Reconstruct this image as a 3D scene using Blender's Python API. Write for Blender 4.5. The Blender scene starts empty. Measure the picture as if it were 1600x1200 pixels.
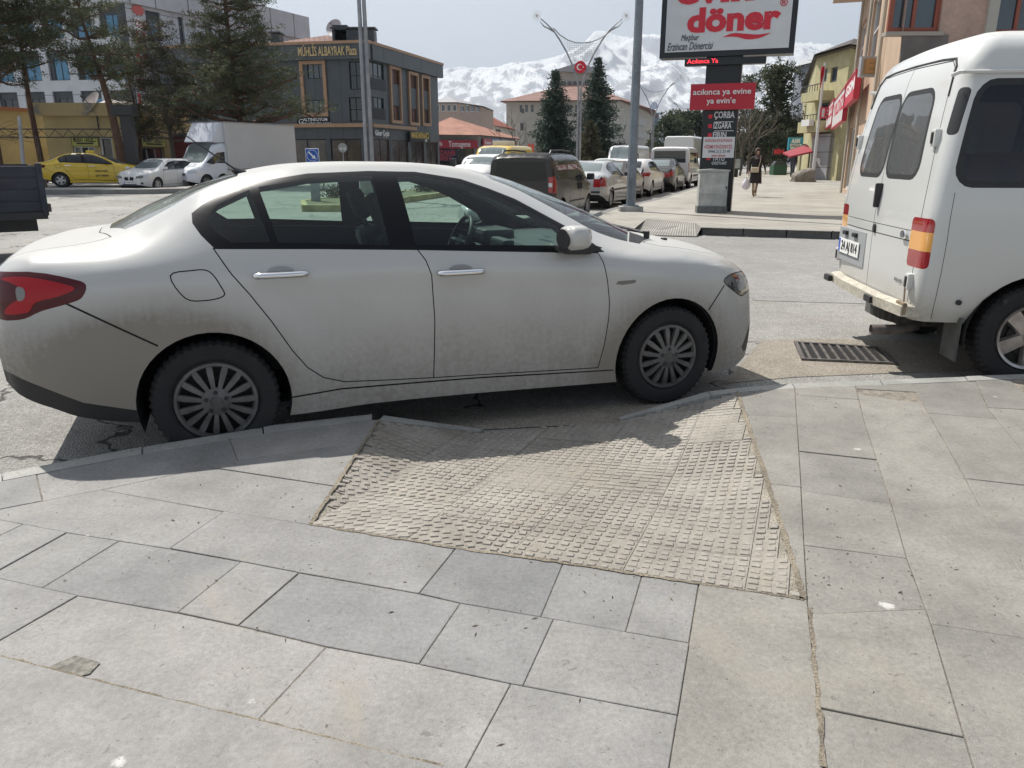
import bpy, bmesh, math, random
import numpy as np
from mathutils import Vector, Matrix, geometry
R = math.radians
scene = bpy.context.scene
COL = scene.collection
# ---------------------------------------------------------------- camera, sky, sun, exposure
CAM_Z = 1.521; FPX = 1200.0; PITCH = math.atan((600 - 245) / FPX)
cd = bpy.data.cameras.new("camera"); cam = bpy.data.objects.new("camera", cd); COL.objects.link(cam)
cam.location = (0, 0, CAM_Z); cam.rotation_euler = (R(90) - PITCH, 0, 0)
cd.sensor_width = 36; cd.lens = FPX / 1600 * 36; cd.clip_end = 40000; cd.clip_start = 0.05
scene.camera = cam
SUN_EL, SUN_AZ = R(57), R(-43)        # azimuth measured from +Y, negative = to the left
w = bpy.data.worlds.new("World"); scene.world = w; w.use_nodes = True
nt = w.node_tree; nt.nodes.clear(); N = nt.nodes.new; L = nt.links.new
sky = N('ShaderNodeTexSky'); sky.sky_type = 'NISHITA'; sky.sun_disc = False
sky.sun_elevation = SUN_EL; sky.sun_rotation = SUN_AZ
sky.altitude = 1200; sky.air_density = 1.0; sky.dust_density = 1.2; sky.ozone_density = 1.0
tc = N('ShaderNodeTexCoord'); mp = N('ShaderNodeMapping'); mp.inputs['Scale'].default_value = (1, 1, 4.5)
nz = N('ShaderNodeTexNoise'); nz.inputs['Scale'].default_value = 1.6; nz.inputs['Detail'].default_value = 6; nz.inputs['Roughness'].default_value = .55
cr = N('ShaderNodeValToRGB'); cr.color_ramp.elements[0].position = .28; cr.color_ramp.elements[1].position = .62
cr.color_ramp.elements[0].color = (.62, .62, .62, 1); cr.color_ramp.elements[1].color = (.97, .97, .97, 1)
dp = N('ShaderNodeVectorMath'); dp.operation = 'DOT_PRODUCT'; dp.inputs[1].default_value = (math.sin(SUN_AZ) * .8, math.cos(SUN_AZ) * .8, .6); L(tc.outputs['Generated'], dp.inputs[0])
mr = N('ShaderNodeMapRange'); L(dp.outputs['Value'], mr.inputs[0])
for i_, v_ in enumerate((-.2, .7, .10, 1.0)): mr.inputs[i_ + 1].default_value = v_
mf = N('ShaderNodeMath'); mf.operation = 'MULTIPLY'; L(mr.outputs[0], mf.inputs[0]); L(cr.outputs['Color'], mf.inputs[1])
mx = N('ShaderNodeMix'); mx.data_type = 'RGBA'; mx.inputs['B'].default_value = (6.6, 7.1, 7.9, 1)
bg = N('ShaderNodeBackground'); bg.inputs['Strength'].default_value = 0.085; wo = N('ShaderNodeOutputWorld')
L(tc.outputs['Generated'], mp.inputs['Vector']); L(mp.outputs[0], nz.inputs['Vector']); L(nz.outputs['Fac'], cr.inputs['Fac'])
L(mf.outputs[0], mx.inputs['Factor']); L(sky.outputs[0], mx.inputs['A']); hs_n = N('ShaderNodeHueSaturation'); hs_n.inputs['Saturation'].default_value = .62; L(mx.outputs['Result'], hs_n.inputs['Color']); L(hs_n.outputs[0], bg.inputs['Color']); L(bg.outputs[0], wo.inputs['Surface'])
sl = bpy.data.lights.new("sun", 'SUN'); sl.energy = 4.9; sl.angle = R(0.6); sl.color = (1, .955, .88)
so = bpy.data.objects.new("sun", sl); COL.objects.link(so)
sdir = Vector((math.sin(SUN_AZ) * math.cos(SUN_EL), math.cos(SUN_AZ) * math.cos(SUN_EL), math.sin(SUN_EL)))
so.rotation_euler = sdir.to_track_quat('Z', 'Y').to_euler(); so.location = (-20, 30, 40)
scene.view_settings.view_transform = 'Standard'; scene.view_settings.look = 'None'
scene.view_settings.exposure = 0.5; scene.view_settings.gamma = 1; scene.view_settings.use_curve_mapping = False
scene.cycles.max_bounces = 8; scene.cycles.transparent_max_bounces = 24
# ---------------------------------------------------------------- measuring from the photograph (pixel -> world point)
_c, _s = math.cos(PITCH), math.sin(PITCH)
def ray(px, py):
    u = (px - 800) / FPX; v = (600 - py) / FPX
    return Vector((u, _c + v * _s, -_s + v * _c))
CP = Vector((0, 0, CAM_Z))
def at_z(px, py, z=0.0):
    r = ray(px, py); return CP + r * ((z - CAM_Z) / r.z)
def at_y(px, py, y):
    r = ray(px, py); return CP + r * (y / r.y)
def on_plane(px, py, a, b):
    """pixel -> (u, z) on the vertical plane through plan points a, b ; u metres from a towards b"""
    a = Vector((a[0], a[1], 0)); b = Vector((b[0], b[1], 0)); d = (b - a).normalized(); n = Vector((-d.y, d.x, 0))
    r = ray(px, py); t = (a - CP).dot(n) / r.dot(n); p = CP + r * t
    return ((p - a).dot(d), p.z)
# ---------------------------------------------------------------- materials
_M = {}
def mat(name, col, rough=.6, metal=0, spec=.5, n1=0, s1=3.0, n2=0, s2=40.0, bump=0, bs=60.0, emit=0, coat=0, col2=None, contrast=(.35, .65), stretch=(1, 1, 1), space='Object'):
    """principled with up to two noise layers (n1 broad, n2 fine) and a bump"""
    if name in _M: return _M[name]
    m = bpy.data.materials.new(name); m.use_nodes = True; _M[name] = m
    t = m.node_tree; b = t.nodes['Principled BSDF']
    b.inputs['Base Color'].default_value = (*col, 1); b.inputs['Roughness'].default_value = rough
    b.inputs['Metallic'].default_value = metal; b.inputs['Specular IOR Level'].default_value = spec
    b.inputs['Coat Weight'].default_value = coat; b.inputs['Coat Roughness'].default_value = .05
    if emit: b.inputs['Emission Color'].default_value = (*col, 1); b.inputs['Emission Strength'].default_value = emit
    m.diffuse_color = (*col, 1)
    if n1 or n2 or bump or col2:
        tcn = t.nodes.new('ShaderNodeTexCoord'); mpn = t.nodes.new('ShaderNodeMapping'); mpn.inputs['Scale'].default_value = stretch
        t.links.new(tcn.outputs[space], mpn.inputs['Vector'])
        last = None
        def noise(sc, det=5):
            q = t.nodes.new('ShaderNodeTexNoise'); q.inputs['Scale'].default_value = sc; q.inputs['Detail'].default_value = det
            t.links.new(mpn.outputs[0], q.inputs['Vector']); return q
        rgb = t.nodes.new('ShaderNodeRGB'); rgb.outputs[0].default_value = (*col, 1); last = rgb.outputs[0]
        for k, (amt, sc) in enumerate(((n1, s1), (n2, s2))):
            if not amt and not (k == 0 and col2): continue
            q = noise(sc); rmp = t.nodes.new('ShaderNodeValToRGB'); e = rmp.color_ramp.elements
            e[0].position, e[1].position = contrast; t.links.new(q.outputs['Fac'], rmp.inputs['Fac'])
            mxn = t.nodes.new('ShaderNodeMix'); mxn.data_type = 'RGBA'
            if k == 0 and col2:
                t.links.new(rmp.outputs[0], mxn.inputs['Factor']); t.links.new(last, mxn.inputs['A']); mxn.inputs['B'].default_value = (*col2, 1)
            else:
                e[0].color = (1 - amt,) * 3 + (1,); e[1].color = (1 + amt * .5,) * 3 + (1,)
                mxn.blend_type = 'MULTIPLY'; mxn.inputs['Factor'].default_value = 1; t.links.new(last, mxn.inputs['A']); t.links.new(rmp.outputs[0], mxn.inputs['B'])
            last = mxn.outputs['Result']
        t.links.new(last, b.inputs['Base Color'])
        if bump:
            q = noise(bs, 4); bp = t.nodes.new('ShaderNodeBump'); bp.inputs['Strength'].default_value = min(1, bump); bp.inputs['Distance'].default_value = .01
            t.links.new(q.outputs['Fac'], bp.inputs['Height']); t.links.new(bp.outputs[0], b.inputs['Normal'])
    return m
def glass(name, tint, refl=1.0, rough=0.0, density=0.0, dark=(.01, .012, .014)):
    """window pane: tinted see-through with fresnel mirror; density mixes in an opaque dark pane"""
    if name in _M: return _M[name]
    m = bpy.data.materials.new(name); m.use_nodes = True; _M[name] = m; t = m.node_tree; t.nodes.clear()
    o = t.nodes.new('ShaderNodeOutputMaterial'); tr = t.nodes.new('ShaderNodeBsdfTransparent'); tr.inputs[0].default_value = (*tint, 1)
    gl = t.nodes.new('ShaderNodeBsdfGlossy'); gl.inputs['Roughness'].default_value = rough; gl.inputs[0].default_value = (refl,) * 3 + (1,)
    fr = t.nodes.new('ShaderNodeFresnel'); ge = t.nodes.new('ShaderNodeNewGeometry'); mi = t.nodes.new('ShaderNodeMapRange'); mi.inputs[3].default_value = 1.5; mi.inputs[4].default_value = 1 / 1.5; t.links.new(ge.outputs['Backfacing'], mi.inputs[0]); t.links.new(mi.outputs[0], fr.inputs['IOR'])
    mx1 = t.nodes.new('ShaderNodeMixShader'); base = tr
    if density > 0:
        df = t.nodes.new('ShaderNodeBsdfDiffuse'); df.inputs[0].default_value = (*dark, 1)
        m2 = t.nodes.new('ShaderNodeMixShader'); m2.inputs[0].default_value = density
        t.links.new(tr.outputs[0], m2.inputs[1]); t.links.new(df.outputs[0], m2.inputs[2]); base = m2
    t.links.new(fr.outputs[0], mx1.inputs[0]); t.links.new(base.outputs[0], mx1.inputs[1]); t.links.new(gl.outputs[0], mx1.inputs[2]); t.links.new(mx1.outputs[0], o.inputs[0])
    return m
# ---------------------------------------------------------------- objects
def tag(o, label=None, cat=None, group=None, kind=None):
    for k, v in (('label', label), ('category', cat), ('group', group), ('kind', kind)):
        if v: o[k] = v
    return o
def thing(name, label, cat, loc=(0, 0, 0), rz=0.0, group=None, scale=None):
    o = bpy.data.objects.new(name, None); COL.objects.link(o); o.location = loc; o.rotation_euler = (0, 0, rz); o.empty_display_size = .2
    if scale: o.scale = scale
    return tag(o, label, cat, group)
def link_mesh(name, me, parent=None, mats=()):
    o = bpy.data.objects.new(name, me); COL.objects.link(o); o.parent = parent
    for m in (mats if isinstance(mats, (list, tuple)) else [mats]): me.materials.append(m)
    return o
def copy_tree(o, parent=None, children=None):
    if children is None:
        children = {}
        for q in bpy.data.objects:
            if q.parent: children.setdefault(q.parent.name, []).append(q)
    c = o.copy(); COL.objects.link(c); c.parent = parent
    for ch in children.get(o.name, []): copy_tree(ch, c, children)
    return c
class MB:
    def __init__(s): s.v = []; s.f = []; s.mi = []; s.m = 0
    def add(s, vs, fs):
        k = len(s.v); s.v += [tuple(v) for v in vs]; s.f += [tuple(i + k for i in f) for f in fs]; s.mi += [s.m] * len(fs); return s
    def box(s, x0, x1, y0, y1, z0, z1, M=None, bev=0):
        if x0 > x1: x0, x1 = x1, x0
        if y0 > y1: y0, y1 = y1, y0
        if z0 > z1: z0, z1 = z1, z0
        if bev:
            b = min(bev, (x1 - x0) / 2.01, (y1 - y0) / 2.01, (z1 - z0) / 2.01)
            bm = bmesh.new(); bmesh.ops.create_cube(bm, size=1)
            for v in bm.verts: v.co = ((x0 + x1) / 2 + v.co.x * (x1 - x0), (y0 + y1) / 2 + v.co.y * (y1 - y0), (z0 + z1) / 2 + v.co.z * (z1 - z0))
            bmesh.ops.bevel(bm, geom=bm.edges[:], offset=b, segments=2, affect='EDGES', profile=.6)
            vs = [v.co.copy() for v in bm.verts]; fs = [tuple(v.index for v in f.verts) for f in bm.faces]; bm.free()
        else:
            vs = [Vector(p) for p in ((x0, y0, z0), (x1, y0, z0), (x1, y1, z0), (x0, y1, z0), (x0, y0, z1), (x1, y0, z1), (x1, y1, z1), (x0, y1, z1))]
            fs = [(0, 3, 2, 1), (4, 5, 6, 7), (0, 1, 5, 4), (1, 2, 6, 5), (2, 3, 7, 6), (3, 0, 4, 7)]
        if M: vs = [M @ v for v in vs]
        return s.add(vs, fs)
    def tube(s, pts, r, n=8, cap=True):
        """round bar through pts, r a number or one per point"""
        pts = [Vector(p) for p in pts]; rs = r if isinstance(r, (list, tuple)) else [r] * len(pts); vs = []; fs = []
        d0 = (pts[1] - pts[0]).normalized(); a = d0.orthogonal().normalized()
        for i, p in enumerate(pts):
            d = (pts[min(i + 1, len(pts) - 1)] - pts[max(i - 1, 0)]).normalized(); a = (a - d * a.dot(d)).normalized(); b = d.cross(a)
            for k in range(n):
                t = 2 * math.pi * k / n; vs.append(p + (a * math.cos(t) + b * math.sin(t)) * rs[i])
        for i in range(len(pts) - 1):
            for k in range(n): fs.append((i * n + k, i * n + (k + 1) % n, (i + 1) * n + (k + 1) % n, (i + 1) * n + k))
        if cap: fs.append(tuple(range(n))[::-1]); fs.append(tuple(range((len(pts) - 1) * n, len(pts) * n)))
        return s.add(vs, fs)
    def prism(s, poly, axis, a, b, M=None):
        """polygon extruded along axis ('x','y','z') from a to b ; poly in the other two coordinates"""
        n = len(poly); put = {'x': lambda p, t: (t, p[0], p[1]), 'y': lambda p, t: (p[0], t, p[1]), 'z': lambda p, t: (p[0], p[1], t)}[axis]
        vs = [Vector(put(p, a)) for p in poly] + [Vector(put(p, b)) for p in poly]
        if M: vs = [M @ v for v in vs]
        fs = [tuple(range(n))[::-1], tuple(range(n, 2 * n))] + [(i, (i + 1) % n, n + (i + 1) % n, n + i) for i in range(n)]
        return s.add(vs, fs)
    def lathe(s, prof, n=32, M=None, axis='z'):
        vs = []; fs = []
        for (r, h) in prof:
            for k in range(n):
                t = 2 * math.pi * k / n; c, q = r * math.cos(t), r * math.sin(t)
                vs.append(Vector((c, q, h)) if axis == 'z' else Vector((c, h, q)))
        for i in range(len(prof) - 1):
            for k in range(n): fs.append((i * n + k, i * n + (k + 1) % n, (i + 1) * n + (k + 1) % n, (i + 1) * n + k))
        if M: vs = [M @ v for v in vs]
        return s.add(vs, fs)
    def quad(s, a, b, c, d): return s.add([a, b, c, d], [(0, 1, 2, 3)])
    def poly(s, pts): return s.add(pts, [tuple(range(len(pts)))])
    def build(s, name, mats, parent=None, smooth=False, fix=True, loc=None):
        me = bpy.data.meshes.new(name); me.from_pydata(s.v, [], s.f); me.polygons.foreach_set('material_index', s.mi)
        if fix:
            bm = bmesh.new(); bm.from_mesh(me); bmesh.ops.recalc_face_normals(bm, faces=bm.faces[:]); bm.to_mesh(me); bm.free()
        if smooth:
            me.polygons.foreach_set('use_smooth', [True] * len(me.polygons))
            if smooth != 'all': me.set_sharp_from_angle(angle=R(smooth if smooth is not True else 40))
        me.update(); o = link_mesh(name, me, parent, mats)
        if loc: o.location = loc
        return o
def text_mesh(body, size, name, material, parent, M, depth=.004, bold=0.0, shear=0.0, width=None, align='CENTER', spacing=1.0):
    """lettering as a thin solid mesh ; M places it (x right, y up, z out of the surface)"""
    cu = bpy.data.curves.new(name, 'FONT'); cu.body = body; cu.size = size; cu.align_x = align; cu.align_y = 'CENTER'
    cu.extrude = depth / 2; cu.offset = bold; cu.shear = shear; cu.space_character = spacing; cu.resolution_u = 3
    to = bpy.data.objects.new(name, cu); COL.objects.link(to); dg = bpy.context.evaluated_depsgraph_get(); dg.update()
    me = bpy.data.meshes.new_from_object(to.evaluated_get(dg)); bpy.data.objects.remove(to); bpy.data.curves.remove(cu)
    if width and me.vertices:
        xs = [v.co.x for v in me.vertices]; wd = max(xs) - min(xs)
        for v in me.vertices: v.co.x *= width / wd
    for v in me.vertices: v.co.z += depth / 2 + .001
    me.transform(M); me.materials.clear(); me.name = name
    return link_mesh(name, me, parent, material)
def face_M(o, xdir, ndir):
    x = Vector(xdir).normalized(); n = Vector(ndir).normalized(); y = n.cross(x)
    return Matrix(((x.x, y.x, n.x, o[0]), (x.y, y.y, n.y, o[1]), (x.z, y.z, n.z, o[2]), (0, 0, 0, 1)))
def pchip(tab):
    xs = np.array([p[0] for p in tab], float); ys = np.array([p[1] for p in tab], float)
    h = np.diff(xs); d = np.diff(ys) / h; m = np.zeros(len(xs)); m[0] = d[0]; m[-1] = d[-1]
    for i in range(1, len(xs) - 1):
        if d[i - 1] * d[i] > 0:
            w1 = 2 * h[i] + h[i - 1]; w2 = h[i] + 2 * h[i - 1]; m[i] = (w1 + w2) / (w1 / d[i - 1] + w2 / d[i])
    def f(x):
        x = np.clip(np.asarray(x, float), xs[0], xs[-1]); i = np.clip(np.searchsorted(xs, x) - 1, 0, len(xs) - 2)
        t = (x - xs[i]) / h[i]; t2 = t * t; t3 = t2 * t
        return (2 * t3 - 3 * t2 + 1) * ys[i] + (t3 - 2 * t2 + t) * h[i] * m[i] + (-2 * t3 + 3 * t2) * ys[i + 1] + (t3 - t2) * h[i] * m[i + 1]
    return f
def inside(P, poly):
    P = np.asarray(P); q = np.asarray(poly, float); x, y = P[:, 0], P[:, 1]; r = np.zeros(len(P), bool); j = len(q) - 1
    for i in range(len(q)):
        a, b = q[i], q[j]
        c = ((a[1] > y) != (b[1] > y)) & (x < (b[0] - a[0]) * (y - a[1]) / ((b[1] - a[1]) if b[1] != a[1] else 1e-12) + a[0])
        r ^= c; j = i
    return r
def inset(poly, d):
    """move every edge of the polygon inwards by d (outwards if negative)"""
    q = [Vector(p[:2]) for p in poly]; n = len(q)
    area = sum(q[i].x * q[(i + 1) % n].y - q[(i + 1) % n].x * q[i].y for i in range(n)); sg = 1 if area > 0 else -1; out = []
    for i in range(n):
        a, b, c = q[i - 1], q[i], q[(i + 1) % n]; e1 = (b - a).normalized(); e2 = (c - b).normalized()
        n1 = Vector((-e1.y, e1.x)) * sg; n2 = Vector((-e2.y, e2.x)) * sg; k = n1 + n2; dd = max(.35, 1 + n1.dot(n2))
        out.append(tuple(b + k * (d / dd)))
    return out
def smooth_poly(pts, n=4, closed=True):
    """Catmull-Rom through the points ; a point given with a third value stays a sharp corner"""
    m = len(pts); out = []
    for i in range(m if closed else m - 1):
        p0, p1, p2, p3 = pts[(i - 1) % m], pts[i], pts[(i + 1) % m], pts[(i + 2) % m]
        if len(p1) > 2: p0 = p1
        if len(p2) > 2: p3 = p2
        for k in range(n):
            t = k / n; t2 = t * t; t3 = t2 * t
            out.append(tuple(.5 * (2 * p1[c] + (p2[c] - p0[c]) * t + (2 * p0[c] - 5 * p1[c] + 4 * p2[c] - p3[c]) * t2 + (3 * p1[c] - p0[c] - 3 * p2[c] + p3[c]) * t3) for c in (0, 1)))
    if not closed: out.append(tuple(pts[-1][:2]))
    return out
def carve(domain, feats, step):
    """triangulate a 2D domain with the outlines of feats as edges ; -> {name: [(tri coords)]} , last feature wins"""
    V = []; E = []
    def ring(p, sub):
        k = len(V); q = []
        for i in range(len(p)):
            a, b = Vector(p[i][:2]), Vector(p[(i + 1) % len(p)][:2]); m = max(1, int((b - a).length / sub))
            for j in range(m): q.append(a.lerp(b, j / m))
        V.extend(q); E.extend([(k + i, k + (i + 1) % len(q)) for i in range(len(q))])
    ring(domain, step)
    for f in feats: ring(f[1], step)
    lo = np.min(np.array([p[:2] for p in domain]), 0); hi = np.max(np.array([p[:2] for p in domain]), 0); g = []
    ny = int((hi[1] - lo[1]) / (step * .87)) + 1
    for j in range(ny):
        for i in range(int((hi[0] - lo[0]) / step) + 2):
            g.append((lo[0] + (i + (j % 2) * .5) * step, lo[1] + j * step * .87 + .0013))
    g = np.array(g); keep = inside(g, domain); VV = np.array([(v.x, v.y) for v in V]); g = g[keep]
    ok = np.ones(len(g), bool)
    for i in range(0, len(g), 400):
        d = np.min(np.hypot(g[i:i + 400, 0, None] - VV[None, :, 0], g[i:i + 400, 1, None] - VV[None, :, 1]), 1); ok[i:i + 400] = d > step * .45
    V = V + [Vector(p) for p in g[ok]]
    r = geometry.delaunay_2d_cdt(V, E, [], 0, 1e-6); P = np.array([(v.x, v.y) for v in r[0]]); T = np.array([f for f in r[2] if len(f) == 3])
    C = P[T].mean(1); lab = np.full(len(T), -1); lab[inside(C, domain)] = 0
    for i, f in enumerate(feats): lab[inside(C, f[1]) & (lab >= 0)] = i + 1
    names = {0: 'body'}; names.update({i + 1: f[0] for i, f in enumerate(feats)}); out = {}
    for i in names:
        t = T[lab == i]
        if len(t): out.setdefault(names[i], []).append(t)
    res = {}
    for k, ts in out.items():
        t = np.concatenate(ts); u, inv = np.unique(t, return_inverse=True); res[k] = (P[u], inv.reshape(t.shape))
    return res
def sheet_mesh(name, P3, N3, T, parent, material, flip=False):
    me = bpy.data.meshes.new(name); T = T[:, ::-1] if flip else T
    me.from_pydata([tuple(p) for p in P3], [], [tuple(int(i) for i in t) for t in T]); me.polygons.foreach_set('use_smooth', [True] * len(me.polygons))
    o = link_mesh(name, me, parent, material)
    # make the winding agree with the analytic normals
    me.update()
    if len(me.polygons):
        s = 0
        for p in list(me.polygons)[:60]: s += p.normal.dot(Vector(N3[p.vertices[0]]))
        if s < 0: me.flip_normals()
    me.normals_split_custom_set_from_vertices([tuple(n) for n in N3]); return o
# ================================================================ vehicles
PAINT_COAT = .9
def paint(name, col, rough=.38, dirt=.0, dirt_col=(.21, .185, .15), metal=0, arches=(), zt=.85, zb=.2, coat=PAINT_COAT):
    if name in _M: return _M[name]
    m = bpy.data.materials.new(name); m.use_nodes = True; _M[name] = m; t = m.node_tree; b = t.nodes['Principled BSDF']; n = t.nodes.new; l = t.links.new
    b.inputs['Roughness'].default_value = rough; b.inputs['Metallic'].default_value = metal; b.inputs['Coat Weight'].default_value = coat; b.inputs['Coat Roughness'].default_value = .06
    b.inputs['Base Color'].default_value = (*col, 1); m.diffuse_color = (*col, 1)
    if not dirt: return m
    tcn = n('ShaderNodeTexCoord'); sx = n('ShaderNodeSeparateXYZ'); l(tcn.outputs['Object'], sx.inputs[0])
    def mth(op, a, c=None, cl=False):
        q = n('ShaderNodeMath'); q.operation = op; q.use_clamp = cl
        for i, v in enumerate((a, c)):
            if v is None: continue
            if isinstance(v, (int, float)): q.inputs[i].default_value = v
            else: l(v, q.inputs[i])
        return q.outputs[0]
    def noise(sc, det=6, stretch=None):
        q = n('ShaderNodeTexNoise'); q.inputs['Scale'].default_value = sc; q.inputs['Detail'].default_value = det; q.inputs['Roughness'].default_value = .62
        mp_ = n('ShaderNodeMapping'); mp_.inputs['Scale'].default_value = stretch or (1, 1, 1); l(tcn.outputs['Object'], mp_.inputs[0]); l(mp_.outputs[0], q.inputs[0]); return q.outputs['Fac']
    def rng(v, a, c, x=0, y=1):
        q = n('ShaderNodeMapRange'); q.interpolation_type = 'SMOOTHSTEP'; l(v, q.inputs[0])
        for i, k in enumerate((a, c, x, y)): q.inputs[i + 1].default_value = k
        return q.outputs[0]
    big = noise(2.3); fine = noise(38); streak = noise(30, 4, (1, 1, .12))
    zz = mth('ADD', sx.outputs[2], mth('MULTIPLY', mth('SUBTRACT', big, .5), -.5))
    f = mth('MULTIPLY', rng(zz, zt, zb), .8)
    for (ax, az, r0, amt) in arches:
        dx = mth('SUBTRACT', sx.outputs[0], ax); dz = mth('SUBTRACT', sx.outputs[2], az)
        d = mth('SQRT', mth('ADD', mth('MULTIPLY', dx, dx), mth('MULTIPLY', dz, dz)))
        dn = mth('ADD', d, mth('MULTIPLY', mth('SUBTRACT', fine, .5), .14)); dn = mth('ADD', dn, mth('MULTIPLY', mth('SUBTRACT', big, .5), .35))
        f = mth('ADD', f, mth('MULTIPLY', rng(dn, r0 * 1.0, r0 * .42), amt))
    f = mth('MULTIPLY', f, rng(zz, 1.04, .72))
    f = mth('MULTIPLY', f, mth('ADD', mth('MULTIPLY', fine, 1.05), mth('MULTIPLY', streak, .42)))
    f = mth('MULTIPLY', f, dirt, True)
    f = mth('MULTIPLY', f, .76)
    mxn = n('ShaderNodeMix'); mxn.data_type = 'RGBA'; l(f, mxn.inputs['Factor']); mxn.inputs['A'].default_value = (*col, 1); mxn.inputs['B'].default_value = (*dirt_col, 1)
    l(mxn.outputs['Result'], b.inputs['Base Color']); gn = n('ShaderNodeNewGeometry'); sn = n('ShaderNodeSeparateXYZ'); l(gn.outputs['Normal'], sn.inputs[0]); dust = rng(sn.outputs[2], .70, .97)
    l(mth('MAXIMUM', rng(f, 0, .7, rough, .85), mth('MULTIPLY', dust, .55)), b.inputs['Roughness']); l(mth('MULTIPLY', rng(f, 0, .6, coat, 0), rng(dust, 0, 1, 1, .12)), b.inputs['Coat Weight']); l(rng(dust, 0, 1, .5, .12), b.inputs['Specular IOR Level'])
    return m
RUBBER = mat('rubber', (.018, .018, .019), .85, n1=.25, s1=9, col2=(.032, .03, .027), contrast=(.5, .85))
BLACK = mat('black_plastic', (.018, .018, .02), .5, bump=.1, bs=300)
TRIM = mat('gloss_black', (.006, .006, .008), .3, spec=.22)
GAP = mat('panel_gap', (.006, .006, .006), .9)
CHROME = mat('chrome', (.75, .75, .76), .16, 1)
ALLOY = mat('alloy', (.42, .42, .42), .35, .8, n1=.2, s1=6)
INTER = mat('car_interior', (.02, .022, .024), .8, n2=.2, s2=90)
CLOTH = mat('seat_cloth', (.03, .033, .036), .9, n2=.3, s2=120)
RED_L = mat('lamp_red', (.30, .006, .01), .12, spec=.8, coat=1)
RED_T = mat('lamp_deep_red', (.36, .006, .012), .3, spec=.3, coat=.25)
RED_D = mat('lamp_dark_red', (.07, .002, .005), .25, spec=.35, coat=.2)
CLEAR_L = mat('lamp_clear', (.55, .57, .6), .1, .3, coat=1)
SMOKE_L = mat('lamp_smoke', (.10, .105, .115), .08, .5, coat=1, n2=.5, s2=30)
AMBER_L = mat('lamp_amber', (.75, .36, .08), .15, coat=1)
MIRROR = mat('mirror_glass', (.6, .62, .63), .03, 1)
GLASS_T = glass('car_glass', (.66, .80, .75))
GLASS_R = glass('car_glass_dusty', (.66, .80, .75), density=.38, dark=(.55, .58, .56))
GLASS_D = glass('car_glass_dark', (.35, .40, .40), density=.75, dark=(.012, .015, .017))
GLASS_P = glass('car_glass_privacy', (.1, .1, .1), density=.93, dark=(.008, .010, .013))
CPANE = mat('car_pane', (.016, .02, .022), .04, spec=1.0); CPANE_L = mat('car_pane_light', (.14, .17, .17), .05, spec=1.0)
STEEL = mat('rust_steel', (.07, .055, .05), .7, n1=.3, s1=5)
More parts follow.
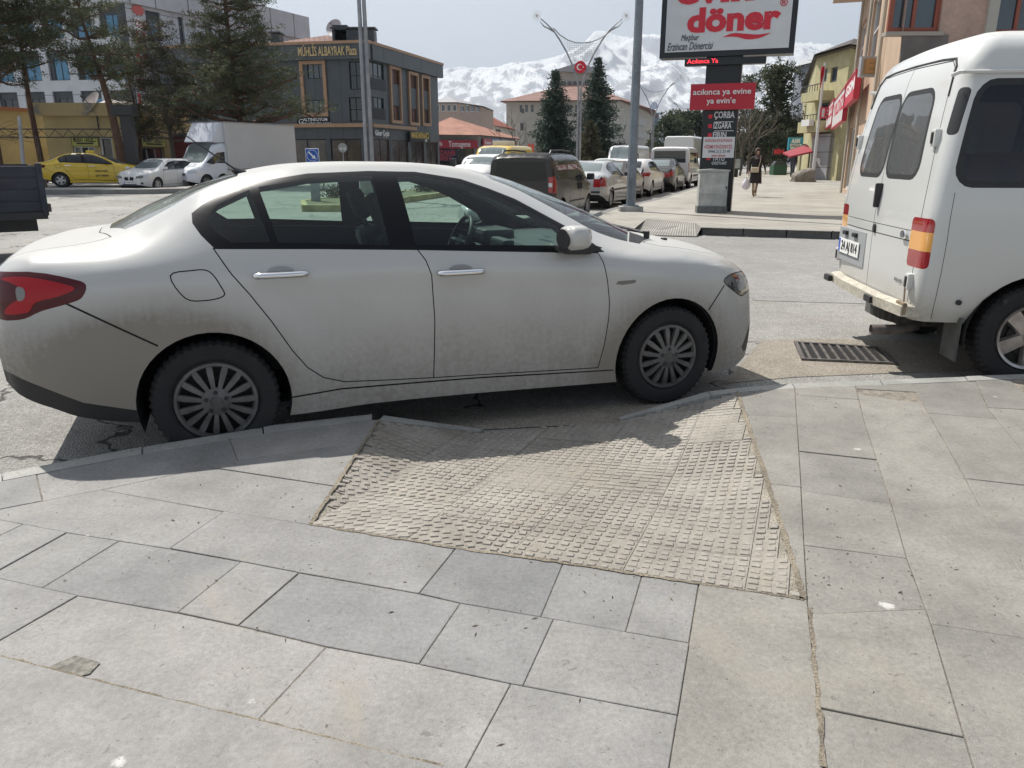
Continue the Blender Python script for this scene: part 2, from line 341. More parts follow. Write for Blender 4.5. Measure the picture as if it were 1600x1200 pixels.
class Shell:
    def __init__(s, sp):
        for k in ('zb', 'yb', 'ym', 'yc', 'zk', 'yk', 'zE', 'yE', 'zT'): setattr(s, k, pchip(sp[k]))
        s.x0 = sp['zT'][0][0]; s.x1 = sp['zT'][-1][0]; s.fm = sp.get('fm', .38); s.fc = sp.get('fc', .74); s.rb = sp.get('roof_bulge', .8)
        s.nx = 260; s.xs = np.linspace(s.x0, s.x1, s.nx); s.nw = 90; s.nv = 50
        s.SY = np.zeros((s.nx, s.nw)); s.TZ = np.zeros((s.nx, s.nv))
        for i, x in enumerate(s.xs):
            zb, zk, zE, zT, yE = float(s.zb(x)), float(s.zk(x)), float(s.zE(x)), float(s.zT(x)), float(s.yE(x))
            P = [(float(s.yb(x)), zb), (float(s.ym(x)), zb + (zk - zb) * s.fm), (float(s.yc(x)), zb + (zk - zb) * s.fc), (float(s.yk(x)), zk), (yE, zE),
                 (yE * .55, zE + (zT - zE) * s.rb), (0, zT), (-yE * .55, zE + (zT - zE) * s.rb)]
            P = [(P[0][0] - .01, zb - .06)] + P; q = []
            for k in range(1, 7):
                p0, p1, p2, p3 = (np.array(P[k + j]) for j in (-1, 0, 1, 2)); n = 14
                def tj(a, b): return max(1e-4, np.linalg.norm(b - a) ** .5)
                t1 = tj(p0, p1); t2 = t1 + tj(p1, p2); t3 = t2 + tj(p2, p3)
                for t in np.linspace(t1, t2, n, endpoint=False):
                    A1 = (t1 - t) / t1 * p0 + t / t1 * p1; A2 = (t2 - t) / (t2 - t1) * p1 + (t - t1) / (t2 - t1) * p2; A3 = (t3 - t) / (t3 - t2) * p2 + (t - t2) / (t3 - t2) * p3
                    B1 = (t2 - t) / t2 * A1 + t / t2 * A2; B2 = (t3 - t) / (t3 - t1) * A2 + (t - t1) / (t3 - t1) * A3
                    q.append((t2 - t) / (t2 - t1) * B1 + (t - t1) / (t2 - t1) * B2)
            q.append(np.array(P[7])); q = np.array(q); side = q[:14 * 4 + 1]; top = q[14 * 4:]
            zz = np.maximum.accumulate(side[:, 1] + np.arange(len(side)) * 1e-6); s.SY[i] = np.interp(np.linspace(zb, zE, s.nw), zz, side[:, 0])
            yy = top[::-1, 0]; yy = np.maximum.accumulate(yy + np.arange(len(yy)) * 1e-6); s.TZ[i] = np.interp(np.linspace(0, yE, s.nv), yy, top[::-1, 1])
    def _bi(s, A, x, w, n):
        fx = np.clip((x - s.x0) / (s.x1 - s.x0) * (s.nx - 1), 0, s.nx - 1.001); i = fx.astype(int); a = fx - i
        fw = np.clip(w, 0, 1) * (n - 1.001); j = fw.astype(int); b = fw - j
        return (A[i, j] * (1 - a) + A[i + 1, j] * a) * (1 - b) + (A[i, j + 1] * (1 - a) + A[i + 1, j + 1] * a) * b
    def side(s, x, z): zb = s.zb(x); return s._bi(s.SY, x, (z - zb) / np.maximum(1e-4, s.zE(x) - zb), s.nw)
    def top(s, x, y): return s._bi(s.TZ, x, np.abs(y) / np.maximum(1e-4, s.yE(x)), s.nv)
    def seamN(s, x):
        _, a = s.sideP(np.stack([x, s.zE(x) - .012], 1), 1, True); _, b = s.topP(np.stack([x, s.yE(x) - .015], 1), True); n = a + b; n /= np.linalg.norm(n, axis=1)[:, None]; return n
    def sideP(s, P, sg, raw=False):
        x, z = P[:, 0], P[:, 1]; zb_ = s.zb(x); y = s.side(x, z); e = .012
        dyx = (s.side(x + e, z) - s.side(x - e, z)) / (2 * e)
        zl, zh = np.maximum(z - e, s.zb(x)), np.minimum(z + e, s.zE(x)); dyz = (s.side(x, zh) - s.side(x, zl)) / np.maximum(1e-4, zh - zl)
        nrm = np.stack([-dyx, np.ones_like(x), -dyz], 1); nrm /= np.linalg.norm(nrm, axis=1)[:, None]
        if not raw: k = np.clip(((z - zb_) / np.maximum(1e-4, s.zE(x) - zb_) - .93) / .07, 0, 1)[:, None]; k = k * k * (3 - 2 * k); nrm = nrm * (1 - k) + s.seamN(x) * k; nrm /= np.linalg.norm(nrm, axis=1)[:, None]
        p = np.stack([x, y * sg, z], 1); nrm[:, 1] *= sg; return p, nrm
    def topP(s, P, raw=False):
        x, y = P[:, 0], P[:, 1]; z = s.top(x, y); e = .015
        dzx = (s.top(x + e, y) - s.top(x - e, y)) / (2 * e); a = np.abs(y); yl, yh = np.maximum(a - e, 0), np.minimum(a + e, s.yE(x))
        dzy = (s.top(x, yh) - s.top(x, yl)) / np.maximum(1e-4, yh - yl) * np.sign(y)
        nrm = np.stack([-dzx, -dzy, np.ones_like(x)], 1); nrm /= np.linalg.norm(nrm, axis=1)[:, None]
        if not raw: k = np.clip((a / np.maximum(1e-4, s.yE(x)) - .90) / .10, 0, 1)[:, None]; k = k * k * (3 - 2 * k); sn = s.seamN(x); sn[:, 1] *= np.sign(y); nrm = nrm * (1 - k) + sn * k; nrm /= np.linalg.norm(nrm, axis=1)[:, None]
        return np.stack([x, y, z], 1), nrm
def circle_poly(cx, cz, r, n=40, flat=None):
    return [(cx + r * math.cos(2 * math.pi * k / n), cz + r * math.sin(2 * math.pi * k / n)) for k in range(n)]
def wheel(parent, x, y, z, r, width, rim_r, sg, style='cover', detail=True, cap_mat=None):
    """wheel at axle point ; sg = +1 left side, -1 right side (outer face towards sg*y)"""
    t = bpy.data.objects.new('wheel', None); COL.objects.link(t); t.parent = parent; t.location = (x, y, z); t.empty_display_size = .1
    h = width / 2; n = 96 if detail else 28; b = MB()
    prof = [(rim_r, -h * .8), (rim_r + .02, -h * .95), (r * .8, -h), (r * .95, -h * .93), (r, -h * .72), (r, 0), (r, h * .72), (r * .95, h * .93), (r * .86, h * 1.0), (rim_r + .035, h * .98), (rim_r + .012, h * .9), (rim_r - .004, h * .7)]
    b.lathe(prof, n, axis='y')
    if detail:   # tread blocks
        for i, (rr, hh) in enumerate(prof):
            if rr > r * .93:
                for k in range(n):
                    if k % 2: vx, vy, vz = b.v[i * n + k]; q = .965 if abs(hh) > h * .5 else .985; b.v[i * n + k] = (vx * q, vy, vz * q)
    ty = b.build('tyre', RUBBER, t, smooth=25)
    c = MB(); ym = sg * h * .72; cm = cap_mat or ALLOY
    if style == 'cover':
        ns = 15; c.lathe([(rim_r, sg * h * .75), (rim_r - .006, sg * h * .93), (rim_r - .02, sg * h * .95), (rim_r - .03, sg * h * .78)], 60, axis='y')
        for k in range(ns):
            a = 2 * math.pi * k / ns + 0; M = Matrix.Rotation(a, 4, 'Y')
            w0, w1 = .0095, .0150; r0, r1 = rim_r * .30, rim_r - .015
            o1, o0 = sg * h * 1.02, sg * h * .80
            q = [(r0, -w0, sg * h * 1.0), (r0, w0, sg * h * 1.0), (r1 * .8, w1, o1), (r1, w1 * .9, sg * h * .9), (r1, -w1 * .9, sg * h * .9), (r1 * .8, -w1, o1)]
            vs = [M @ Vector((p[0], p[2], p[1])) for p in q] + [M @ Vector((p[0], p[2] - sg * .022, p[1] * 1.15)) for p in q]
            c.add(vs, [(0, 1, 2, 5), (5, 2, 3, 4)] + [(i, (i + 1) % 6, 6 + (i + 1) % 6, 6 + i) for i in range(6)])
        c.lathe([(0.0, sg * h * 1.0), (rim_r * .13, sg * h * 1.0), (rim_r * .15, sg * h * 1.06), (rim_r * .3, sg * h * 1.04), (rim_r * .36, sg * h * .95), (rim_r * .36, sg * h * .8)], 40, axis='y')
        cap = c.build('hubcap', cm, t, smooth=35)
        for k in range(5):
            d = MB()
            a = 2 * math.pi * (k + .25) / 5; px, pz = rim_r * .245 * math.cos(a), rim_r * .245 * math.sin(a)
            M = Matrix.Translation((px, 0, pz)); d.lathe([(.0, sg * (h * 1.04 + .002)), (.012, sg * (h * 1.04 + .002)), (.013, sg * h * .9)], 10, M, axis='y'); d.build('wheel_bolt', BLACK, cap)
    else:
        ns = 5 if style == 'alloy5' else 10
        c.lathe([(rim_r, sg * h * .7), (rim_r - .004, sg * h * .95), (rim_r - .022, sg * h * .9), (rim_r - .03, sg * h * .5)], 48 if detail else 24, axis='y')
        for k in range(ns):
            M = Matrix.Rotation(2 * math.pi * (k + .15) / ns, 4, 'Y'); w0, w1 = (.035, .05) if ns == 5 else (.018, .022)
            q = [(rim_r * .15, -w0), (rim_r * .15, w0), (rim_r * .97, w1), (rim_r * .97, -w1)]
            vs = [M @ Vector((p[0], sg * h * .82, p[1])) for p in q] + [M @ Vector((p[0], sg * h * .55, p[1] * 1.3)) for p in q]
            c.add(vs, [(0, 1, 2, 3)] + [(i, (i + 1) % 4, 4 + (i + 1) % 4, 4 + i) for i in range(4)])
        c.lathe([(0, sg * h * .88), (rim_r * .22, sg * h * .88), (rim_r * .27, sg * h * .6)], 24, axis='y')
        c.build('rim', cm, t, smooth=35)
    d = MB(); d.lathe([(0, sg * h * .35), (rim_r, sg * h * .35)], 30, axis='y'); d.lathe([(0, sg * h * .5), (rim_r * .62, sg * h * .5), (rim_r * .62, sg * h * .4)], 24, axis='y'); d.build('brake_disc', mat('brake_dark', (.03, .028, .026), .6, .5), t)
    return t
def build_shell_car(root, sp, pm, step, detail):
    """body of a passenger car from its section tables ; makes every part a child of root"""
    S = Shell(sp); parts = {}
    n = int((S.x1 - S.x0) / step) + 1; xs = np.linspace(S.x0 + .001, S.x1 - .001, n)
    arch = [(x, r) for x, r in sp['arches']]
    dom = [(float(x), float(S.zb(x))) for x in xs] + [(float(x), float(S.zE(x)) - 1e-4) for x in xs[::-1]]
    feats = []; mats = {'body': pm, 'panel_gaps': GAP}; alias = {}
    for i, (nm, poly, m) in enumerate(sp['side']):
        key = f'{nm}#{i}'; alias[key] = nm
        g = .003 if detail else .006
        if nm in ('door', 'fuel_flap', 'seam'):
            feats.append(('panel_gaps', inset(poly, -g)))
            if nm != 'seam': feats.append((key, inset(poly, g))); mats[key] = pm
        else: feats.append((key, poly)); mats[key] = m
        if nm == 'seam': mats.pop(key, None)
    for (ax, ar) in arch: feats.append(('CUT', circle_poly(ax, sp['axle_z'], ar, 44 if detail else 22)))
    res = carve(dom, feats, step)
    lin = MB(); lin_off = .035
    for sg in (1, -1):
        for key, (P, T) in res.items():
            if key == 'CUT': continue
            p, nr = S.sideP(P, sg)
            if key == 'panel_gaps' and not detail: pass
            nm = alias.get(key, key); o = sheet_mesh(nm, p, nr, T, root, mats[key]); parts.setdefault(nm, []).append((o, sg, P))
            if detail and nm in ('body', 'door', 'window_trim'):
                q = p - nr * lin_off; lin.add([tuple(v) for v in q], [tuple(int(i) for i in t) for t in T])
    # top
    ydom = [(float(x), float(S.yE(x))) for x in xs]; dom2 = ydom + [(x, -y) for x, y in ydom[::-1]]
    f2 = []; m2 = {'body': pm, 'panel_gaps': GAP}; al2 = {}
    for i, (nm, poly, m) in enumerate(sp['top']):
        key = f'{nm}#{i}'; al2[key] = nm; full = poly + [(x, -y) for x, y in poly[::-1] if abs(y) > 1e-6]
        if nm in ('bonnet', 'boot_lid'): f2.append(('panel_gaps', inset(full, -.003))); f2.append((key, inset(full, .003))); m2[key] = pm
        else: f2.append((key, full)); m2[key] = m
    r2 = carve(dom2, f2, step * 1.2)
    for key, (P, T) in r2.items():
        p, nr = S.topP(P); nm = al2.get(key, key); nm = 'roof' if nm == 'body' else nm
        o = sheet_mesh(nm if nm != 'panel_gaps' else 'panel_gaps', p, nr, T, root, m2[key]); parts.setdefault(nm, []).append((o, 0, P))
        if detail and nm in ('roof', 'boot_lid', 'bonnet'): q = p - nr * .03; lin.add([tuple(v) for v in q], [tuple(int(i) for i in t) for t in T])
    # ends and floor
    for xe, nm in ((S.x0 + .001, 'rear_bumper'), (S.x1 - .001, 'front_bumper')):
        c = MB(); zz = np.linspace(float(S.zb(xe)), float(S.zE(xe)), 14); yy = S.side(np.full(14, xe), zz); yt = np.linspace(float(S.yE(xe)), -float(S.yE(xe)), 12)[1:-1]; zt = S.top(np.full(10, xe), yt)
        pts = [(xe, y, z) for y, z in zip(yy, zz)] + [(xe, y, z) for y, z in zip(yt, zt)] + [(xe, -y, z) for y, z in zip(yy[::-1], zz[::-1])]
        c.poly(pts); c.build(nm, pm, root)
    fl = MB()
    for i in range(len(xs) - 1):
        a, b = xs[i], xs[i + 1]
        if any(abs((a + b) / 2 - ax) < ar + .02 for ax, ar in arch): w_ = .52
        else: w_ = 1
        y0, y1 = float(S.side(np.array([a]), np.array([S.zb(a)]))[0]) * w_, float(S.side(np.array([b]), np.array([S.zb(b)]))[0]) * w_
        fl.quad((a, -y0, float(S.zb(a)) + .004), (b, -y1, float(S.zb(b)) + .004), (b, y1, float(S.zb(b)) + .004), (a, y0, float(S.zb(a)) + .004))
    for (ax, ar) in arch:
        for sg in (1, -1):
            yo = float(S.side(np.array([ax]), np.array([sp['axle_z'] + ar]))[0]) - .004; m = 22; pr = []
            for k in range(m + 1):
                t = -0.35 + (math.pi + .7) * k / m; pr.append((ax + ar * math.cos(t), sp['axle_z'] + ar * math.sin(t)))
            for (a, b) in zip(pr, pr[1:]):
                ya = float(S.side(np.array([a[0]]), np.array([max(a[1], float(S.zb(a[0])) + .01)]))[0]) - .004; yb_ = float(S.side(np.array([b[0]]), np.array([max(b[1], float(S.zb(b[0])) + .01)]))[0]) - .004
                fl.quad((a[0], sg * ya, a[1]), (b[0], sg * yb_, b[1]), (b[0], sg * .5, b[1]), (a[0], sg * .5, a[1]))
            fl.poly([(p[0], sg * .5, p[1]) for p in pr])
    fl.build('underbody', mat('underbody', (.012, .012, .012), .95), root, fix=False)
    if detail: lin.build('inner_lining', INTER, root, fix=False)
    return S, parts
def plate(parent, text, M, w=.52, h=.112, name='number_plate'):
    b = MB(); b.box(-w / 2, w / 2, -h / 2, h / 2, 0, .006, M); p = b.build(name, mat('plate_white', (.78, .78, .76), .4), parent)
    q = MB(); q.box(-w / 2 + .004, -w / 2 + .045, -h / 2 + .004, h / 2 - .004, .006, .0075, M); q.build('plate_band', mat('plate_blue', (.02, .09, .45), .4), p)
    text_mesh(text, h * .92, 'plate_text', BLACK, p, M @ Matrix.Translation((.022, 0, .0055)), depth=.003, bold=.0005, width=w * .78)
    return p
# ---- tables of the sedan measured from the photograph (x forwards from the front axle, z up, y half width)
SEDAN = dict(
 zT=[(-3.68, .90), (-3.66, 1.0), (-3.60, 1.062), (-3.45, 1.095), (-3.2, 1.125), (-3.1, 1.16), (-2.89, 1.265), (-2.55, 1.39), (-2.3, 1.446), (-1.93, 1.485), (-1.545, 1.492), (-1.22, 1.474), (-.88, 1.41), (-.57, 1.31), (-.24, 1.172), (-.02, 1.065), (.06, 1.035), (.267, 1.0), (.534, .945), (.72, .87), (.83, .77), (.875, .66)],
 zE=[(-3.68, .86), (-3.6, 1.01), (-3.45, 1.06), (-3.3, 1.08), (-3.1, 1.105), (-2.95, 1.15), (-2.78, 1.235), (-2.6, 1.335), (-2.4, 1.405), (-2.07, 1.458), (-1.75, 1.468), (-1.49, 1.462), (-1.23, 1.425), (-.927, 1.33), (-.64, 1.185), (-.38, 1.05), (-.2, .995), (.1, .96), (.4, .905), (.6, .85), (.75, .77), (.875, .62)],
 yE=[(-3.68, .60), (-3.6, .715), (-3.4, .745), (-3.2, .72), (-3.0, .655), (-2.75, .60), (-2.5, .575), (-2, .56), (-1.5, .565), (-1.2, .58), (-.9, .62), (-.6, .675), (-.4, .715), (-.15, .755), (.1, .765), (.4, .735), (.6, .67), (.75, .57), (.875, .36)],
 zk=[(-3.68, .80), (-3.6, .93), (-3.2, .99), (-2.57, 1.03), (-2.06, 1.03), (-1.0, .99), (-.46, .955), (0, .90), (.4, .85), (.7, .75), (.875, .56)],
 yk=[(-3.68, .66), (-3.6, .765), (-3.45, .82), (-3.2, .85), (-2.6, .862), (-1.5, .872), (-.4, .868), (.1, .85), (.4, .81), (.6, .75), (.75, .65), (.875, .42)],
 yc=[(-3.68, .68), (-3.6, .785), (-3.45, .845), (-3.2, .878), (-2.6, .893), (-1.5, .890), (-.4, .893), (.1, .885), (.4, .84), (.6, .775), (.75, .68), (.875, .46)],
 ym=[(-3.68, .69), (-3.6, .79), (-3.45, .85), (-3.2, .88), (-2.6, .893), (-1.5, .885), (-.4, .893), (.1, .885), (.4, .85), (.6, .79), (.75, .70), (.875, .50)],
 yb=[(-3.68, .66), (-3.6, .76), (-3.45, .81), (-3.2, .84), (-2.6, .86), (-1.5, .85), (-.4, .86), (.1, .85), (.4, .82), (.6, .76), (.75, .68), (.875, .48)],
 zb=[(-3.68, .47), (-3.55, .40), (-3.4, .345), (-3.28, .30), (-3.0, .245), (-2.25, .2), (-1.8, .215), (-.3, .187), (.4, .165), (.55, .16), (.7, .20), (.875, .27)],
 axle_z=.312, arches=[(0.03, .379), (-2.633, .374)])
for _k in ('zT', 'zE', 'yE', 'zk', 'yk', 'yc', 'ym', 'yb', 'zb'): SEDAN[_k] = [((-3.2 + (a + 3.2) * .80) if a < -3.2 else a, b) for a, b in SEDAN[_k]]
_dlo = [(-2.565, 1.09), (-2.62, 1.15), (-2.655, 1.205), (-2.655, 1.25), (-2.60, 1.29), (-2.51, 1.338), (-2.33, 1.398), (-2.07, 1.437), (-1.75, 1.448), (-1.49, 1.442), (-1.234, 1.402), (-1.08, 1.35), (-.927, 1.29), (-.64, 1.135), (-.48, 1.03), (-.43, .985), (-1.0, 1.016), (-1.55, 1.047), (-2.06, 1.072)]
_gq = [(-2.48, 1.112), (-2.56, 1.17), (-2.585, 1.225), (-2.54, 1.285), (-2.37, 1.36), (-2.30, 1.11)]
_gr = [(-2.26, 1.108), (-2.325, 1.372), (-2.07, 1.412), (-1.74, 1.425), (-1.70, 1.075)]
_gf = [(-1.56, 1.073), (-1.60, 1.415), (-1.49, 1.418), (-1.25, 1.38), (-1.08, 1.325), (-.93, 1.26), (-.71, 1.14), (-.62, 1.03)]
_tail = smooth_poly([(-3.69, 1.0, 1), (-3.38, 1.012), (-3.19, .975), (-3.14, .945), (-3.165, .89), (-3.22, .866), (-3.34, .835), (-3.42, .80), (-3.50, .79, 1), (-3.69, .79, 1)], 3)
_head = smooth_poly([(.43, .765), (.50, .80), (.63, .80), (.80, .775, 1), (.82, .69, 1), (.66, .66), (.61, .655), (.53, .695)], 3)
_door_r = [(-2.569, 1.089), (-2.50, .97), (-2.423, .864), (-2.33, .72), (-2.24, .56), (-2.17, .46), (-2.09, .395), (-1.981, .36), (-1.75, .345), (-1.488, .332), (-1.478, .666), (-1.488, .912), (-1.515, .99), (-1.554, 1.047), (-2.06, 1.071)]
_door_f = [(-1.488, .332), (-1.478, .666), (-1.488, .912), (-1.515, .99), (-1.554, 1.047), (-1.0, 1.015), (-.479, .985), (-.455, .93), (-.43, .82), (-.415, .70), (-.417, .6), (-.437, .435), (-.466, .295)]
_door_f2 = inset(_door_f, 0)
_low_r = [(-3.7, .545), (-3.52, .525), (-3.408, .47), (-3.234, .375), (-3.0, .31), (-2.95, .10), (-3.7, .10)]
_seam_r = [(-3.235, .868), (-2.87, .64), (-2.872, .637), (-3.237, .865)]
_seam_h = [(.43, .74), (.30, .60), (.302, .597), (.432, .737)]
_sill = [(-2.30, .30), (-2.0, .322), (-1.2, .305), (-.36, .27), (-.36, .268), (-1.2, .302), (-2.0, .319), (-2.30, .297)]
_fog = [(.70, .26), (.66, .30), (.76, .48), (.80, .48), (.80, .26)]
SEDAN['side'] = [
 ('window_trim', _dlo, TRIM), ('door', _door_r, None), ('door', _door_f, None),
 ('window', smooth_poly([p if i in (0, 4, 5) and False else p for i, p in enumerate(_gq)], 1), GLASS_T), ('window', _gr, GLASS_T), ('window', _gf, GLASS_T),
 ('fuel_flap', smooth_poly([(-2.775, .972), (-2.68, .992), (-2.60, .985), (-2.553, .91), (-2.545, .862), (-2.634, .845), (-2.72, .862)], 4), None),
 ('bumper_insert', _low_r, BLACK), ('seam', _seam_r, None), ('seam', _seam_h, None), ('seam', _sill, None),
 ('tail_light', _tail, RED_D), ('headlight', inset(_head, -.006), TRIM), ('headlight', _head, SMOKE_L), ('fog_light_grille', _fog, BLACK),
 ('side_repeater', [(-.376, .80), (-.36, .818), (-.25, .82), (-.235, .812), (-.25, .80), (-.33, .794)], mat('lamp_grey', (.16, .155, .14), .3))]
SEDAN['top'] = [
 ('windscreen', [(.0, 0), (-.02, .25), (-.08, .47), (-.20, .69), (-.40, .668), (-.62, .625), (-.9, .573), (-1.03, .54), (-1.08, .3), (-1.09, 0)], GLASS_T),
 ('rear_window', [(-3.10, 0), (-3.07, .35), (-2.98, .55), (-2.62, .525), (-2.42, .49), (-2.40, 0)], GLASS_R),
 ('cowl', [(.01, 0), (-.01, .25), (-.07, .475), (-.19, .69), (-.12, .70), (.03, .55), (.08, 0)], BLACK),
 ('bonnet', [(.09, 0), (.04, .56), (-.08, .67), (.02, .705), (.35, .68), (.58, .60), (.70, .45), (.76, 0)], None),
 ('boot_lid', [(-3.64, 0), (-3.62, .55), (-3.52, .63), (-3.2, .635), (-3.04, .60), (-3.12, .36), (-3.15, 0)], None)]
# ================================================================ ground, road, pavement, ramp
PZ = .15
def stone(name, base, var=.10, tint2=None, bump=.75, stain=(.30, .27, .22), spots=True):
    """paving: per-slab tone from the 'tone' attribute, grain, soft stains, small pits and pale droppings"""
    if name in _M: return _M[name]
    m = bpy.data.materials.new(name); m.use_nodes = True; _M[name] = m; t = m.node_tree; b = t.nodes['Principled BSDF']; n = t.nodes.new; l = t.links.new
    g = n('ShaderNodeNewGeometry'); at = n('ShaderNodeAttribute'); at.attribute_name = 'tone'
    def noise(sc, det=6, ro=.6, dist=0):
        q = n('ShaderNodeTexNoise'); q.inputs['Scale'].default_value = sc; q.inputs['Detail'].default_value = det; q.inputs['Roughness'].default_value = ro; q.inputs['Distortion'].default_value = dist; l(g.outputs['Position'], q.inputs[0]); return q.outputs['Fac']
    def ramp(v, *stops):
        q = n('ShaderNodeValToRGB'); e = q.color_ramp.elements
        while len(e) < len(stops): e.new(.5)
        for k, (p, c) in enumerate(stops): e[k].position = p; e[k].color = (*((c,) * 3 if isinstance(c, float) else c), 1)
        l(v, q.inputs[0]); return q.outputs[0]
    def mix(a, c, f, mode='MIX'):
        q = n('ShaderNodeMix'); q.data_type = 'RGBA'; q.blend_type = mode
        for v, i in ((a, 'A'), (c, 'B')):
            if isinstance(v, tuple): q.inputs[i].default_value = (*v, 1)
            else: l(v, q.inputs[i])
        if isinstance(f, float): q.inputs['Factor'].default_value = f
        else: l(f, q.inputs['Factor'])
        return q.outputs['Result']
    c = mix(base, tint2 or tuple(x * .8 for x in base), at.outputs['Fac'])
    c = mix(c, ramp(noise(3.2, 8, .65), (.3, .72), (.7, 1.14)), 1.0, 'MULTIPLY')
    c = mix(c, ramp(noise(60, 5, .7), (.3, .80), (.7, 1.14)), 1.0, 'MULTIPLY')
    c = mix(c, ramp(noise(260, 3, .8), (.35, .88), (.6, 1.06)), 1.0, 'MULTIPLY')
    c = mix(c, stain, ramp(noise(1.7, 6, .7, .6), (.55, 0.0), (.74, .55)))
    if spots:
        v = n('ShaderNodeTexVoronoi'); v.inputs['Scale'].default_value = 4.2; v.inputs['Randomness'].default_value = 1; l(g.outputs['Position'], v.inputs[0])
        nd = n('ShaderNodeMath'); nd.operation = 'MULTIPLY_ADD'; l(noise(38, 5, .7), nd.inputs[0]); nd.inputs[1].default_value = .22; l(v.outputs['Distance'], nd.inputs[2])
        sc_ = n('ShaderNodeSeparateColor'); l(v.outputs['Color'], sc_.inputs[0]); ad = n('ShaderNodeMath'); ad.operation = 'MULTIPLY_ADD'; l(sc_.outputs[0], ad.inputs[0]); ad.inputs[1].default_value = .22; l(nd.outputs[0], ad.inputs[2])
        c = mix(c, (.55, .54, .51), ramp(ad.outputs[0], (.17, .8), (.22, 0.0)))
        v2 = n('ShaderNodeTexVoronoi'); v2.inputs['Scale'].default_value = 15; l(g.outputs['Position'], v2.inputs[0])
        n2 = n('ShaderNodeMath'); n2.operation = 'MULTIPLY_ADD'; l(noise(90, 4, .7), n2.inputs[0]); n2.inputs[1].default_value = .35; l(v2.outputs['Distance'], n2.inputs[2])
        c = mix(c, (.12, .10, .08), ramp(n2.outputs[0], (.185, .75), (.215, 0.0)))
    c = mix(c, (.12, .11, .095), ramp(noise(30, 3, .5, 1.8), (.665, 0.0), (.70, .6)))
    l(c, b.inputs['Base Color']); b.inputs['Roughness'].default_value = .62; b.inputs['Specular IOR Level'].default_value = .35
    bp = n('ShaderNodeBump'); bp.inputs['Strength'].default_value = bump; bp.inputs['Distance'].default_value = .006
    h = mix(noise(34, 7, .7, .4), noise(170, 4, .7), .4); l(h, bp.inputs['Height']); l(bp.outputs[0], b.inputs['Normal'])
    return m
def asphalt(name, base, bump=1.0, crack=True):
    if name in _M: return _M[name]
    m = bpy.data.materials.new(name); m.use_nodes = True; _M[name] = m; t = m.node_tree; b = t.nodes['Principled BSDF']; n = t.nodes.new; l = t.links.new
    g = n('ShaderNodeNewGeometry')
    def noise(sc, det=6, ro=.6, dist=0):
        q = n('ShaderNodeTexNoise'); q.inputs['Scale'].default_value = sc; q.inputs['Detail'].default_value = det; q.inputs['Roughness'].default_value = ro; q.inputs['Distortion'].default_value = dist; l(g.outputs['Position'], q.inputs[0]); return q.outputs['Fac']
    def ramp(v, *stops):
        q = n('ShaderNodeValToRGB'); e = q.color_ramp.elements
        while len(e) < len(stops): e.new(.5)
        for k, (p, c) in enumerate(stops): e[k].position = p; e[k].color = (*((c,) * 3 if isinstance(c, float) else c), 1)
        l(v, q.inputs[0]); return q.outputs[0]
    def mix(a, c, f, mode='MIX'):
        q = n('ShaderNodeMix'); q.data_type = 'RGBA'; q.blend_type = mode
        for v, i in ((a, 'A'), (c, 'B')):
            if isinstance(v, tuple): q.inputs[i].default_value = (*v, 1)
            else: l(v, q.inputs[i])
        if isinstance(f, float): q.inputs['Factor'].default_value = f
        else: l(f, q.inputs['Factor'])
        return q.outputs['Result']
    v = n('ShaderNodeTexVoronoi'); v.inputs['Scale'].default_value = 110; l(g.outputs['Position'], v.inputs[0])
    c = mix(base, tuple(x * 1.7 for x in base), ramp(v.outputs['Color'], (.35, 0.0), (.9, 1.0)))
    c = mix(c, ramp(noise(.35, 6, .65, .3), (.3, .78), (.7, 1.15)), 1.0, 'MULTIPLY')
    c = mix(c, ramp(noise(5, 6, .7), (.3, .85), (.7, 1.1)), 1.0, 'MULTIPLY')
    c = mix(c, (.30, .26, .21), ramp(noise(1.1, 7, .7, .5), (.58, 0.0), (.74, .55)))
    hgt = mix(v.outputs['Distance'], noise(14, 6, .7), .25)
    if crack:
        v2 = n('ShaderNodeTexVoronoi'); v2.feature = 'DISTANCE_TO_EDGE'; v2.inputs['Scale'].default_value = .42
        nn = n('ShaderNodeTexNoise'); nn.inputs['Scale'].default_value = 2.2; nn.inputs['Detail'].default_value = 6; l(g.outputs['Position'], nn.inputs[0])
        va = n('ShaderNodeVectorMath'); va.operation = 'MULTIPLY_ADD'; l(nn.outputs['Color'], va.inputs[0]); va.inputs[1].default_value = (.9, .9, .9); l(g.outputs['Position'], va.inputs[2]); l(va.outputs[0], v2.inputs[0])
        k = ramp(v2.outputs['Distance'], (.0025, 1.0), (.009, 0.0)); c = mix(c, (.03, .028, .025), k); hgt = mix(hgt, (0.0, 0.0, 0.0), k)
    l(c, b.inputs['Base Color']); b.inputs['Roughness'].default_value = .8; b.inputs['Specular IOR Level'].default_value = .3
    bp = n('ShaderNodeBump'); bp.inputs['Strength'].default_value = bump; bp.inputs['Distance'].default_value = .01; l(hgt, bp.inputs['Height']); l(bp.outputs[0], b.inputs['Normal'])
    return m
ROAD = asphalt('asphalt_worn', (.255, .248, .232)); PATCH = asphalt('asphalt_patch', (.215, .21, .202), .6, False)
SLAB_B = stone('slab_bluegrey', (.205, .205, .206), tint2=(.285, .275, .262)); SLAB_G = stone('slab_greybeige', (.268, .256, .228), tint2=(.225, .216, .197))
KERB = stone('kerb_concrete', (.36, .355, .335), tint2=(.31, .31, .29), spots=False); GROUT = mat('grout_dirt', (.26, .23, .19), .95, n1=.35, s1=20, n2=.4, s2=150, bump=.8, bs=120)
TACT = stone('tactile_concrete', (.285, .258, .222), tint2=(.37, .343, .305), stain=(.25, .21, .16), spots=False)
DIRT = mat('road_dirt', (.27, .23, .175), .95, n1=.3, s1=4, n2=.4, s2=120, bump=1, bs=160)
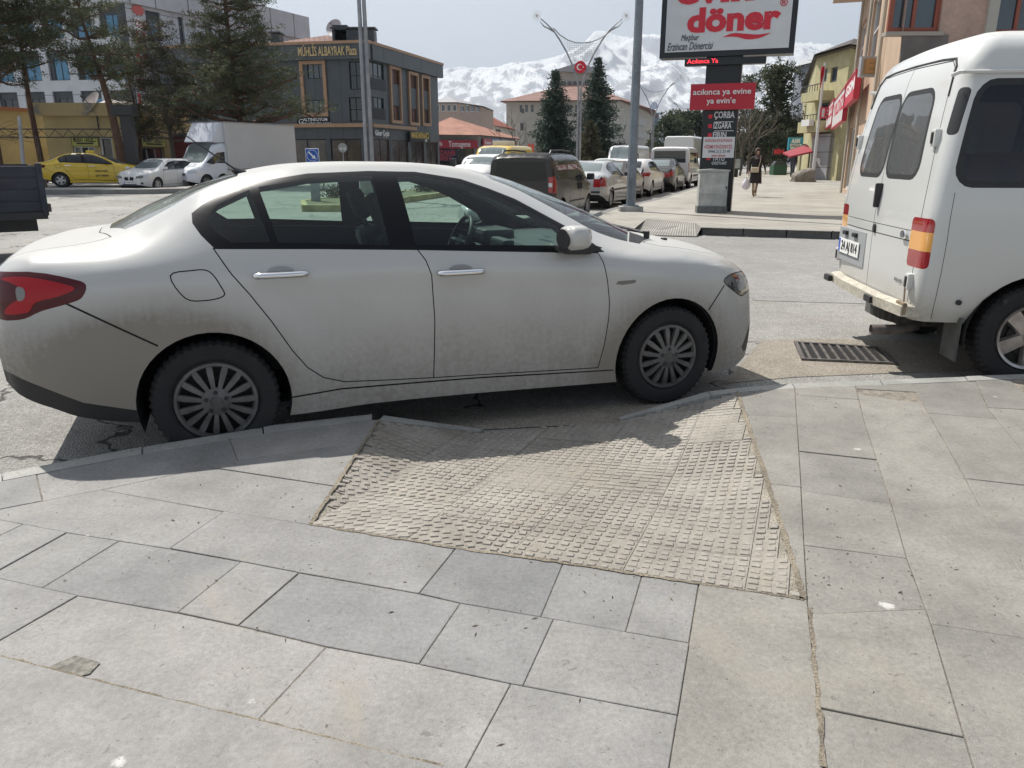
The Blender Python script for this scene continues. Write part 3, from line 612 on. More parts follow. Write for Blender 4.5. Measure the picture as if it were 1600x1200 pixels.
def W(px, py, z=PZ): p = at_z(px, py, z); return (p.x, p.y)
# road: one sheet to the horizon, finer near by
b = MB(); b.poly([(-6000, -300, 0), (6000, -300, 0), (6000, 9000, 0), (-6000, 9000, 0)]); tag(b.build('road', ROAD), kind='structure')
pt = MB()
pt.poly([(*W(1180, 470, 0), .004), (*W(1700, 485, 0), .004), (*W(1700, 372, 0), .004), (*W(1060, 372, 0), .004), (*W(1100, 420, 0), .004)]); tag(pt.build('road_patch', PATCH), kind='structure')
# near pavement slabs from the measured joints
KO_L = [W(-260, 792), W(0, 739), W(232, 695), W(417, 665), W(582, 647)]          # kerb outer top edge, left of the ramp
KO_R = [W(1106, 611), W(1157, 605), W(1229, 599), W(1280, 596), W(1600, 584.5), W(1900, 577)]
KI_L = [W(-260, 808), W(0, 752), W(232, 707), W(417, 677), W(582, 656)]
KI_R = [W(1111, 618), W(1157, 612), W(1229, 607), W(1280, 605), W(1600, 592), W(1900, 584)]
rA, rB, rC, rD = W(592, 656), W(485, 820), W(1256, 937), W(1152, 613)
rE, rF = W(748, 676, .02), W(968, 657, .02)
segs = []
def ln(*pts, e0=0.0, e1=0.0):
    q = [Vector(W(*p)) for p in pts]
    if e0: q[0] = q[0] + (q[0] - q[1]).normalized() * e0
    if e1: q[-1] = q[-1] + (q[-1] - q[-2]).normalized() * e1
    for a, c in zip(q, q[1:]): segs.append((a, c))
x_ = .03
ln((0, 795), (170, 762), (372, 720), (556, 693), e0=2, e1=.05)
ln((57, 742), (66, 781), e0=x_, e1=x_); ln((360, 688), (373, 722), e0=x_, e1=x_); ln((330, 730), (527, 760), e0=x_, e1=x_)
ln((160, 765), (350, 799), (485, 820), e0=.04, e1=.0)
ln((0, 812), (105, 832), (265, 857), (375, 877), (470, 895), (655, 927), (720, 942), (865, 967), (1077, 1005), e0=2.5, e1=x_)
ln((0, 903), (122, 930), (278, 957), (372, 977), (510, 1010), (655, 1037), (800, 1068), (1062, 1118), e0=2.5, e1=x_)
ln((0, 1027), (225, 1085), (400, 1127), (690, 1200), e0=2.5, e1=2.0)
ln((350, 799), (265, 857), e0=x_, e1=x_); ln((712, 857), (655, 927), e0=x_, e1=x_); ln((880, 880), (845, 964), e0=x_, e1=x_); ln((1002, 902), (977, 988), e0=x_, e1=x_)
ln((1092, 913), (1077, 1005), (1045, 1200), e0=x_, e1=3)
ln((35, 820), (0, 837), e0=x_, e1=2); ln((105, 832), (0, 890), e0=x_, e1=.4); ln((185, 845), (67, 917), e0=x_, e1=x_); ln((377, 877), (277, 957), e0=x_, e1=x_); ln((467, 895), (372, 977), e0=x_, e1=x_)
ln((720, 942), (655, 1037), e0=x_, e1=x_); ln((865, 967), (817, 1072), e0=x_, e1=x_); ln((122, 930), (0, 1000), e0=x_, e1=.5); ln((510, 1010), (400, 1127), e0=x_, e1=x_); ln((800, 1066), (728, 1200), e0=x_, e1=.9)
ln((222, 1086), (98, 1200), e0=x_, e1=1.2)
ln((1242, 606), (1252, 765), (1262, 942), (1280, 1107), (1287, 1200), e0=x_, e1=3)
ln((1160, 648), (1247, 652), e0=x_, e1=x_); ln((1200, 756), (1252, 762), e0=x_, e1=x_); ln((1245, 617), (1340, 624), e0=x_, e1=x_); ln((1250, 705), (1370, 718), e0=x_, e1=x_)
ln((1255, 767), (1395, 787), e0=x_, e1=x_); ln((1260, 852), (1417, 872), e0=x_, e1=x_); ln((1280, 1106), (1507, 1152), e0=x_, e1=x_); ln((1264, 960), (1448, 952), e0=x_, e1=x_)
ln((1337, 603), (1352, 662), (1390, 777), (1417, 872), (1435, 920), (1455, 975), (1507, 1151), (1522, 1200), e0=x_, e1=3)
ln((1352, 662), (1455, 669), e0=x_, e1=x_); ln((1390, 776), (1532, 792), e0=x_, e1=x_); ln((1452, 974), (1600, 997), e0=x_, e1=1.5)
ln((1425, 600), (1452, 647), (1510, 750), (1550, 827), (1600, 905), e0=x_, e1=2.0)
ln((1447, 645), (1550, 654), e0=x_, e1=x_); ln((1510, 748), (1600, 758), e0=x_, e1=2.0); ln((1525, 596), (1545, 640), (1600, 707), e0=.06, e1=2.5); ln((1337, 607), (1427, 612), e0=x_, e1=x_); ln((1543, 637), (1600, 640), e0=x_, e1=2)
ln((1580, 595), (1800, 800), e0=.05, e1=2)
ring_poly = KI_L + [rA, rB, rC, rD] + KI_R[1:] + [(9, KI_R[-1][1]), (9, .3), (-6, .3), (-6, KI_L[0][1])]
V_ = [Vector(p) for p in ring_poly]; E_ = [(i, (i + 1) % len(V_)) for i in range(len(V_))]
for a, c in segs: E_.append((len(V_), len(V_) + 1)); V_ += [a, c]
cdt = geometry.delaunay_2d_cdt(V_, E_, [], 0, 1e-5)
cv, ce, cf, oe = cdt[0], cdt[1], cdt[2], cdt[4]
con = {tuple(sorted(e)) for e, o in zip(ce, oe) if len(o)}
emap = {}
for fi, f in enumerate(cf):
    for i in range(len(f)): emap.setdefault(tuple(sorted((f[i], f[(i + 1) % len(f)]))), []).append(fi)
cent = np.array([[sum(cv[i].x for i in f) / len(f), sum(cv[i].y for i in f) / len(f)] for f in cf]); inn = inside(cent, ring_poly)
reg = [-1] * len(cf); nr = 0
for s0 in range(len(cf)):
    if reg[s0] >= 0 or not inn[s0]: continue
    st = [s0]; reg[s0] = nr
    while st:
        f = st.pop(); F = cf[f]
        for i in range(len(F)):
            e = tuple(sorted((F[i], F[(i + 1) % len(F)])))
            if e in con: continue
            for g in emap[e]:
                if reg[g] < 0 and inn[g]: reg[g] = nr; st.append(g)
    nr += 1
def region_loop(r):
    nxt = {}
    for fi in range(len(cf)):
        if reg[fi] != r: continue
        F = cf[fi]
        for i in range(len(F)):
            a, c = F[i], F[(i + 1) % len(F)]; g = [q for q in emap[tuple(sorted((a, c)))] if q != fi]
            if not g or reg[g[0]] != r: nxt[a] = c
    s = next(iter(nxt)); loop = [s]; k = nxt[s]
    while k != s and len(loop) < 500: loop.append(k); k = nxt.get(k, s)
    pts = [cv[i] for i in loop]; out = []
    for i in range(len(pts)):
        a, p, c = pts[i - 1], pts[i], pts[(i + 1) % len(pts)]
        if (p - a).length < 1e-4: continue
        if abs((p - a).normalized().cross((c - p).normalized())) > .004 or (c - p).length < 1e-4: out.append(p)
    return out
random.seed(5)
pav = MB(); tones = []; base_z = PZ - .0045
def slab(mb, poly, z, drop=.014, g=.0035, bev=.002, mi=0, tone=None):
    if len(poly) < 3: return
    p0 = inset(poly, g); p1 = inset(poly, g + bev); n = len(p0); mb.m = mi; tx, ty = random.uniform(-.0035, .0035), random.uniform(-.0035, .0035); c = p0[0]
    zz = lambda p: z + tx * (p[0] - c[0]) + ty * (p[1] - c[1])
    vs = [(*p, z - drop) for p in p0] + [(*p, zz(p) - bev * .8) for p in p0] + [(*p, zz(p)) for p in p1]
    fs = [(i, (i + 1) % n, n + (i + 1) % n, n + i) for i in range(n)] + [(n + i, n + (i + 1) % n, 2 * n + (i + 1) % n, 2 * n + i) for i in range(n)] + [tuple(range(2 * n, 3 * n))]
    mb.add(vs, fs); tones.extend([tone if tone is not None else random.random()] * len(vs))
def set_tone(o, tones):
    at = o.data.attributes.new('tone', 'FLOAT', 'POINT'); at.data.foreach_set('value', tones)
bd0, bd1 = Vector(W(1092, 913)), Vector(W(1045, 1200))
for r in range(nr):
    lp = region_loop(r)
    if len(lp) < 3: continue
    cx = sum(p.x for p in lp) / len(lp); cy = sum(p.y for p in lp) / len(lp)
    right = (bd1 - bd0).cross(Vector((cx, cy)) - bd0) > 0 if cy < rC[1] + .3 else cx > rB[0] + 1.2
    wd = random.uniform(.0008, .0028); slab(pav, lp, PZ + random.uniform(-.0015, .0015), g=wd, mi=1 if right else 0)
# slabs further to the right and the pavement behind the camera keep the same mesh
po = pav.build('pavement', [SLAB_B, SLAB_G], fix=True); set_tone(po, tones); tag(po, kind='structure')
bp_ = MB(); bp_.poly([(*p, base_z) for p in ring_poly]); tag(bp_.build('pavement_bed', GROUT), kind='structure')
far_p = MB(); far_p.poly([(-6, .3, PZ - .002), (9, .3, PZ - .002), (9, -6, PZ - .002), (-6, -6, PZ - .002)]); tag(far_p.build('pavement_behind', SLAB_G), kind='structure')
# kerbstones
tones = []; kb = MB()
def lerp_path(path, s):
    d = 0
    for a, c in zip(path, path[1:]):
        L_ = (Vector(c) - Vector(a)).length
        if s <= d + L_ + 1e-9: return Vector(a).lerp(Vector(c), (s - d) / L_)
        d += L_
    return Vector(path[-1])
def plen(path): return sum((Vector(c) - Vector(a)).length for a, c in zip(path, path[1:]))
def kerb_run(mb, outer, inner, step, ztop=lambda s: PZ, zbot=-.02):
    L1, L2 = plen(outer), plen(inner); n = max(1, round(L1 / step))
    for i in range(n):
        g = .003 / L1; m = 4
        fr = [(i + g) / n + ((1 - 2 * g * n * .5) / n) * k / m for k in range(m + 1)]
        fr = [i / n + .004 / step / n + (1 / n - .008 / step / n) * k / m for k in range(m + 1)]
        O_ = [lerp_path(outer, f * L1) for f in fr]; I_ = [lerp_path(inner, f * L2) for f in fr]; zs = [ztop(f) for f in fr]; dz = random.uniform(-.003, .004)
        k0 = len(mb.v)
        rows = [[(*o, zbot) for o in O_], [(*o, z - .012 + dz) for o, z in zip(O_, zs)], [(*(o.lerp(q, .10)), z + dz) for o, q, z in zip(O_, I_, zs)], [(*q, z + dz) for q, z in zip(I_, zs)], [(*q, zbot) for q in I_]]
        vs = [p for r_ in rows for p in r_]; fs = []
        for a in range(4):
            for k in range(m): fs.append((a * (m + 1) + k, a * (m + 1) + k + 1, (a + 1) * (m + 1) + k + 1, (a + 1) * (m + 1) + k))
        fs.append(tuple(a * (m + 1) for a in range(5))); fs.append(tuple(a * (m + 1) + m for a in range(5)))
        mb.add(vs, fs); tones.extend([random.random()] * len(vs))
kerb_run(kb, KO_L, KI_L, .62); kerb_run(kb, KO_R, KI_R, .62)
kerb_run(kb, [W(600, 648), (rE[0] + .03, rE[1] + .05)], [rA, rE], 1.5, lambda f: PZ - (PZ - .025) * f)
kerb_run(kb, [(rF[0], rF[1] + .05), W(1106, 611)], [rF, W(1111, 618)], 1.5, lambda f: .025 + (PZ - .025) * f)
ko = kb.build('kerb', KERB); set_tone(ko, tones); tag(ko, kind='structure')
# ramp with raised pads
def ramp_z(x, y):
    p = Vector((x, y)); B_, C_, E2, F2 = map(Vector, (rB, rC, rE, rF)); A_, D_ = Vector(rA), Vector(rD)
    def bary(p, a, b, c, za, zb, zc):
        d = (b - a).cross(c - a); u = (b - p).cross(c - p) / d; v = (c - p).cross(a - p) / d; return u, v, 1 - u - v, u * za + v * zb + (1 - u - v) * zc
    for tri in (((A_, B_, E2), (PZ, PZ, .02)), ((B_, C_, E2), (PZ, PZ, .02)), ((C_, F2, E2), (PZ, .02, .02)), ((C_, D_, F2), (PZ, PZ, .02))):
        u, v, w_, z = bary(p, *tri[0], *tri[1])
        if min(u, v, w_) > -.001: return z
    return None
rm = MB(); zb_ = -.004
for t3 in ((rA, rB, rE), (rB, rC, rE), (rC, rF, rE), (rC, rD, rF)):
    zz = [(PZ if p in (rA, rB, rC, rD) else .02) + zb_ for p in t3]; rm.poly([(*p, z) for p, z in zip(t3, zz)])
rb_ = rm.build('ramp_base', mat('ramp_mortar', (.33, .30, .25), .95, n1=.35, s1=7, n2=.4, s2=130, bump=1, bs=150)); tag(rb_, kind='structure')
tones = []; tm = MB(); v_dir = (Vector(W(1078, 667)) - Vector(W(973, 888))).normalized(); u_dir = (Vector(rC) - Vector(rB)).normalized(); o_ = Vector(rB)
nu, nv = .045, .045; random.seed(9); plate_rnd = {}
quad_ramp = [rA, rB, rC, rD, rF, rE]; edge_in = inset(quad_ramp, .02)
for i in range(-20, 64):
    for j in range(-4, 60):
        pk = (i // 9, (j + 3 * (i // 9 % 2)) // 9)
        if pk not in plate_rnd: plate_rnd[pk] = (random.uniform(-.03, .03), random.choice((.006, .0065, .007, .008, .0045)), random.random(), random.random() < .12, random.uniform(-.004, .004))
        rot, hgt, tone, bars, lift = plate_rnd[pk]
        c0 = o_ + u_dir * (pk[0] * 9 + 4) * nu + v_dir * (j * nv); c = o_ + u_dir * ((i + .5) * nu) + v_dir * ((j + .5) * nv)
        left = c.x < rB[0] + .62 - .35 * (c.y - rB[1])
        if left: c = c + u_dir * .012 * math.sin(j * 1.7)
        if not inside([(c.x, c.y)], edge_in)[0]: continue
        z0 = ramp_z(c.x, c.y)
        if z0 is None: continue
        jj = (j + 3 * (i // 9 % 2)) % 9; e0, e1 = -.5 + (.025 if i % 9 == 0 else 0), .5 - (.025 if i % 9 == 8 else 0); g0, g1 = -.5 + (.025 if jj == 0 else 0), .5 - (.025 if jj == 8 else 0)
        if True:
            q4 = [o_ + u_dir * ((i + .5 + a_) * nu) + v_dir * ((j + .5 + b_) * nv) for a_, b_ in ((e0, g0), (e1, g0), (e1, g1), (e0, g1))]; z4 = [ramp_z(q.x, q.y) for q in q4]
            if None not in z4: tm.add([(q.x, q.y, z + .0015 + lift * .25) for q, z in zip(q4, z4)], [(0, 1, 2, 3)]); tones.extend([min(1, tone * .45 + random.uniform(0, .06))] * 4)
        if random.random() < .03: continue
        a = rot + random.uniform(-.08, .08) + (.55 if left else 0); du = Vector((u_dir.x * math.cos(a) - u_dir.y * math.sin(a), u_dir.x * math.sin(a) + u_dir.y * math.cos(a))); dv = Vector((-du.y, du.x))
        hu, hv = (.0150, .0125) if not bars else (.0215, .012); hu *= random.uniform(.75, 1.1); hv *= random.uniform(.8, 1.15); h = hgt * random.uniform(.7, 1.1); z0 += lift * .25 + .001
        vs = []
        for (k, zz, sc) in ((0, -.006, 1.12), (1, h * .8, 1.0), (2, h, .82)):
            for sx, sy in ((-1, -1), (1, -1), (1, 1), (-1, 1)):
                p = c + du * hu * sx * sc + dv * hv * sy * sc; zr = ramp_z(p.x, p.y); vs.append((p.x, p.y, (zr if zr is not None else z0) + zz))
        tm.add(vs, [(0, 1, 5, 4), (1, 2, 6, 5), (2, 3, 7, 6), (3, 0, 4, 7), (4, 5, 9, 8), (5, 6, 10, 9), (6, 7, 11, 10), (7, 4, 8, 11), (8, 9, 10, 11)]); tones.extend([min(1, max(0, .25 + tone * .6 + random.uniform(-.15, .15)))] * 12)
to_ = tm.build('tactile_ramp', TACT, fix=False); set_tone(to_, tones); tag(to_, kind='structure')
# dirt-filled wide joint on the right and lower edge of the ramp, plus grit scattered on the slabs
dj = MB()
def ribbon(mb, pts, w0, z, jit=.3):
    q = []
    for a, c in zip(pts, pts[1:]):
        a, c = Vector(a), Vector(c); m = max(2, int((c - a).length / .03))
        for k in range(m): q.append(a.lerp(c, k / m))
    q.append(Vector(pts[-1])); Lf, Rt = [], []
    for i, p in enumerate(q):
        d = (q[min(i + 1, len(q) - 1)] - q[max(i - 1, 0)]).normalized(); n_ = Vector((-d.y, d.x)); Lf.append(p + n_ * w0 * random.uniform(1 - jit, 1 + jit)); Rt.append(p - n_ * w0 * random.uniform(1 - jit, 1 + jit))
    for i in range(len(q) - 1): mb.quad((*Lf[i], z(Lf[i])), (*Lf[i + 1], z(Lf[i + 1])), (*Rt[i + 1], z(Rt[i + 1])), (*Rt[i], z(Rt[i])))
zf = lambda p: PZ + .0035
ribbon(dj, [rD, W(1200, 756), W(1232, 858), rC], .011, zf, .35); ribbon(dj, [rA, rB], .008, zf, .5); ribbon(dj, [rB, W(712, 857), W(880, 880), W(1092, 913), rC], .007, zf, .6)
ribbon(dj, [W(0, 1027), W(225, 1085), W(400, 1127), W(690, 1200)], .006, zf, .6); ribbon(dj, [W(1264, 950), W(1280, 1107), W(1287, 1200)], .006, zf, .7)
tag(dj.build('joint_dirt', DIRT), kind='stuff')
gr = MB(); random.seed(21)
for k in range(1500):
    if k < 700:
        q = Vector(random.choice([rB, rC, rD, W(1000, 800), W(1100, 850), W(900, 800), W(1180, 880)])) + Vector((random.gauss(0, .35), random.gauss(0, .25)))
        z = ramp_z(*q) if inside([tuple(q)], quad_ramp)[0] else PZ
    else:
        q = Vector((random.uniform(-3.5, 3.6), random.uniform(.7, 4.3))); z = PZ
        if not inside([tuple(q)], ring_poly)[0]: continue
    if z is None: continue
    s_ = random.choice((.001, .0012, .0015, .002, .003)); a = random.uniform(0, 6.3); e = random.choice((1, 1, 2.2, 4)); dx, dy = math.cos(a) * s_ * e, math.sin(a) * s_ * e; nx_, ny_ = -math.sin(a) * s_, math.cos(a) * s_
    zt = z + .002 + s_ * .7
    gr.add([(q.x - dx, q.y - dy, z + .001), (q.x + nx_, q.y + ny_, z + .001), (q.x + dx, q.y + dy, z + .001), (q.x - nx_, q.y - ny_, z + .001), (q.x + nx_ * .2, q.y + ny_ * .2, zt)], [(0, 1, 4), (1, 2, 4), (2, 3, 4), (3, 0, 4)])
tag(gr.build('grit', mat('grit_brown', (.12, .095, .07), .95, n1=.5, s1=3)), kind='stuff')
# sunken chip at the lower left joint and the chipped corner stone
ch = MB(); q = [W(78, 1042), W(118, 1025), W(157, 1036), W(140, 1054), W(112, 1060)]; ch.poly([(*p, PZ + .0025) for p in q]); tag(ch.build('mortar_patch', mat('mortar_patch', (.20, .19, .165), .95, n1=.4, s1=40, bump=1, bs=60)), kind='structure')
# dirt strip in the gutter on the right and concrete in front of the ramp
g_ = MB(); q = [W(1130, 600, 0), W(1240, 590, 0), W(1600, 575, 0), W(1640, 545, 0), W(1400, 531, 0), W(1250, 530, 0), W(1190, 533, 0), W(1165, 560, 0)]; g_.poly([(*p, .004) for p in q])
g_.poly([(rE[0] - .4, rE[1] + .03, .006), (rF[0] + .35, rF[1] + .05, .006), (rF[0] + .5, rF[1] + .45, .006), (rE[0] - .6, rE[1] + .42, .006)])
tag(g_.build('gutter', asphalt('gutter_concrete', (.24, .215, .18), .9, False)), kind='structure')
# drain grate
ga, gb, gc, gd = (Vector(W(x, y, 0)) for x, y in ((1240, 536), (1376, 545), (1402, 571), (1252, 564)))
dr = thing('drain_grate', 'rusty steel drain grate set in the gutter behind the white van', 'drain grate', (ga.x, ga.y, 0))
Og = Vector((ga.x, ga.y)); q = [p - Og for p in (ga, gb, gc, gd)]; IRON = mat('cast_iron', (.17, .155, .145), .55, .4, n1=.35, s1=18, n2=.3, s2=80)
h_ = MB(); h_.poly([(p.x, p.y, .006) for p in q]); h_.build('pit', GAP, dr)
fr_ = MB(); ins = inset([(p.x, p.y) for p in q], .028)
for i in range(4):
    a, c, d, e = q[i], q[(i + 1) % 4], ins[(i + 1) % 4], ins[i]; vs = [(*a, .005), (*c, .005), (*d, .005), (*e, .005), (*a, .022), (*c, .022), (*d, .020), (*e, .020)]
    fr_.add(vs, [(4, 5, 6, 7), (0, 1, 5, 4), (2, 3, 7, 6)])
fr_.build('grate_frame', IRON, dr)
for k in range(9):
    f = (k + .5) / 9; f2 = f + .022
    if k == 8: pass
    t0, t1 = Vector(ins[0]).lerp(Vector(ins[1]), f - .018), Vector(ins[0]).lerp(Vector(ins[1]), f + .018); b0, b1 = Vector(ins[3]).lerp(Vector(ins[2]), f - .018 + .01), Vector(ins[3]).lerp(Vector(ins[2]), f + .018 + .01)
    m = MB(); vs = [(*t0, .008), (*t1, .008), (*b1, .008), (*b0, .008), (*t0, .019), (*t1, .017), (*b1, .017), (*b0, .019)]
    m.add(vs, [(4, 5, 6, 7), (0, 1, 5, 4), (1, 2, 6, 5), (2, 3, 7, 6), (3, 0, 4, 7)]); m.build('grate_bar', IRON, dr)
# far corner pavement with its own dropped kerb
FK = [W(1340, 362), W(1092, 357), W(1082, 366)]
fz = PZ; far = [W(1900, 372, fz), W(1300, 361, fz), W(1092, 356, fz)]
r0, r1 = W(990, 361, fz), W(960, 360, fz)
c_kerb = [W(1700, 368, fz), W(1300, 361, fz), W(1096, 355, fz), W(1086, 348, fz), W(1010, 342, fz), W(990, 358, fz), W(955, 359, fz), W(935, 350, fz), W(930, 343, fz), W(938, 335, fz), W(960, 327, fz)]
c_kerb += [W(1040, 309, fz), W(1080, 296, fz), W(1120, 284, fz), (60, 180), (90, 180), (90, 14)]
fp = MB(); fp.poly([(*p, fz) for p in c_kerb]); pave_far = mat('far_paving', (.36, .345, .31), .8, n1=.18, s1=.35, n2=.15, s2=6, space='Object'); 
def tiles(name, c1, c2, sc, rot=0):
    if name in _M: return _M[name]
    m = bpy.data.materials.new(name); m.use_nodes = True; _M[name] = m; t = m.node_tree; b_ = t.nodes['Principled BSDF']; b_.inputs['Roughness'].default_value = .75
    g = t.nodes.new('ShaderNodeNewGeometry'); mp_ = t.nodes.new('ShaderNodeMapping'); mp_.inputs['Rotation'].default_value = (0, 0, rot); br = t.nodes.new('ShaderNodeTexBrick')
    t.links.new(g.outputs['Position'], mp_.inputs[0]); t.links.new(mp_.outputs[0], br.inputs[0]); br.inputs['Color1'].default_value = (*c1, 1); br.inputs['Color2'].default_value = (*c2, 1); br.inputs['Mortar'].default_value = (.16, .14, .12, 1)
    br.inputs['Scale'].default_value = sc; br.inputs['Mortar Size'].default_value = .012; br.inputs['Brick Width'].default_value = .8; br.inputs['Row Height'].default_value = .5
    n_ = t.nodes.new('ShaderNodeTexNoise'); n_.inputs['Scale'].default_value = .6; n_.inputs['Detail'].default_value = 8; t.links.new(g.outputs['Position'], n_.inputs[0])
    r_ = t.nodes.new('ShaderNodeValToRGB'); r_.color_ramp.elements[0].position = .3; r_.color_ramp.elements[1].position = .7; r_.color_ramp.elements[0].color = (.78, .76, .72, 1); r_.color_ramp.elements[1].color = (1.08, 1.08, 1.06, 1); t.links.new(n_.outputs['Fac'], r_.inputs[0])
    mm = t.nodes.new('ShaderNodeMix'); mm.data_type = 'RGBA'; mm.blend_type = 'MULTIPLY'; mm.inputs['Factor'].default_value = 1; t.links.new(br.outputs['Color'], mm.inputs['A']); t.links.new(r_.outputs[0], mm.inputs['B']); t.links.new(mm.outputs['Result'], b_.inputs['Base Color']); return m
tag(fp.build('far_pavement', tiles('far_tiles', (.35, .335, .30), (.30, .29, .265), .9, R(-20))), kind='structure')
fk = MB(); tones = []
DK = stone('dark_kerb', (.20, .20, .195), tint2=(.24, .235, .22), spots=False)
for a, c, m in ((c_kerb[0], c_kerb[1], 1), (c_kerb[1], c_kerb[2], 3), (c_kerb[5], c_kerb[6], 1), (c_kerb[6], c_kerb[7], 1), (c_kerb[7], c_kerb[8], 1), (c_kerb[8], c_kerb[9], 1), (c_kerb[9], c_kerb[10], 1), (c_kerb[10], c_kerb[11], 6), (c_kerb[11], c_kerb[12], 6), (c_kerb[12], c_kerb[13], 8)):
    a, c = Vector(a), Vector(c); d = (c - a).normalized(); n_ = Vector((d.y, -d.x))
    if m == 0: continue
    for k in range(m):
        p, q = a.lerp(c, k / m) + d * .01, a.lerp(c, (k + 1) / m) - d * .01; o = -n_ * .0 ; w_ = -n_ * .16
        fk.add([(*(p + n_ * .0 - n_ * -.02), -.01), (*(q + n_ * .02), -.01), (*(q + n_ * .02), fz + .006), (*(p + n_ * .02), fz + .006), (*(p + w_), fz + .006), (*(q + w_), fz + .006)], [(0, 1, 2, 3), (3, 2, 5, 4)]); tones.extend([random.random()] * 6)
o = fk.build('far_kerb', DK, fix=False); set_tone(o, tones); tag(o, kind='structure')
fr2 = MB(); fa, fb_, fc_, fd = (Vector(c_kerb[2]), Vector(c_kerb[3]), Vector(c_kerb[4]), Vector(c_kerb[5])); ge, gf = Vector(W(985, 367, .01)), Vector(W(1088, 370, .01))
fr2.poly([(*fb_, fz), (*fc_, fz), (*ge, .012), (*gf, .012)]); fr2.poly([(*fa, fz), (*fb_, fz), (*gf, .012)]); fr2.poly([(*fc_, fz), (*fd, fz), (*ge, .012)])
for k in range(26):      # ribs
    f = (k + .3) / 26; g = (k + .8) / 26; p, q, r_, s_ = fc_.lerp(fb_, f), fc_.lerp(fb_, g), ge.lerp(gf, g), ge.lerp(gf, f)
    fr2.m = 1; fr2.poly([(*p, fz + .012), (*q, fz + .012), (*r_, .024), (*s_, .024)])
tag(fr2.build('far_ramp', [mat('far_ramp_joint', (.17, .16, .145), .9), mat('far_ramp_rib', (.36, .35, .32), .9, n1=.2, s1=3)], fix=False), kind='structure')
# raised side street on the left and the planted traffic island
SZ = .20
ss = MB(); sp_ = [(-60, 32.2), (-23, 32.6), (-15.2, 33.6), (-12.5, 36), (-12.5, 46), (-15, 58), (-60, 58)]; ss.prism(sp_, 'z', .0, SZ); ss.build('side_street', mat('side_street', (.34, .33, .31), .85, n1=.2, s1=.5, n2=.15, s2=8)); tag(bpy.data.objects['side_street'], kind='structure')
sk = MB(); 
for a, c in zip(sp_[:4], sp_[1:4]):
    a, c = Vector(a), Vector(c); d = (c - a).normalized(); n_ = Vector((d.y, -d.x)); m = max(1, int((c - a).length / 1.0))
    for k in range(m):
        p, q = a.lerp(c, k / m) + d * .01, a.lerp(c, (k + 1) / m) - d * .01; sk.prism([tuple(p + n_ * .012), tuple(q + n_ * .012), tuple(q - n_ * .14), tuple(p - n_ * .14)], 'z', 0, SZ + .006)
tag(sk.build('side_street_kerb', mat('grey_kerb', (.22, .22, .21), .9, n1=.2, s1=2)), kind='structure')
isl = [W(472, 331, 0), W(545, 331, 0), W(660, 313, 0), W(742, 301, 0), (-1.0, 62), (-2.2, 62), W(640, 304, 0), W(500, 318, 0), W(470, 322, 0)]
im = MB(); im.prism(inset(isl, .16), 'z', .0, .17); tag(im.build('island_grass', mat('dry_grass', (.15, .15, .075), .95, n1=.35, s1=1.2, n2=.4, s2=30, col2=(.22, .19, .12))), kind='structure')
ik = MB(); ii = inset(isl, .16)
for i in range(len(isl)):
    a, c, d, e = isl[i], isl[(i + 1) % len(isl)], ii[(i + 1) % len(isl)], ii[i]; ik.add([(*a, 0), (*c, 0), (*c, .19), (*a, .19), (*d, .19), (*e, .19), (*e, .1), (*d, .1)], [(0, 1, 2, 3), (3, 2, 4, 5), (5, 4, 7, 6)])
tag(ik.build('island_kerb', mat('yellow_kerb', (.45, .38, .20), .85, n1=.3, s1=3)), kind='structure')
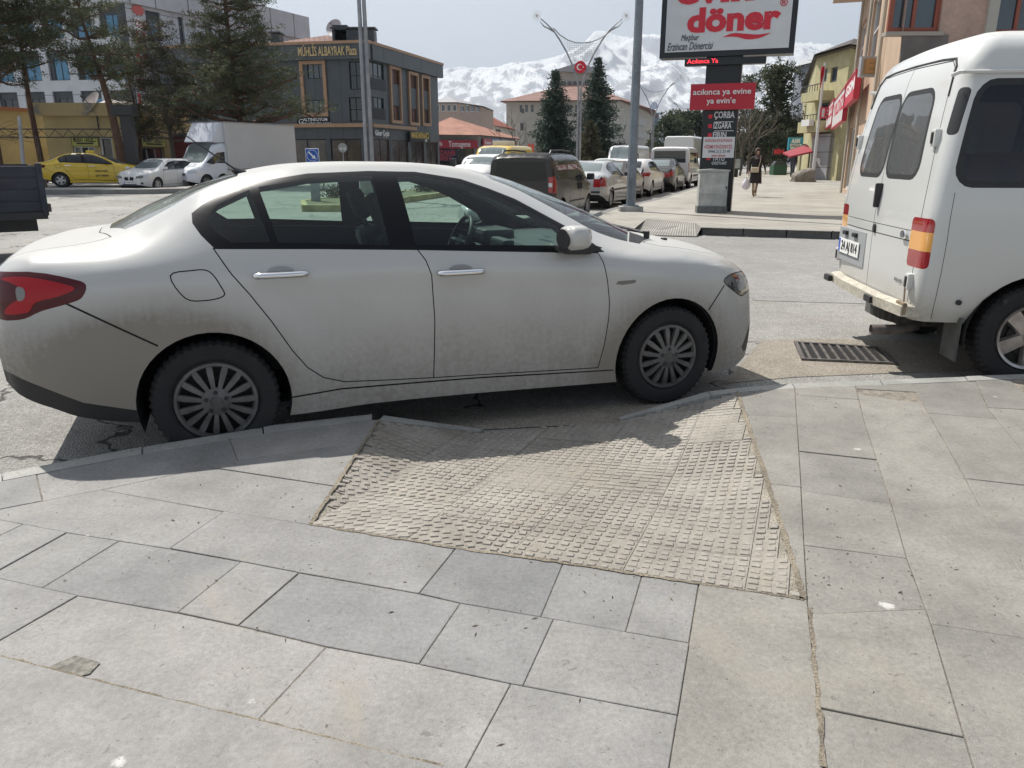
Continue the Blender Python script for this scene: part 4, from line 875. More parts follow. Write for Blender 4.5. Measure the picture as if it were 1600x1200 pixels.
def sedan_extras(root, S, parts, pm, repeats, hub, full=True, tyre_r=.318):
    for ax in (0.03, -2.633):
        for sg in (1, -1): wheel(root, ax, sg * .765, .316, tyre_r, .205, .208, sg, 'cover' if hub != 'alloy5' else 'alloy10', full, repeats)
    # handles belong to their doors
    for (o, sg, P) in parts['door']:
        cx = P[:, 0].mean(); hx, hz = ((-2.265, .955) if cx < -1.6 else (-1.325, .921))
        y = float(S.side(np.array([hx]), np.array([hz]))[0])
        b = MB(); n = 9
        pts = [(hx + .13 * math.cos(math.pi * (1 - k / (n - 1))) , sg * (y + .004 + .034 * math.sin(math.pi * k / (n - 1)) ** .5), hz + .003 * math.sin(k)*0) for k in range(n)]
        b.tube(pts, [.010] + [.0165] * (n - 2) + [.010], 10)
        b.build('door_handle', CHROME, o, smooth=60)
        c = MB(); cc = [(hx + .065 * math.cos(t), hz + .012 + .028 * math.sin(t)) for t in np.linspace(0, math.pi, 12)]
        c.prism(cc, 'y', sg * (y - .004), sg * (y + .0035)); c.build('handle_cup', mat('handle_shade', (.30, .30, .30), .5), o)
    # mirrors
    for sg in (1, -1):
        m = MB(); bm = bmesh.new(); bmesh.ops.create_icosphere(bm, subdivisions=3, radius=1)
        for v in bm.verts:
            x, y, z = v.co; sq = (abs(x) ** 3.4 + abs(y) ** 3.4 + abs(z) ** 3.4) ** (-1 / 3.4); x, y, z = x * sq, y * sq, z * sq; x = x * (1 if x > 0 else .35); y *= 1 - .25 * max(0, x); v.co = (x * .115, y * .115, z * (.073 if z > 0 else .064))
            v.co.z += .012 * v.co.y / .115
        vs = [(v.co.x - .715, sg * (v.co.y + .975), v.co.z + 1.083) for v in bm.verts]; fs = [tuple(v.index for v in f.verts) for f in bm.faces]; bm.free()
        m.add(vs, fs); mm = m.build('wing_mirror', pm, root, smooth=60)
        g = MB(); g.prism([(sg * .975 + .085 * math.cos(t), 1.085 + .054 * math.sin(t)) for t in np.linspace(0, 2 * math.pi, 25)[:-1]], 'x', -.762, -.757); g.build('mirror_glass', MIRROR if sg > 0 else BLACK, mm)
        f = MB(); f.box(-.757, -.62, sg * .85, sg * 1.02, 1.005, 1.045, bev=.012); f.prism([(-.70, .99), (-.56, .985), (-.48, 1.02), (-.60, 1.06), (-.70, 1.03)], 'y', sg * .79, sg * .91); f.build('mirror_foot', BLACK, mm)
    b = MB(); b.tube([(-2.36, 0, 1.425), (-2.42, 0, 1.445)], .02, 10); b.tube([(-2.40, 0, 1.44), (-2.68, 0, 1.65)], [.006, .003], 6); b.build('aerial', BLACK, root)
def egea_interior(root):
    def seat(x, y, w, rear=False):
        b = MB(); b.box(x - .05, x + .45, y - w / 2, y + w / 2, .38, .56, bev=.05)
        M = Matrix.Translation((x - .02, y, .50)) @ Matrix.Rotation(R(-18), 4, 'Y'); b.box(-.07, .07, -w / 2, w / 2, 0, .60, M, bev=.05)
        if not rear:
            b.box(-.045, .045, -.13, .13, .66, .86, M, bev=.04); b.tube([M @ Vector((0, -.06, .58)), M @ Vector((0, -.06, .7))], .008, 6); b.tube([M @ Vector((0, .06, .58)), M @ Vector((0, .06, .7))], .008, 6)
        else:
            for dy in (-.38, .38): b.box(-.045, .045, dy - .12, dy + .12, .62, .79, M, bev=.04)
        b.build('seat', CLOTH, root, smooth=40)
    seat(-1.40, .37, .48); seat(-1.40, -.37, .48); seat(-2.52, 0, 1.25, True)
    b = MB(); prof = [(-.80, .55), (-.78, .86), (-.68, .97), (-.45, 1.0), (-.10, .99), (-.05, .6)]
    b.prism(prof, 'y', -.70, .70); b.box(-.84, -.60, .2, .56, .93, 1.04, bev=.03); b.box(-.81, -.73, -.14, .14, .84, 1.0, bev=.02); b.build('dashboard', mat('dash', (.045, .048, .05), .55), root)
    s = MB(); M = Matrix.Translation((-.96, .37, .95)) @ Matrix.Rotation(R(-66), 4, 'Y'); n = 28
    ring = [M @ Vector((.185 * math.cos(2 * math.pi * k / n), .185 * math.sin(2 * math.pi * k / n), 0)) for k in range(n + 1)]
    s.tube(ring, .016, 8, cap=False)
    for a in (0, 90, 180): s.tube([M @ Vector((0, 0, -.02)), M @ Vector((.18 * math.cos(R(a + 90)), .18 * math.sin(R(a + 90)), 0))], [.03, .014], 8)
    s.tube([M @ Vector((0, 0, -.12)), M @ Vector((0, 0, .005))], [.03, .055], 14); s.build('steering_wheel', BLACK, root, smooth=50)
    m = MB(); m.box(-.60, -.58, -.10, .10, 1.235, 1.29, bev=.01); m.box(-.52, -.50, .05, .11, 1.18, 1.22); m.build('rear_view_mirror', BLACK, root)
    f = MB(); f.box(-2.9, -.4, -.80, .80, .23, .26); f.box(-3.15, -2.68, -.6, .6, 1.0, 1.03); f.build('cabin_floor', INTER, root)
def wipers(root, S):
    b = MB()
    def pt(x, y, dz=.022): return (x, y, float(S.top(np.array([x]), np.array([y]))[0]) + dz)
    b.tube([pt(.02, -.50, .03), pt(.03, -.30), pt(.02, .05), pt(-.0, .12)], .010, 6); b.tube([pt(.02, .15, .03), pt(.03, .3), pt(.0, .55)], .010, 6)
    b.tube([pt(.03, -.52, .0), pt(.03, -.52, .045)], .02, 8); b.build('wiper', BLACK, root)
    c = MB(); M = Vector(pt(.22, -.42, .004)); c.box(M.x - .015, M.x + .015, M.y - .02, M.y + .02, M.z - .005, M.z + .008, bev=.004); c.build('washer_jet', BLACK, root)
# ---------------------------------------------------------------- the white sedan in front of the ramp
CAR_YAW = R(20.3)
WP = paint('sedan_white_paint', (.47, .466, .45), .28, dirt=1.35, dirt_col=(.185, .155, .115), arches=((-2.85, .34, .72, 1.05), (-3.35, .38, .62, .5), (0.0, .3, .62, .75)), zt=1.05, zb=.05)
car = thing('sedan_car', 'dusty white saloon car parked across the dropped kerb ramp, mud round its rear wheel', 'car', (0.655, 5.475, 0), CAR_YAW)
S_, P_ = build_shell_car(car, SEDAN, WP, .032, True)
sedan_extras(car, S_, P_, WP, mat('hubcap_grey', (.13, .125, .12), .5, .3, n1=.3, s1=14), 'cover')
egea_interior(car); wipers(car, S_)
# inner shapes of the right tail light
for (o, sg, P) in P_['tail_light']:
    for poly, m_, nm, lift in (([(-3.50, .98), (-3.39, .99), (-3.23, .955), (-3.19, .93), (-3.26, .90), (-3.36, .875), (-3.40, .83), (-3.50, .82), (-3.48, .86), (-3.425, .90), (-3.43, .95)], RED_T, 'lamp_lens', .003),
                               ([(-3.435, .94), (-3.408, .943), (-3.398, .92), (-3.408, .89), (-3.435, .885)], mat('lamp_milky', (.22, .21, .20), .25), 'reverse_lamp', .004)):
        r_ = carve(smooth_poly(poly, 3), [], .03)['body']; p_, n_ = S_.sideP(r_[0], sg); sheet_mesh(nm, p_ + n_ * lift, n_, r_[1], o, m_)
for (o, sg, P) in P_['headlight'][2:4] if len(P_['headlight']) >= 4 else []:
    r_ = carve(circle_poly(.60, .725, .038, 20), [], .02)['body']; p_, n_ = S_.sideP(r_[0], sg); sheet_mesh('lamp_bowl', p_ + n_ * .002, n_, r_[1], o, CLEAR_L)
# ================================================================ buildings
PANE = mat('pane_sky', (.035, .05, .06), .06, spec=1.0, n1=.3, s1=.7); PANE_B = mat('pane_blue', (.05, .17, .28), .05, spec=1.0, metal=.3); PANE_DK = mat('pane_dark', (.012, .014, .018), .08, spec=.8)
SHOP = mat('shop_interior', (.035, .03, .03), .15, spec=.8, n1=.6, s1=1.2, n2=.3, s2=5, col2=(.09, .07, .055))
TILE_R = None
def roof_tile(name, col, rows=3.2, ang=0.0):
    if name in _M: return _M[name]
    m = mat(name, col, .8, n1=.25, s1=.5, n2=.3, s2=9); t = m.node_tree; b = t.nodes['Principled BSDF']
    wv = t.nodes.new('ShaderNodeTexWave'); wv.inputs['Scale'].default_value = rows; wv.bands_direction = 'Z'; tcn = t.nodes.new('ShaderNodeTexCoord'); t.links.new(tcn.outputs['Object'], wv.inputs[0])
    w2 = t.nodes.new('ShaderNodeTexWave'); w2.inputs['Scale'].default_value = rows * .55; w2.bands_direction = 'DIAGONAL'; t.links.new(tcn.outputs['Object'], w2.inputs[0])
    ad = t.nodes.new('ShaderNodeMath'); t.links.new(wv.outputs['Fac'], ad.inputs[0]); t.links.new(w2.outputs['Fac'], ad.inputs[1])
    bp = t.nodes.new('ShaderNodeBump'); bp.inputs['Distance'].default_value = .06; bp.inputs['Strength'].default_value = .9; t.links.new(ad.outputs[0], bp.inputs['Height']); t.links.new(bp.outputs[0], b.inputs['Normal']); return m
class Face:
    """a vertical wall plane from a to b (left to right as the street sees it), outward towards the street"""
    def __init__(s, root, a, b):
        s.root = root; s.o = Vector((root.location.x, root.location.y)); s.A = Vector(a[:2]); s.B = Vector(b[:2]); s.L = (s.B - s.A).length; s.d = (s.B - s.A) / s.L; s.n = Vector((s.d.y, -s.d.x)); s.a = s.A - s.o
    def px(s, x0, y0, x1, y1):
        ym, xm = (y0 + y1) / 2, (x0 + x1) / 2; u0 = on_plane(x0, ym, s.A, s.B)[0]; u1 = on_plane(x1, ym, s.A, s.B)[0]; z1 = on_plane(xm, y0, s.A, s.B)[1]; z0 = on_plane(xm, y1, s.A, s.B)[1]
        return (u0, u1, z0, z1)
    def P(s, u, z, out=0.0): p = s.a + s.d * u + s.n * out; return (p.x, p.y, z - s.root.location.z)
    def M(s, u, z, out=0.0): return face_M(Vector(s.P(u, z, out)), (s.d.x, s.d.y, 0), (s.n.x, s.n.y, 0))
    def box(s, mb, u0, u1, z0, z1, o0, o1):
        vs = [s.P(u, z, o) for z in (z0, z1) for (u, o) in ((u0, o0), (u1, o0), (u1, o1), (u0, o1))]; mb.add(vs, [(0, 3, 2, 1), (4, 5, 6, 7), (0, 1, 5, 4), (1, 2, 6, 5), (2, 3, 7, 6), (3, 0, 4, 7)])
    def wall(s, mb, z0, z1, holes=(), depth=.22, u0=0, u1=None):
        u1 = s.L if u1 is None else u1; hs = [(max(u0 + .01, a), min(u1 - .01, b), max(z0 + .01, c), min(z1 - .01, d)) for a, b, c, d in holes]; hs = [h for h in hs if h[1] - h[0] > .05 and h[3] - h[2] > .05]
        us = sorted({u0, u1, *[h[0] for h in hs], *[h[1] for h in hs]}); zs = sorted({z0, z1, *[h[2] for h in hs], *[h[3] for h in hs]})
        for i in range(len(us) - 1):
            for j in range(len(zs) - 1):
                cu, cz = (us[i] + us[i + 1]) / 2, (zs[j] + zs[j + 1]) / 2
                if any(h[0] < cu < h[1] and h[2] < cz < h[3] for h in hs): continue
                mb.quad(s.P(us[i], zs[j]), s.P(us[i + 1], zs[j]), s.P(us[i + 1], zs[j + 1]), s.P(us[i], zs[j + 1]))
        for a, b, c, d in hs:
            for (p, q) in (((a, c), (b, c)), ((b, c), (b, d)), ((b, d), (a, d)), ((a, d), (a, c))):
                mb.quad(s.P(*p), s.P(*q), s.P(*q, -depth), s.P(*p, -depth))
    def window(s, h, frame, pane, nx=2, nz=1, fw=.06, depth=.16, sill=None, name='window', parent=None):
        a, b, c, d = h; f = MB()
        for (p, q, r_, t) in ((a, a + fw, c, d), (b - fw, b, c, d), (a + fw, b - fw, c, c + fw), (a + fw, b - fw, d - fw, d)): s.box(f, p, q, r_, t, -depth, -depth + .07)
        for k in range(1, nx): u = a + (b - a) * k / nx; s.box(f, u - fw * .4, u + fw * .4, c + fw, d - fw, -depth, -depth + .06)
        for k in range(1, nz): z = c + (d - c) * k / nz; s.box(f, a + fw, b - fw, z - fw * .4, z + fw * .4, -depth, -depth + .05)
        o = f.build(name, frame, parent or s.root, fix=False); g = MB(); g.quad(s.P(a, c, -depth + .02), s.P(b, c, -depth + .02), s.P(b, d, -depth + .02), s.P(a, d, -depth + .02)); g.build('pane', pane, o, fix=False)
        if sill: k = MB(); s.box(k, a - .08, b + .08, c - .08, c, -depth, .08); k.build('sill', sill, o)
        return o
    def sign(s, name, h, material, th=.12, out=.02, texts=(), frame=None, parent=None):
        b = MB(); s.box(b, *h, out, out + th); o = b.build(name, material, parent or s.root)
        for (body, size, m_, cu, cz, kw) in texts:
            text_mesh(body, size, 'lettering', m_, o, s.M(h[0] + (h[1] - h[0]) * cu, h[2] + (h[3] - h[2]) * cz, out + th), **kw)
        if frame:
            f = MB()
            for q in ((h[0] - .04, h[0], h[2] - .04, h[3] + .04), (h[1], h[1] + .04, h[2] - .04, h[3] + .04), (h[0], h[1], h[2] - .04, h[2]), (h[0], h[1], h[3], h[3] + .04)): s.box(f, *q, out, out + th + .03)
            f.build('sign_frame', frame, o)
        return o
def shift(p, q, k): p, q = Vector(p), Vector(q); return tuple(p + (q - p).normalized() * k)
def plain(mb, root, pts, z0, z1):
    o = root.location
    for a, c in zip(pts, pts[1:]): mb.quad((a[0] - o.x, a[1] - o.y, z0), (c[0] - o.x, c[1] - o.y, z0), (c[0] - o.x, c[1] - o.y, z1), (a[0] - o.x, a[1] - o.y, z1))
def flat(mb, root, pts, z): o = root.location; mb.poly([(p[0] - o.x, p[1] - o.y, z) for p in pts])
WHITE_P = mat('white_panel', (.56, .58, .61), .4, n1=.08, s1=.6); CHARC = mat('charcoal_panel', (.045, .052, .062), .5, n1=.2, s1=.8); CREAM = mat('cream_wall', (.50, .46, .38), .9, n1=.15, s1=.5)
def panel_lines(name, col, du, dz, rough=.45, line=.35):
    """cladding with thin joints on a du x dz grid"""
    if name in _M: return _M[name]
    m = mat(name, col, rough); t = m.node_tree; b = t.nodes['Principled BSDF']; tcn = t.nodes.new('ShaderNodeTexCoord'); sx = t.nodes.new('ShaderNodeSeparateXYZ'); t.links.new(tcn.outputs['Object'], sx.inputs[0]); last = None
    for k, per in ((0, du), (2, dz)):
        if not per: continue
        q = t.nodes.new('ShaderNodeMath'); q.operation = 'PINGPONG'; q.inputs[1].default_value = per / 2; t.links.new(sx.outputs[k], q.inputs[0]); c = t.nodes.new('ShaderNodeMath'); c.operation = 'GREATER_THAN'; c.inputs[1].default_value = .03; t.links.new(q.outputs[0], c.inputs[0])
        if last is None: last = c.outputs[0]
        else: d = t.nodes.new('ShaderNodeMath'); d.operation = 'MULTIPLY'; t.links.new(last, d.inputs[0]); t.links.new(c.outputs[0], d.inputs[1]); last = d.outputs[0]
    n_ = t.nodes.new('ShaderNodeTexNoise'); n_.inputs['Scale'].default_value = .8; t.links.new(tcn.outputs['Object'], n_.inputs[0])
    mx_ = t.nodes.new('ShaderNodeMix'); mx_.data_type = 'RGBA'; t.links.new(last, mx_.inputs['Factor']); mx_.inputs['A'].default_value = (*[c * line for c in col], 1); mx_.inputs['B'].default_value = (*col, 1)
    m3 = t.nodes.new('ShaderNodeMix'); m3.data_type = 'RGBA'; m3.blend_type = 'MULTIPLY'; m3.inputs['Factor'].default_value = .35; t.links.new(mx_.outputs['Result'], m3.inputs['A']); t.links.new(n_.outputs['Fac'], m3.inputs['B']); t.links.new(m3.outputs['Result'], b.inputs['Base Color']); return m
# ---- 1 white building with dark window strips
C1, L1_, R1 = W(195, 4, 14), W(84, 9, 14), W(300, 26, 14); L1_ = shift(C1, L1_, 46); R1 = shift(C1, R1, 24)
wb = thing('office_building', 'tall white panelled building with dark vertical window strips behind the pines', 'building', (*C1, 0))
fl_, fr_ = Face(wb, L1_, C1), Face(wb, C1, R1); m = MB(); WPAN = panel_lines('white_cladding', (.60, .62, .66), 0, 1.7)
u_top = [fl_.px(107, 15, 140, 25), fl_.px(153, 15, 187, 25)]; per = (u_top[1][0] - u_top[0][0]); wdt = u_top[0][1] - u_top[0][0]
cols = []; u = u_top[1][0]
while u > .5 and len(cols) < 14: cols.append((u, u + wdt)); u -= per
bl = [(1.2, 3.75), (4.65, 7.1), (8.0, 10.5), (11.4, 13.75)]
fl_.wall(m, 0, 14, [(a, b, z0, z1) for a, b in cols for z0, z1 in bl] , depth=.3)
cr_cols = [fr_.px(229, 15, 252, 60)[:2], fr_.px(281, 45, 289, 70)[:2], fr_.px(322, 45, 334, 75)[:2]]
fr_.wall(m, 0, 14, [(a, b, z0, z1) for a, b in cr_cols for z0, z1 in bl], depth=.3); far1, far2 = Vector(L1_) + Vector((-4, 16)), Vector(R1) + Vector((-12, 16)); plain(m, wb, [R1, far2, far1, L1_], 0, 16.4); flat(m, wb, [L1_, C1, R1, far2, far1], 16.2)
m.build('wall', WPAN, wb)
for F_, cs_ in ((fl_, cols), (fr_, cr_cols)):
    for k, (a, b) in enumerate(cs_):
        for j, (z0, z1) in enumerate(bl):
            if j == 0 and k > 4: continue
            o = MB(); dd = .30; F_.box(o, a, b, z1 - .55, z1, -dd, -dd + .12); F_.box(o, a, a + .42, z0, z1 - .55, -dd, -dd + .12); F_.box(o, b - .14, b, z0, z1 - .55, -dd, -dd + .12)
            so_ = o.build('window_surround', CHARC, wb); F_.window((a + .42, b - .14, z0, z1 - .55), CHARC, PANE_B if (j >= 2 or (k * 7 + j) % 4 == 0) else PANE_DK, 2, 1, .07, .28, parent=wb)
pb = MB(); fl_.box(pb, -.4, fl_.L + .3, 14, 16.4, -.2, .35); pb.build('parapet', panel_lines('parapet_cladding', (.55, .57, .6), 1.5, 0), wb); pb = MB(); fr_.box(pb, .35, fr_.L + .4, 14.0, 16.4, -.2, .35); pb.build('parapet', _M['parapet_cladding'], wb)
cs2 = MB(); u0, u1, _, _ = fl_.px(192, 15, 203, 40); fl_.box(cs2, fl_.L - .9, fl_.L - .05, 0, 13.95, .0, .05); cs2.build('corner_strip', CHARC, wb)
h = fr_.px(204, 17, 229, 47); RD = mat('sign_red', (.50, .02, .035), .45); sg_ = fr_.sign('sign_board', (h[0] + .3, h[1] - .2, h[2], h[2] + .95), mat('sign_white', (.72, .72, .72), .4), .1, .03, [('ÇELEBİ', .62, RD, .5, .5, dict(bold=.012, width=(h[1] - h[0]) * .62))])
b = MB(); cx, cz = (h[0] + h[1]) / 2, h[2] + 1.6; pts = []
for k in range(18): a = 2 * math.pi * k / 18; r_ = .62 if k % 2 else .38; pts.append((cx + r_ * math.cos(a) * 1.25, cz + r_ * math.sin(a) * .8))
vs = [fr_.P(*p, .04) for p in pts] + [fr_.P(*p, .12) for p in pts]; n = len(pts); b.add(vs, [tuple(range(n, 2 * n))] + [(i, (i + 1) % n, n + (i + 1) % n, n + i) for i in range(n)]); b.build('emblem', mat('emblem_red', (.55, .12, .10), .5), wb)
for k, chh in enumerate('HOTEL'):
    hh = fr_.px(212, 52 + k * 24, 226, 70 + k * 24); text_mesh(chh, 1.35, 'sign_letter', RD, wb, fr_.M((hh[0] + hh[1]) / 2, (hh[2] + hh[3]) / 2, .1), depth=.1, bold=.03)
# ---- 2 dark grey building with orange trim
C2, L2_, R2 = W(570, 68, 10.5), W(300, 76, 10.5), W(690, 104, 10.5); L2_ = shift(C2, L2_, 20)
db = thing('corner_building', 'dark grey corner building with orange trim and gold lettering behind the lamp post', 'building', (*C2, 0))
C2w, R2w, L2w = C2, shift(C2, R2, (Vector(R2) - Vector(C2)).length * .93), L2_
a_, b_ = Face(db, L2w, C2w), Face(db, C2w, R2w); GREY = panel_lines('grey_cladding', (.072, .085, .095), 1.15, 0, line=.5); ORG = mat('orange_trim', (.36, .22, .13), .5, n1=.1); BRN = mat('brown_blind', (.10, .045, .03), .6)
m = MB(); w1, w2 = a_.px(480, 97, 506, 123), a_.px(480, 156, 507, 180); bal = [a_.px(546, 96, 566, 140), a_.px(546, 152, 566, 190)]
shopsA = [(a_.L * f0, a_.L * f1, .25, 3.0) for f0, f1 in ((.30, .44), (.46, .60), (.62, .80), (.82, .96))]
a_.wall(m, 0, 10.45, [w1, w2, *bal, *shopsA]); rw = [b_.px(612, 107, 624, 132), b_.px(612, 165, 624, 188), b_.px(641, 115, 650, 138), b_.px(641, 170, 651, 191), b_.px(660, 120, 669, 142), b_.px(660, 171, 669, 192)]
balB = [b_.px(578, 98, 600, 140), b_.px(578, 152, 600, 186)]; shopsB = [(b_.L * f0, b_.L * f1, .2, 3.0) for f0, f1 in ((.04, .24), (.28, .50), (.54, .74), (.78, .97))]
b_.wall(m, 0, 10.45, [*rw, *balB, *shopsB]); f1_, f2_ = Vector(R2w) + Vector((-11, 12)), Vector(L2w) + Vector((2, 16)); plain(m, db, [R2w, f1_, f2_, L2w], 0, 10.45); flat(m, db, [L2w, C2w, R2w, f1_, f2_], 10.4); m.build('wall', GREY, db)
for h in (w1, w2): a_.window(h, TRIM, PANE, 3, 1, .06)
for h in bal: a_.window(h, TRIM, PANE_DK, 2, 2, .07)
for h in rw: b_.window(h, BRN, mat('pane_brown', (.11, .055, .04), .3), 2, 1, .07)
for h in balB: b_.window(h, TRIM, PANE, 3, 2, .06); rl = MB(); b_.box(rl, h[0] - .1, h[1] + .1, h[2], h[2] + .9, .0, .08); rl.build('balcony_rail', TRIM, db)
for F_, hs in ((a_, shopsA), (b_, shopsB)):
    for h in hs: F_.window(h, BRN if F_ is b_ else TRIM, SHOP, 2, 1, .08, name='shop_window')
for F_, rects in ((a_, [a_.px(471, 95, 511, 182)]), (b_, [b_.px(609, 104, 626, 193), b_.px(638, 113, 653, 196), b_.px(658, 118, 671, 197)])):
    for (u0, u1, z0, z1) in rects:
        fr = MB(); t_ = .28
        for q in ((u0, u0 + t_, z0, z1), (u1 - t_, u1, z0, z1), (u0 + t_, u1 - t_, z0, z0 + t_), (u0 + t_, u1 - t_, z1 - t_, z1)): F_.box(fr, *q, .0, .16)
        fr.build('orange_frame', ORG, db)
for F_ in (a_, b_):
    e = MB(); z9 = 9.3; F_.box(e, -.3 if F_ is a_ else .45, F_.L + .45, z9, 10.5, .0, .45); e.build('fascia', GREY, db); e = MB(); F_.box(e, -.3 if F_ is a_ else .5, F_.L + .5, 10.5, 10.72, -.3, .52); e.build('coping', ORG, db)
    e = MB(); zz = F_.px(500, 199, 520, 204) if F_ is a_ else F_.px(600, 202, 625, 206); F_.box(e, F_.L * .35 if F_ is a_ else .35, F_.L + .3 if F_ is a_ else F_.L * .6, 3.95, 4.25, 0, .3); e.build('orange_band', ORG, db)
GOLD = mat('gold_letters', (.55, .42, .22), .4, .3); h = a_.px(470, 77, 561, 91); text_mesh('MÜHLİS ALBAYRAK Plaza', 1.0, 'sign_letter', GOLD, db, a_.M((h[0] + h[1]) / 2, 9.9, .46), depth=.08, bold=.012, width=h[1] - h[0])
h = a_.px(465, 183, 515, 198); WH = mat('letter_white', (.7, .7, .7), .5); a_.sign('shop_sign', h, TRIM, .12, .02, [('ALTINKUYUM', .36, WH, .58, .72, dict(bold=.004)), ('SARRAFİYE PIRLANTA', .30, WH, .58, .28, dict(bold=.003)), ('G', .62, WH, .13, .5, {})])
h = b_.px(583, 204, 606, 216); text_mesh('Güzar Çeyiz', .62, 'sign_letter', WH, db, b_.M((h[0] + h[1]) / 2, 3.5, .12), depth=.06, bold=.014, width=(h[1] - h[0]) * .95)
h = b_.px(636, 207, 668, 222); b_.sign('shop_sign', h, TRIM, .2, .1, [('MAKARNACI', .8, mat('letter_yellow', (.60, .40, .05), .5), .5, .65, dict(bold=.02, width=(h[1] - h[0]) * .85)), ('evi', .5, WH, .78, .22, dict(bold=.012))])
rfm = MB(); o = db.location; q = [Vector(p) for p in (L2w, C2w, R2w)]; ap = (q[1] + Vector((-5, 9))); ap2 = q[1] + Vector((-9, 8.5)); ci = [q[0] + Vector((4, 3)), q[1] + Vector((-1.5, 2.5)), q[2] + Vector((-3, 3)), Vector(f1_), Vector(f2_)]
for i in range(5): p, r_ = ci[i], ci[(i + 1) % 5]; rfm.poly([(p.x - o.x, p.y - o.y, 10.7), (r_.x - o.x, r_.y - o.y, 10.7), (ap.x - o.x, ap.y - o.y, 12.4)])
rfm.build('roof', roof_tile('tile_dull_red', (.20, .10, .075)), db, fix=False)
for (px_, y0, y1, wd, dp) in ((534, 45, 62, 1.0, 3), (554, 48, 64, 3.6, 3), (433, 55, 70, .8, 5)):
    p = at_y(px_, y1, C2[1] + dp); t_ = at_y(px_, y0, C2[1] + dp); cmb = MB(); cmb.box(p.x - o.x - wd / 2, p.x - o.x + wd / 2, dp - .5, dp + .8, 10.5, t_.z); cmb.box(p.x - o.x - wd / 2 - .12, p.x - o.x + wd / 2 + .12, dp - .62, dp + .92, t_.z + .1, t_.z + .22); cmb.build('chimney', CHARC, db)
def dish(px, py, y, r, label, tiltz=R(25), yaw=R(-20), pole=1.5, name='satellite_dish', col=None):
    p = at_y(px, py, y); t = thing(name, label, 'satellite dish', tuple(p), yaw); b = MB(); M = Matrix.Rotation(R(90) - tiltz, 4, 'X')
    prof = [(r * k / 6, r * .22 * (k / 6) ** 2) for k in range(7)]; prof += [(q, h_ - .02) for q, h_ in prof[::-1]]; M2 = Matrix.Rotation(math.pi, 4, 'X') @ M if False else M
    b.lathe(prof, 26, M); b.build('reflector', col or mat('dish_grey', (.42, .38, .38), .6), t, smooth=40); c = MB(); c.tube([(0, .02, -r * .2), M @ Vector((0, 0, r * .95))], .02, 6); c.tube([M @ Vector((0, 0, r * .85)), M @ Vector((0, 0, r))], .05, 8); c.build('feed_arm', CHARC, t)
    c = MB(); c.tube([(0, .1, 0), (0, .15, -r * .6), (0, .15, -r * .6 - pole)], .035, 6); c.build('mast', CHARC, t); return t
dish(523, 44, C2[1] + 4, .75, 'pinkish round satellite dish on the roof of the dark grey building')
# ---- 3 yellow taxi office
ZR = 3.6; C3 = W(190, 181, ZR); L3 = W(66, 181, ZR); R3 = W(287, 190, ZR); GZ = SZ
tx = thing('taxi_office', 'low yellow taxi office with peeling eaves and taxi signs over its windows', 'kiosk', (*C3, 0))
YEL = mat('yellow_render', (.50, .40, .20), .9, n1=.15, s1=.8, n2=.1, s2=20); YELD = mat('yellow_fascia', (.46, .36, .19), .9, n1=.2, s1=1, col2=(.24, .23, .21), contrast=(.58, .66))
r3i = shift(C3, R3, (Vector(R3) - Vector(C3)).length * .8); a_, b_ = Face(tx, L3, C3), Face(tx, C3, r3i); m = MB()
wA = a_.px(116, 228, 150, 262); dA = a_.px(158, 214, 177, 262); wB = b_.px(220, 229, 258, 262); wA = (*wA[:2], 1.0, wA[3]); dA = (*dA[:2], .22, dA[3]); wB = (*wB[:2], 1.0, wB[3])
a_.wall(m, 0, ZR, [wA, dA]); b_.wall(m, 0, ZR, [wB]); bk1, bk2 = Vector(r3i) + Vector((-1, 7)), Vector(L3) + Vector((0, 7)); plain(m, tx, [tuple(r3i), bk1, bk2, L3], 0, ZR); m.build('wall', YEL, tx)
WF = mat('white_frame', (.62, .62, .6), .5); a_.window(wA, WF, PANE, 3, 1, .09); b_.window(wB, WF, PANE, 3, 1, .1)
dm = MB(); a_.box(dm, dA[0], dA[1], dA[2], dA[3], -.2, -.15); dd = dm.build('door', PANE_DK, tx); fm = MB(); a_.box(fm, dA[0], dA[0] + .1, dA[2], dA[3], -.14, -.05); a_.box(fm, dA[1] - .06, dA[1], dA[2], dA[3], -.14, -.05); a_.box(fm, dA[0], dA[1], dA[3] - .08, dA[3], -.14, -.04); fm.build('door_frame', WF, dd)
e = MB(); a_.box(e, -.4, a_.L + .0, ZR - .02, ZR + .62, -.3, .55); b_.box(e, .0, b_.L * 1.18, ZR - .02, ZR + .62, -.3, .55); e.build('eaves', YELD, tx)
sY = mat('sign_yellow', (.50, .50, .12), .5); 
for F_, h in ((a_, a_.px(114, 214, 154, 228)), (b_, b_.px(219, 215, 256, 229))):
    F_.sign('sign_board', h, sY, .08, .02, [('MURAT TAKSİ', .36, BLACK, .43, .66, dict(bold=.012, width=(h[1] - h[0]) * .74)), ('C*', .32, BLACK, .90, .66, dict(bold=.01)), ('———————', .30, BLACK, .5, .30, dict(bold=.03, width=(h[1] - h[0]) * .66))], frame=mat('sign_edge', (.25, .22, .08), .6))
o = tx.location; METR = mat('metal_roof', (.42, .40, .39), .5, .2, col2=(.17, .07, .06)); 
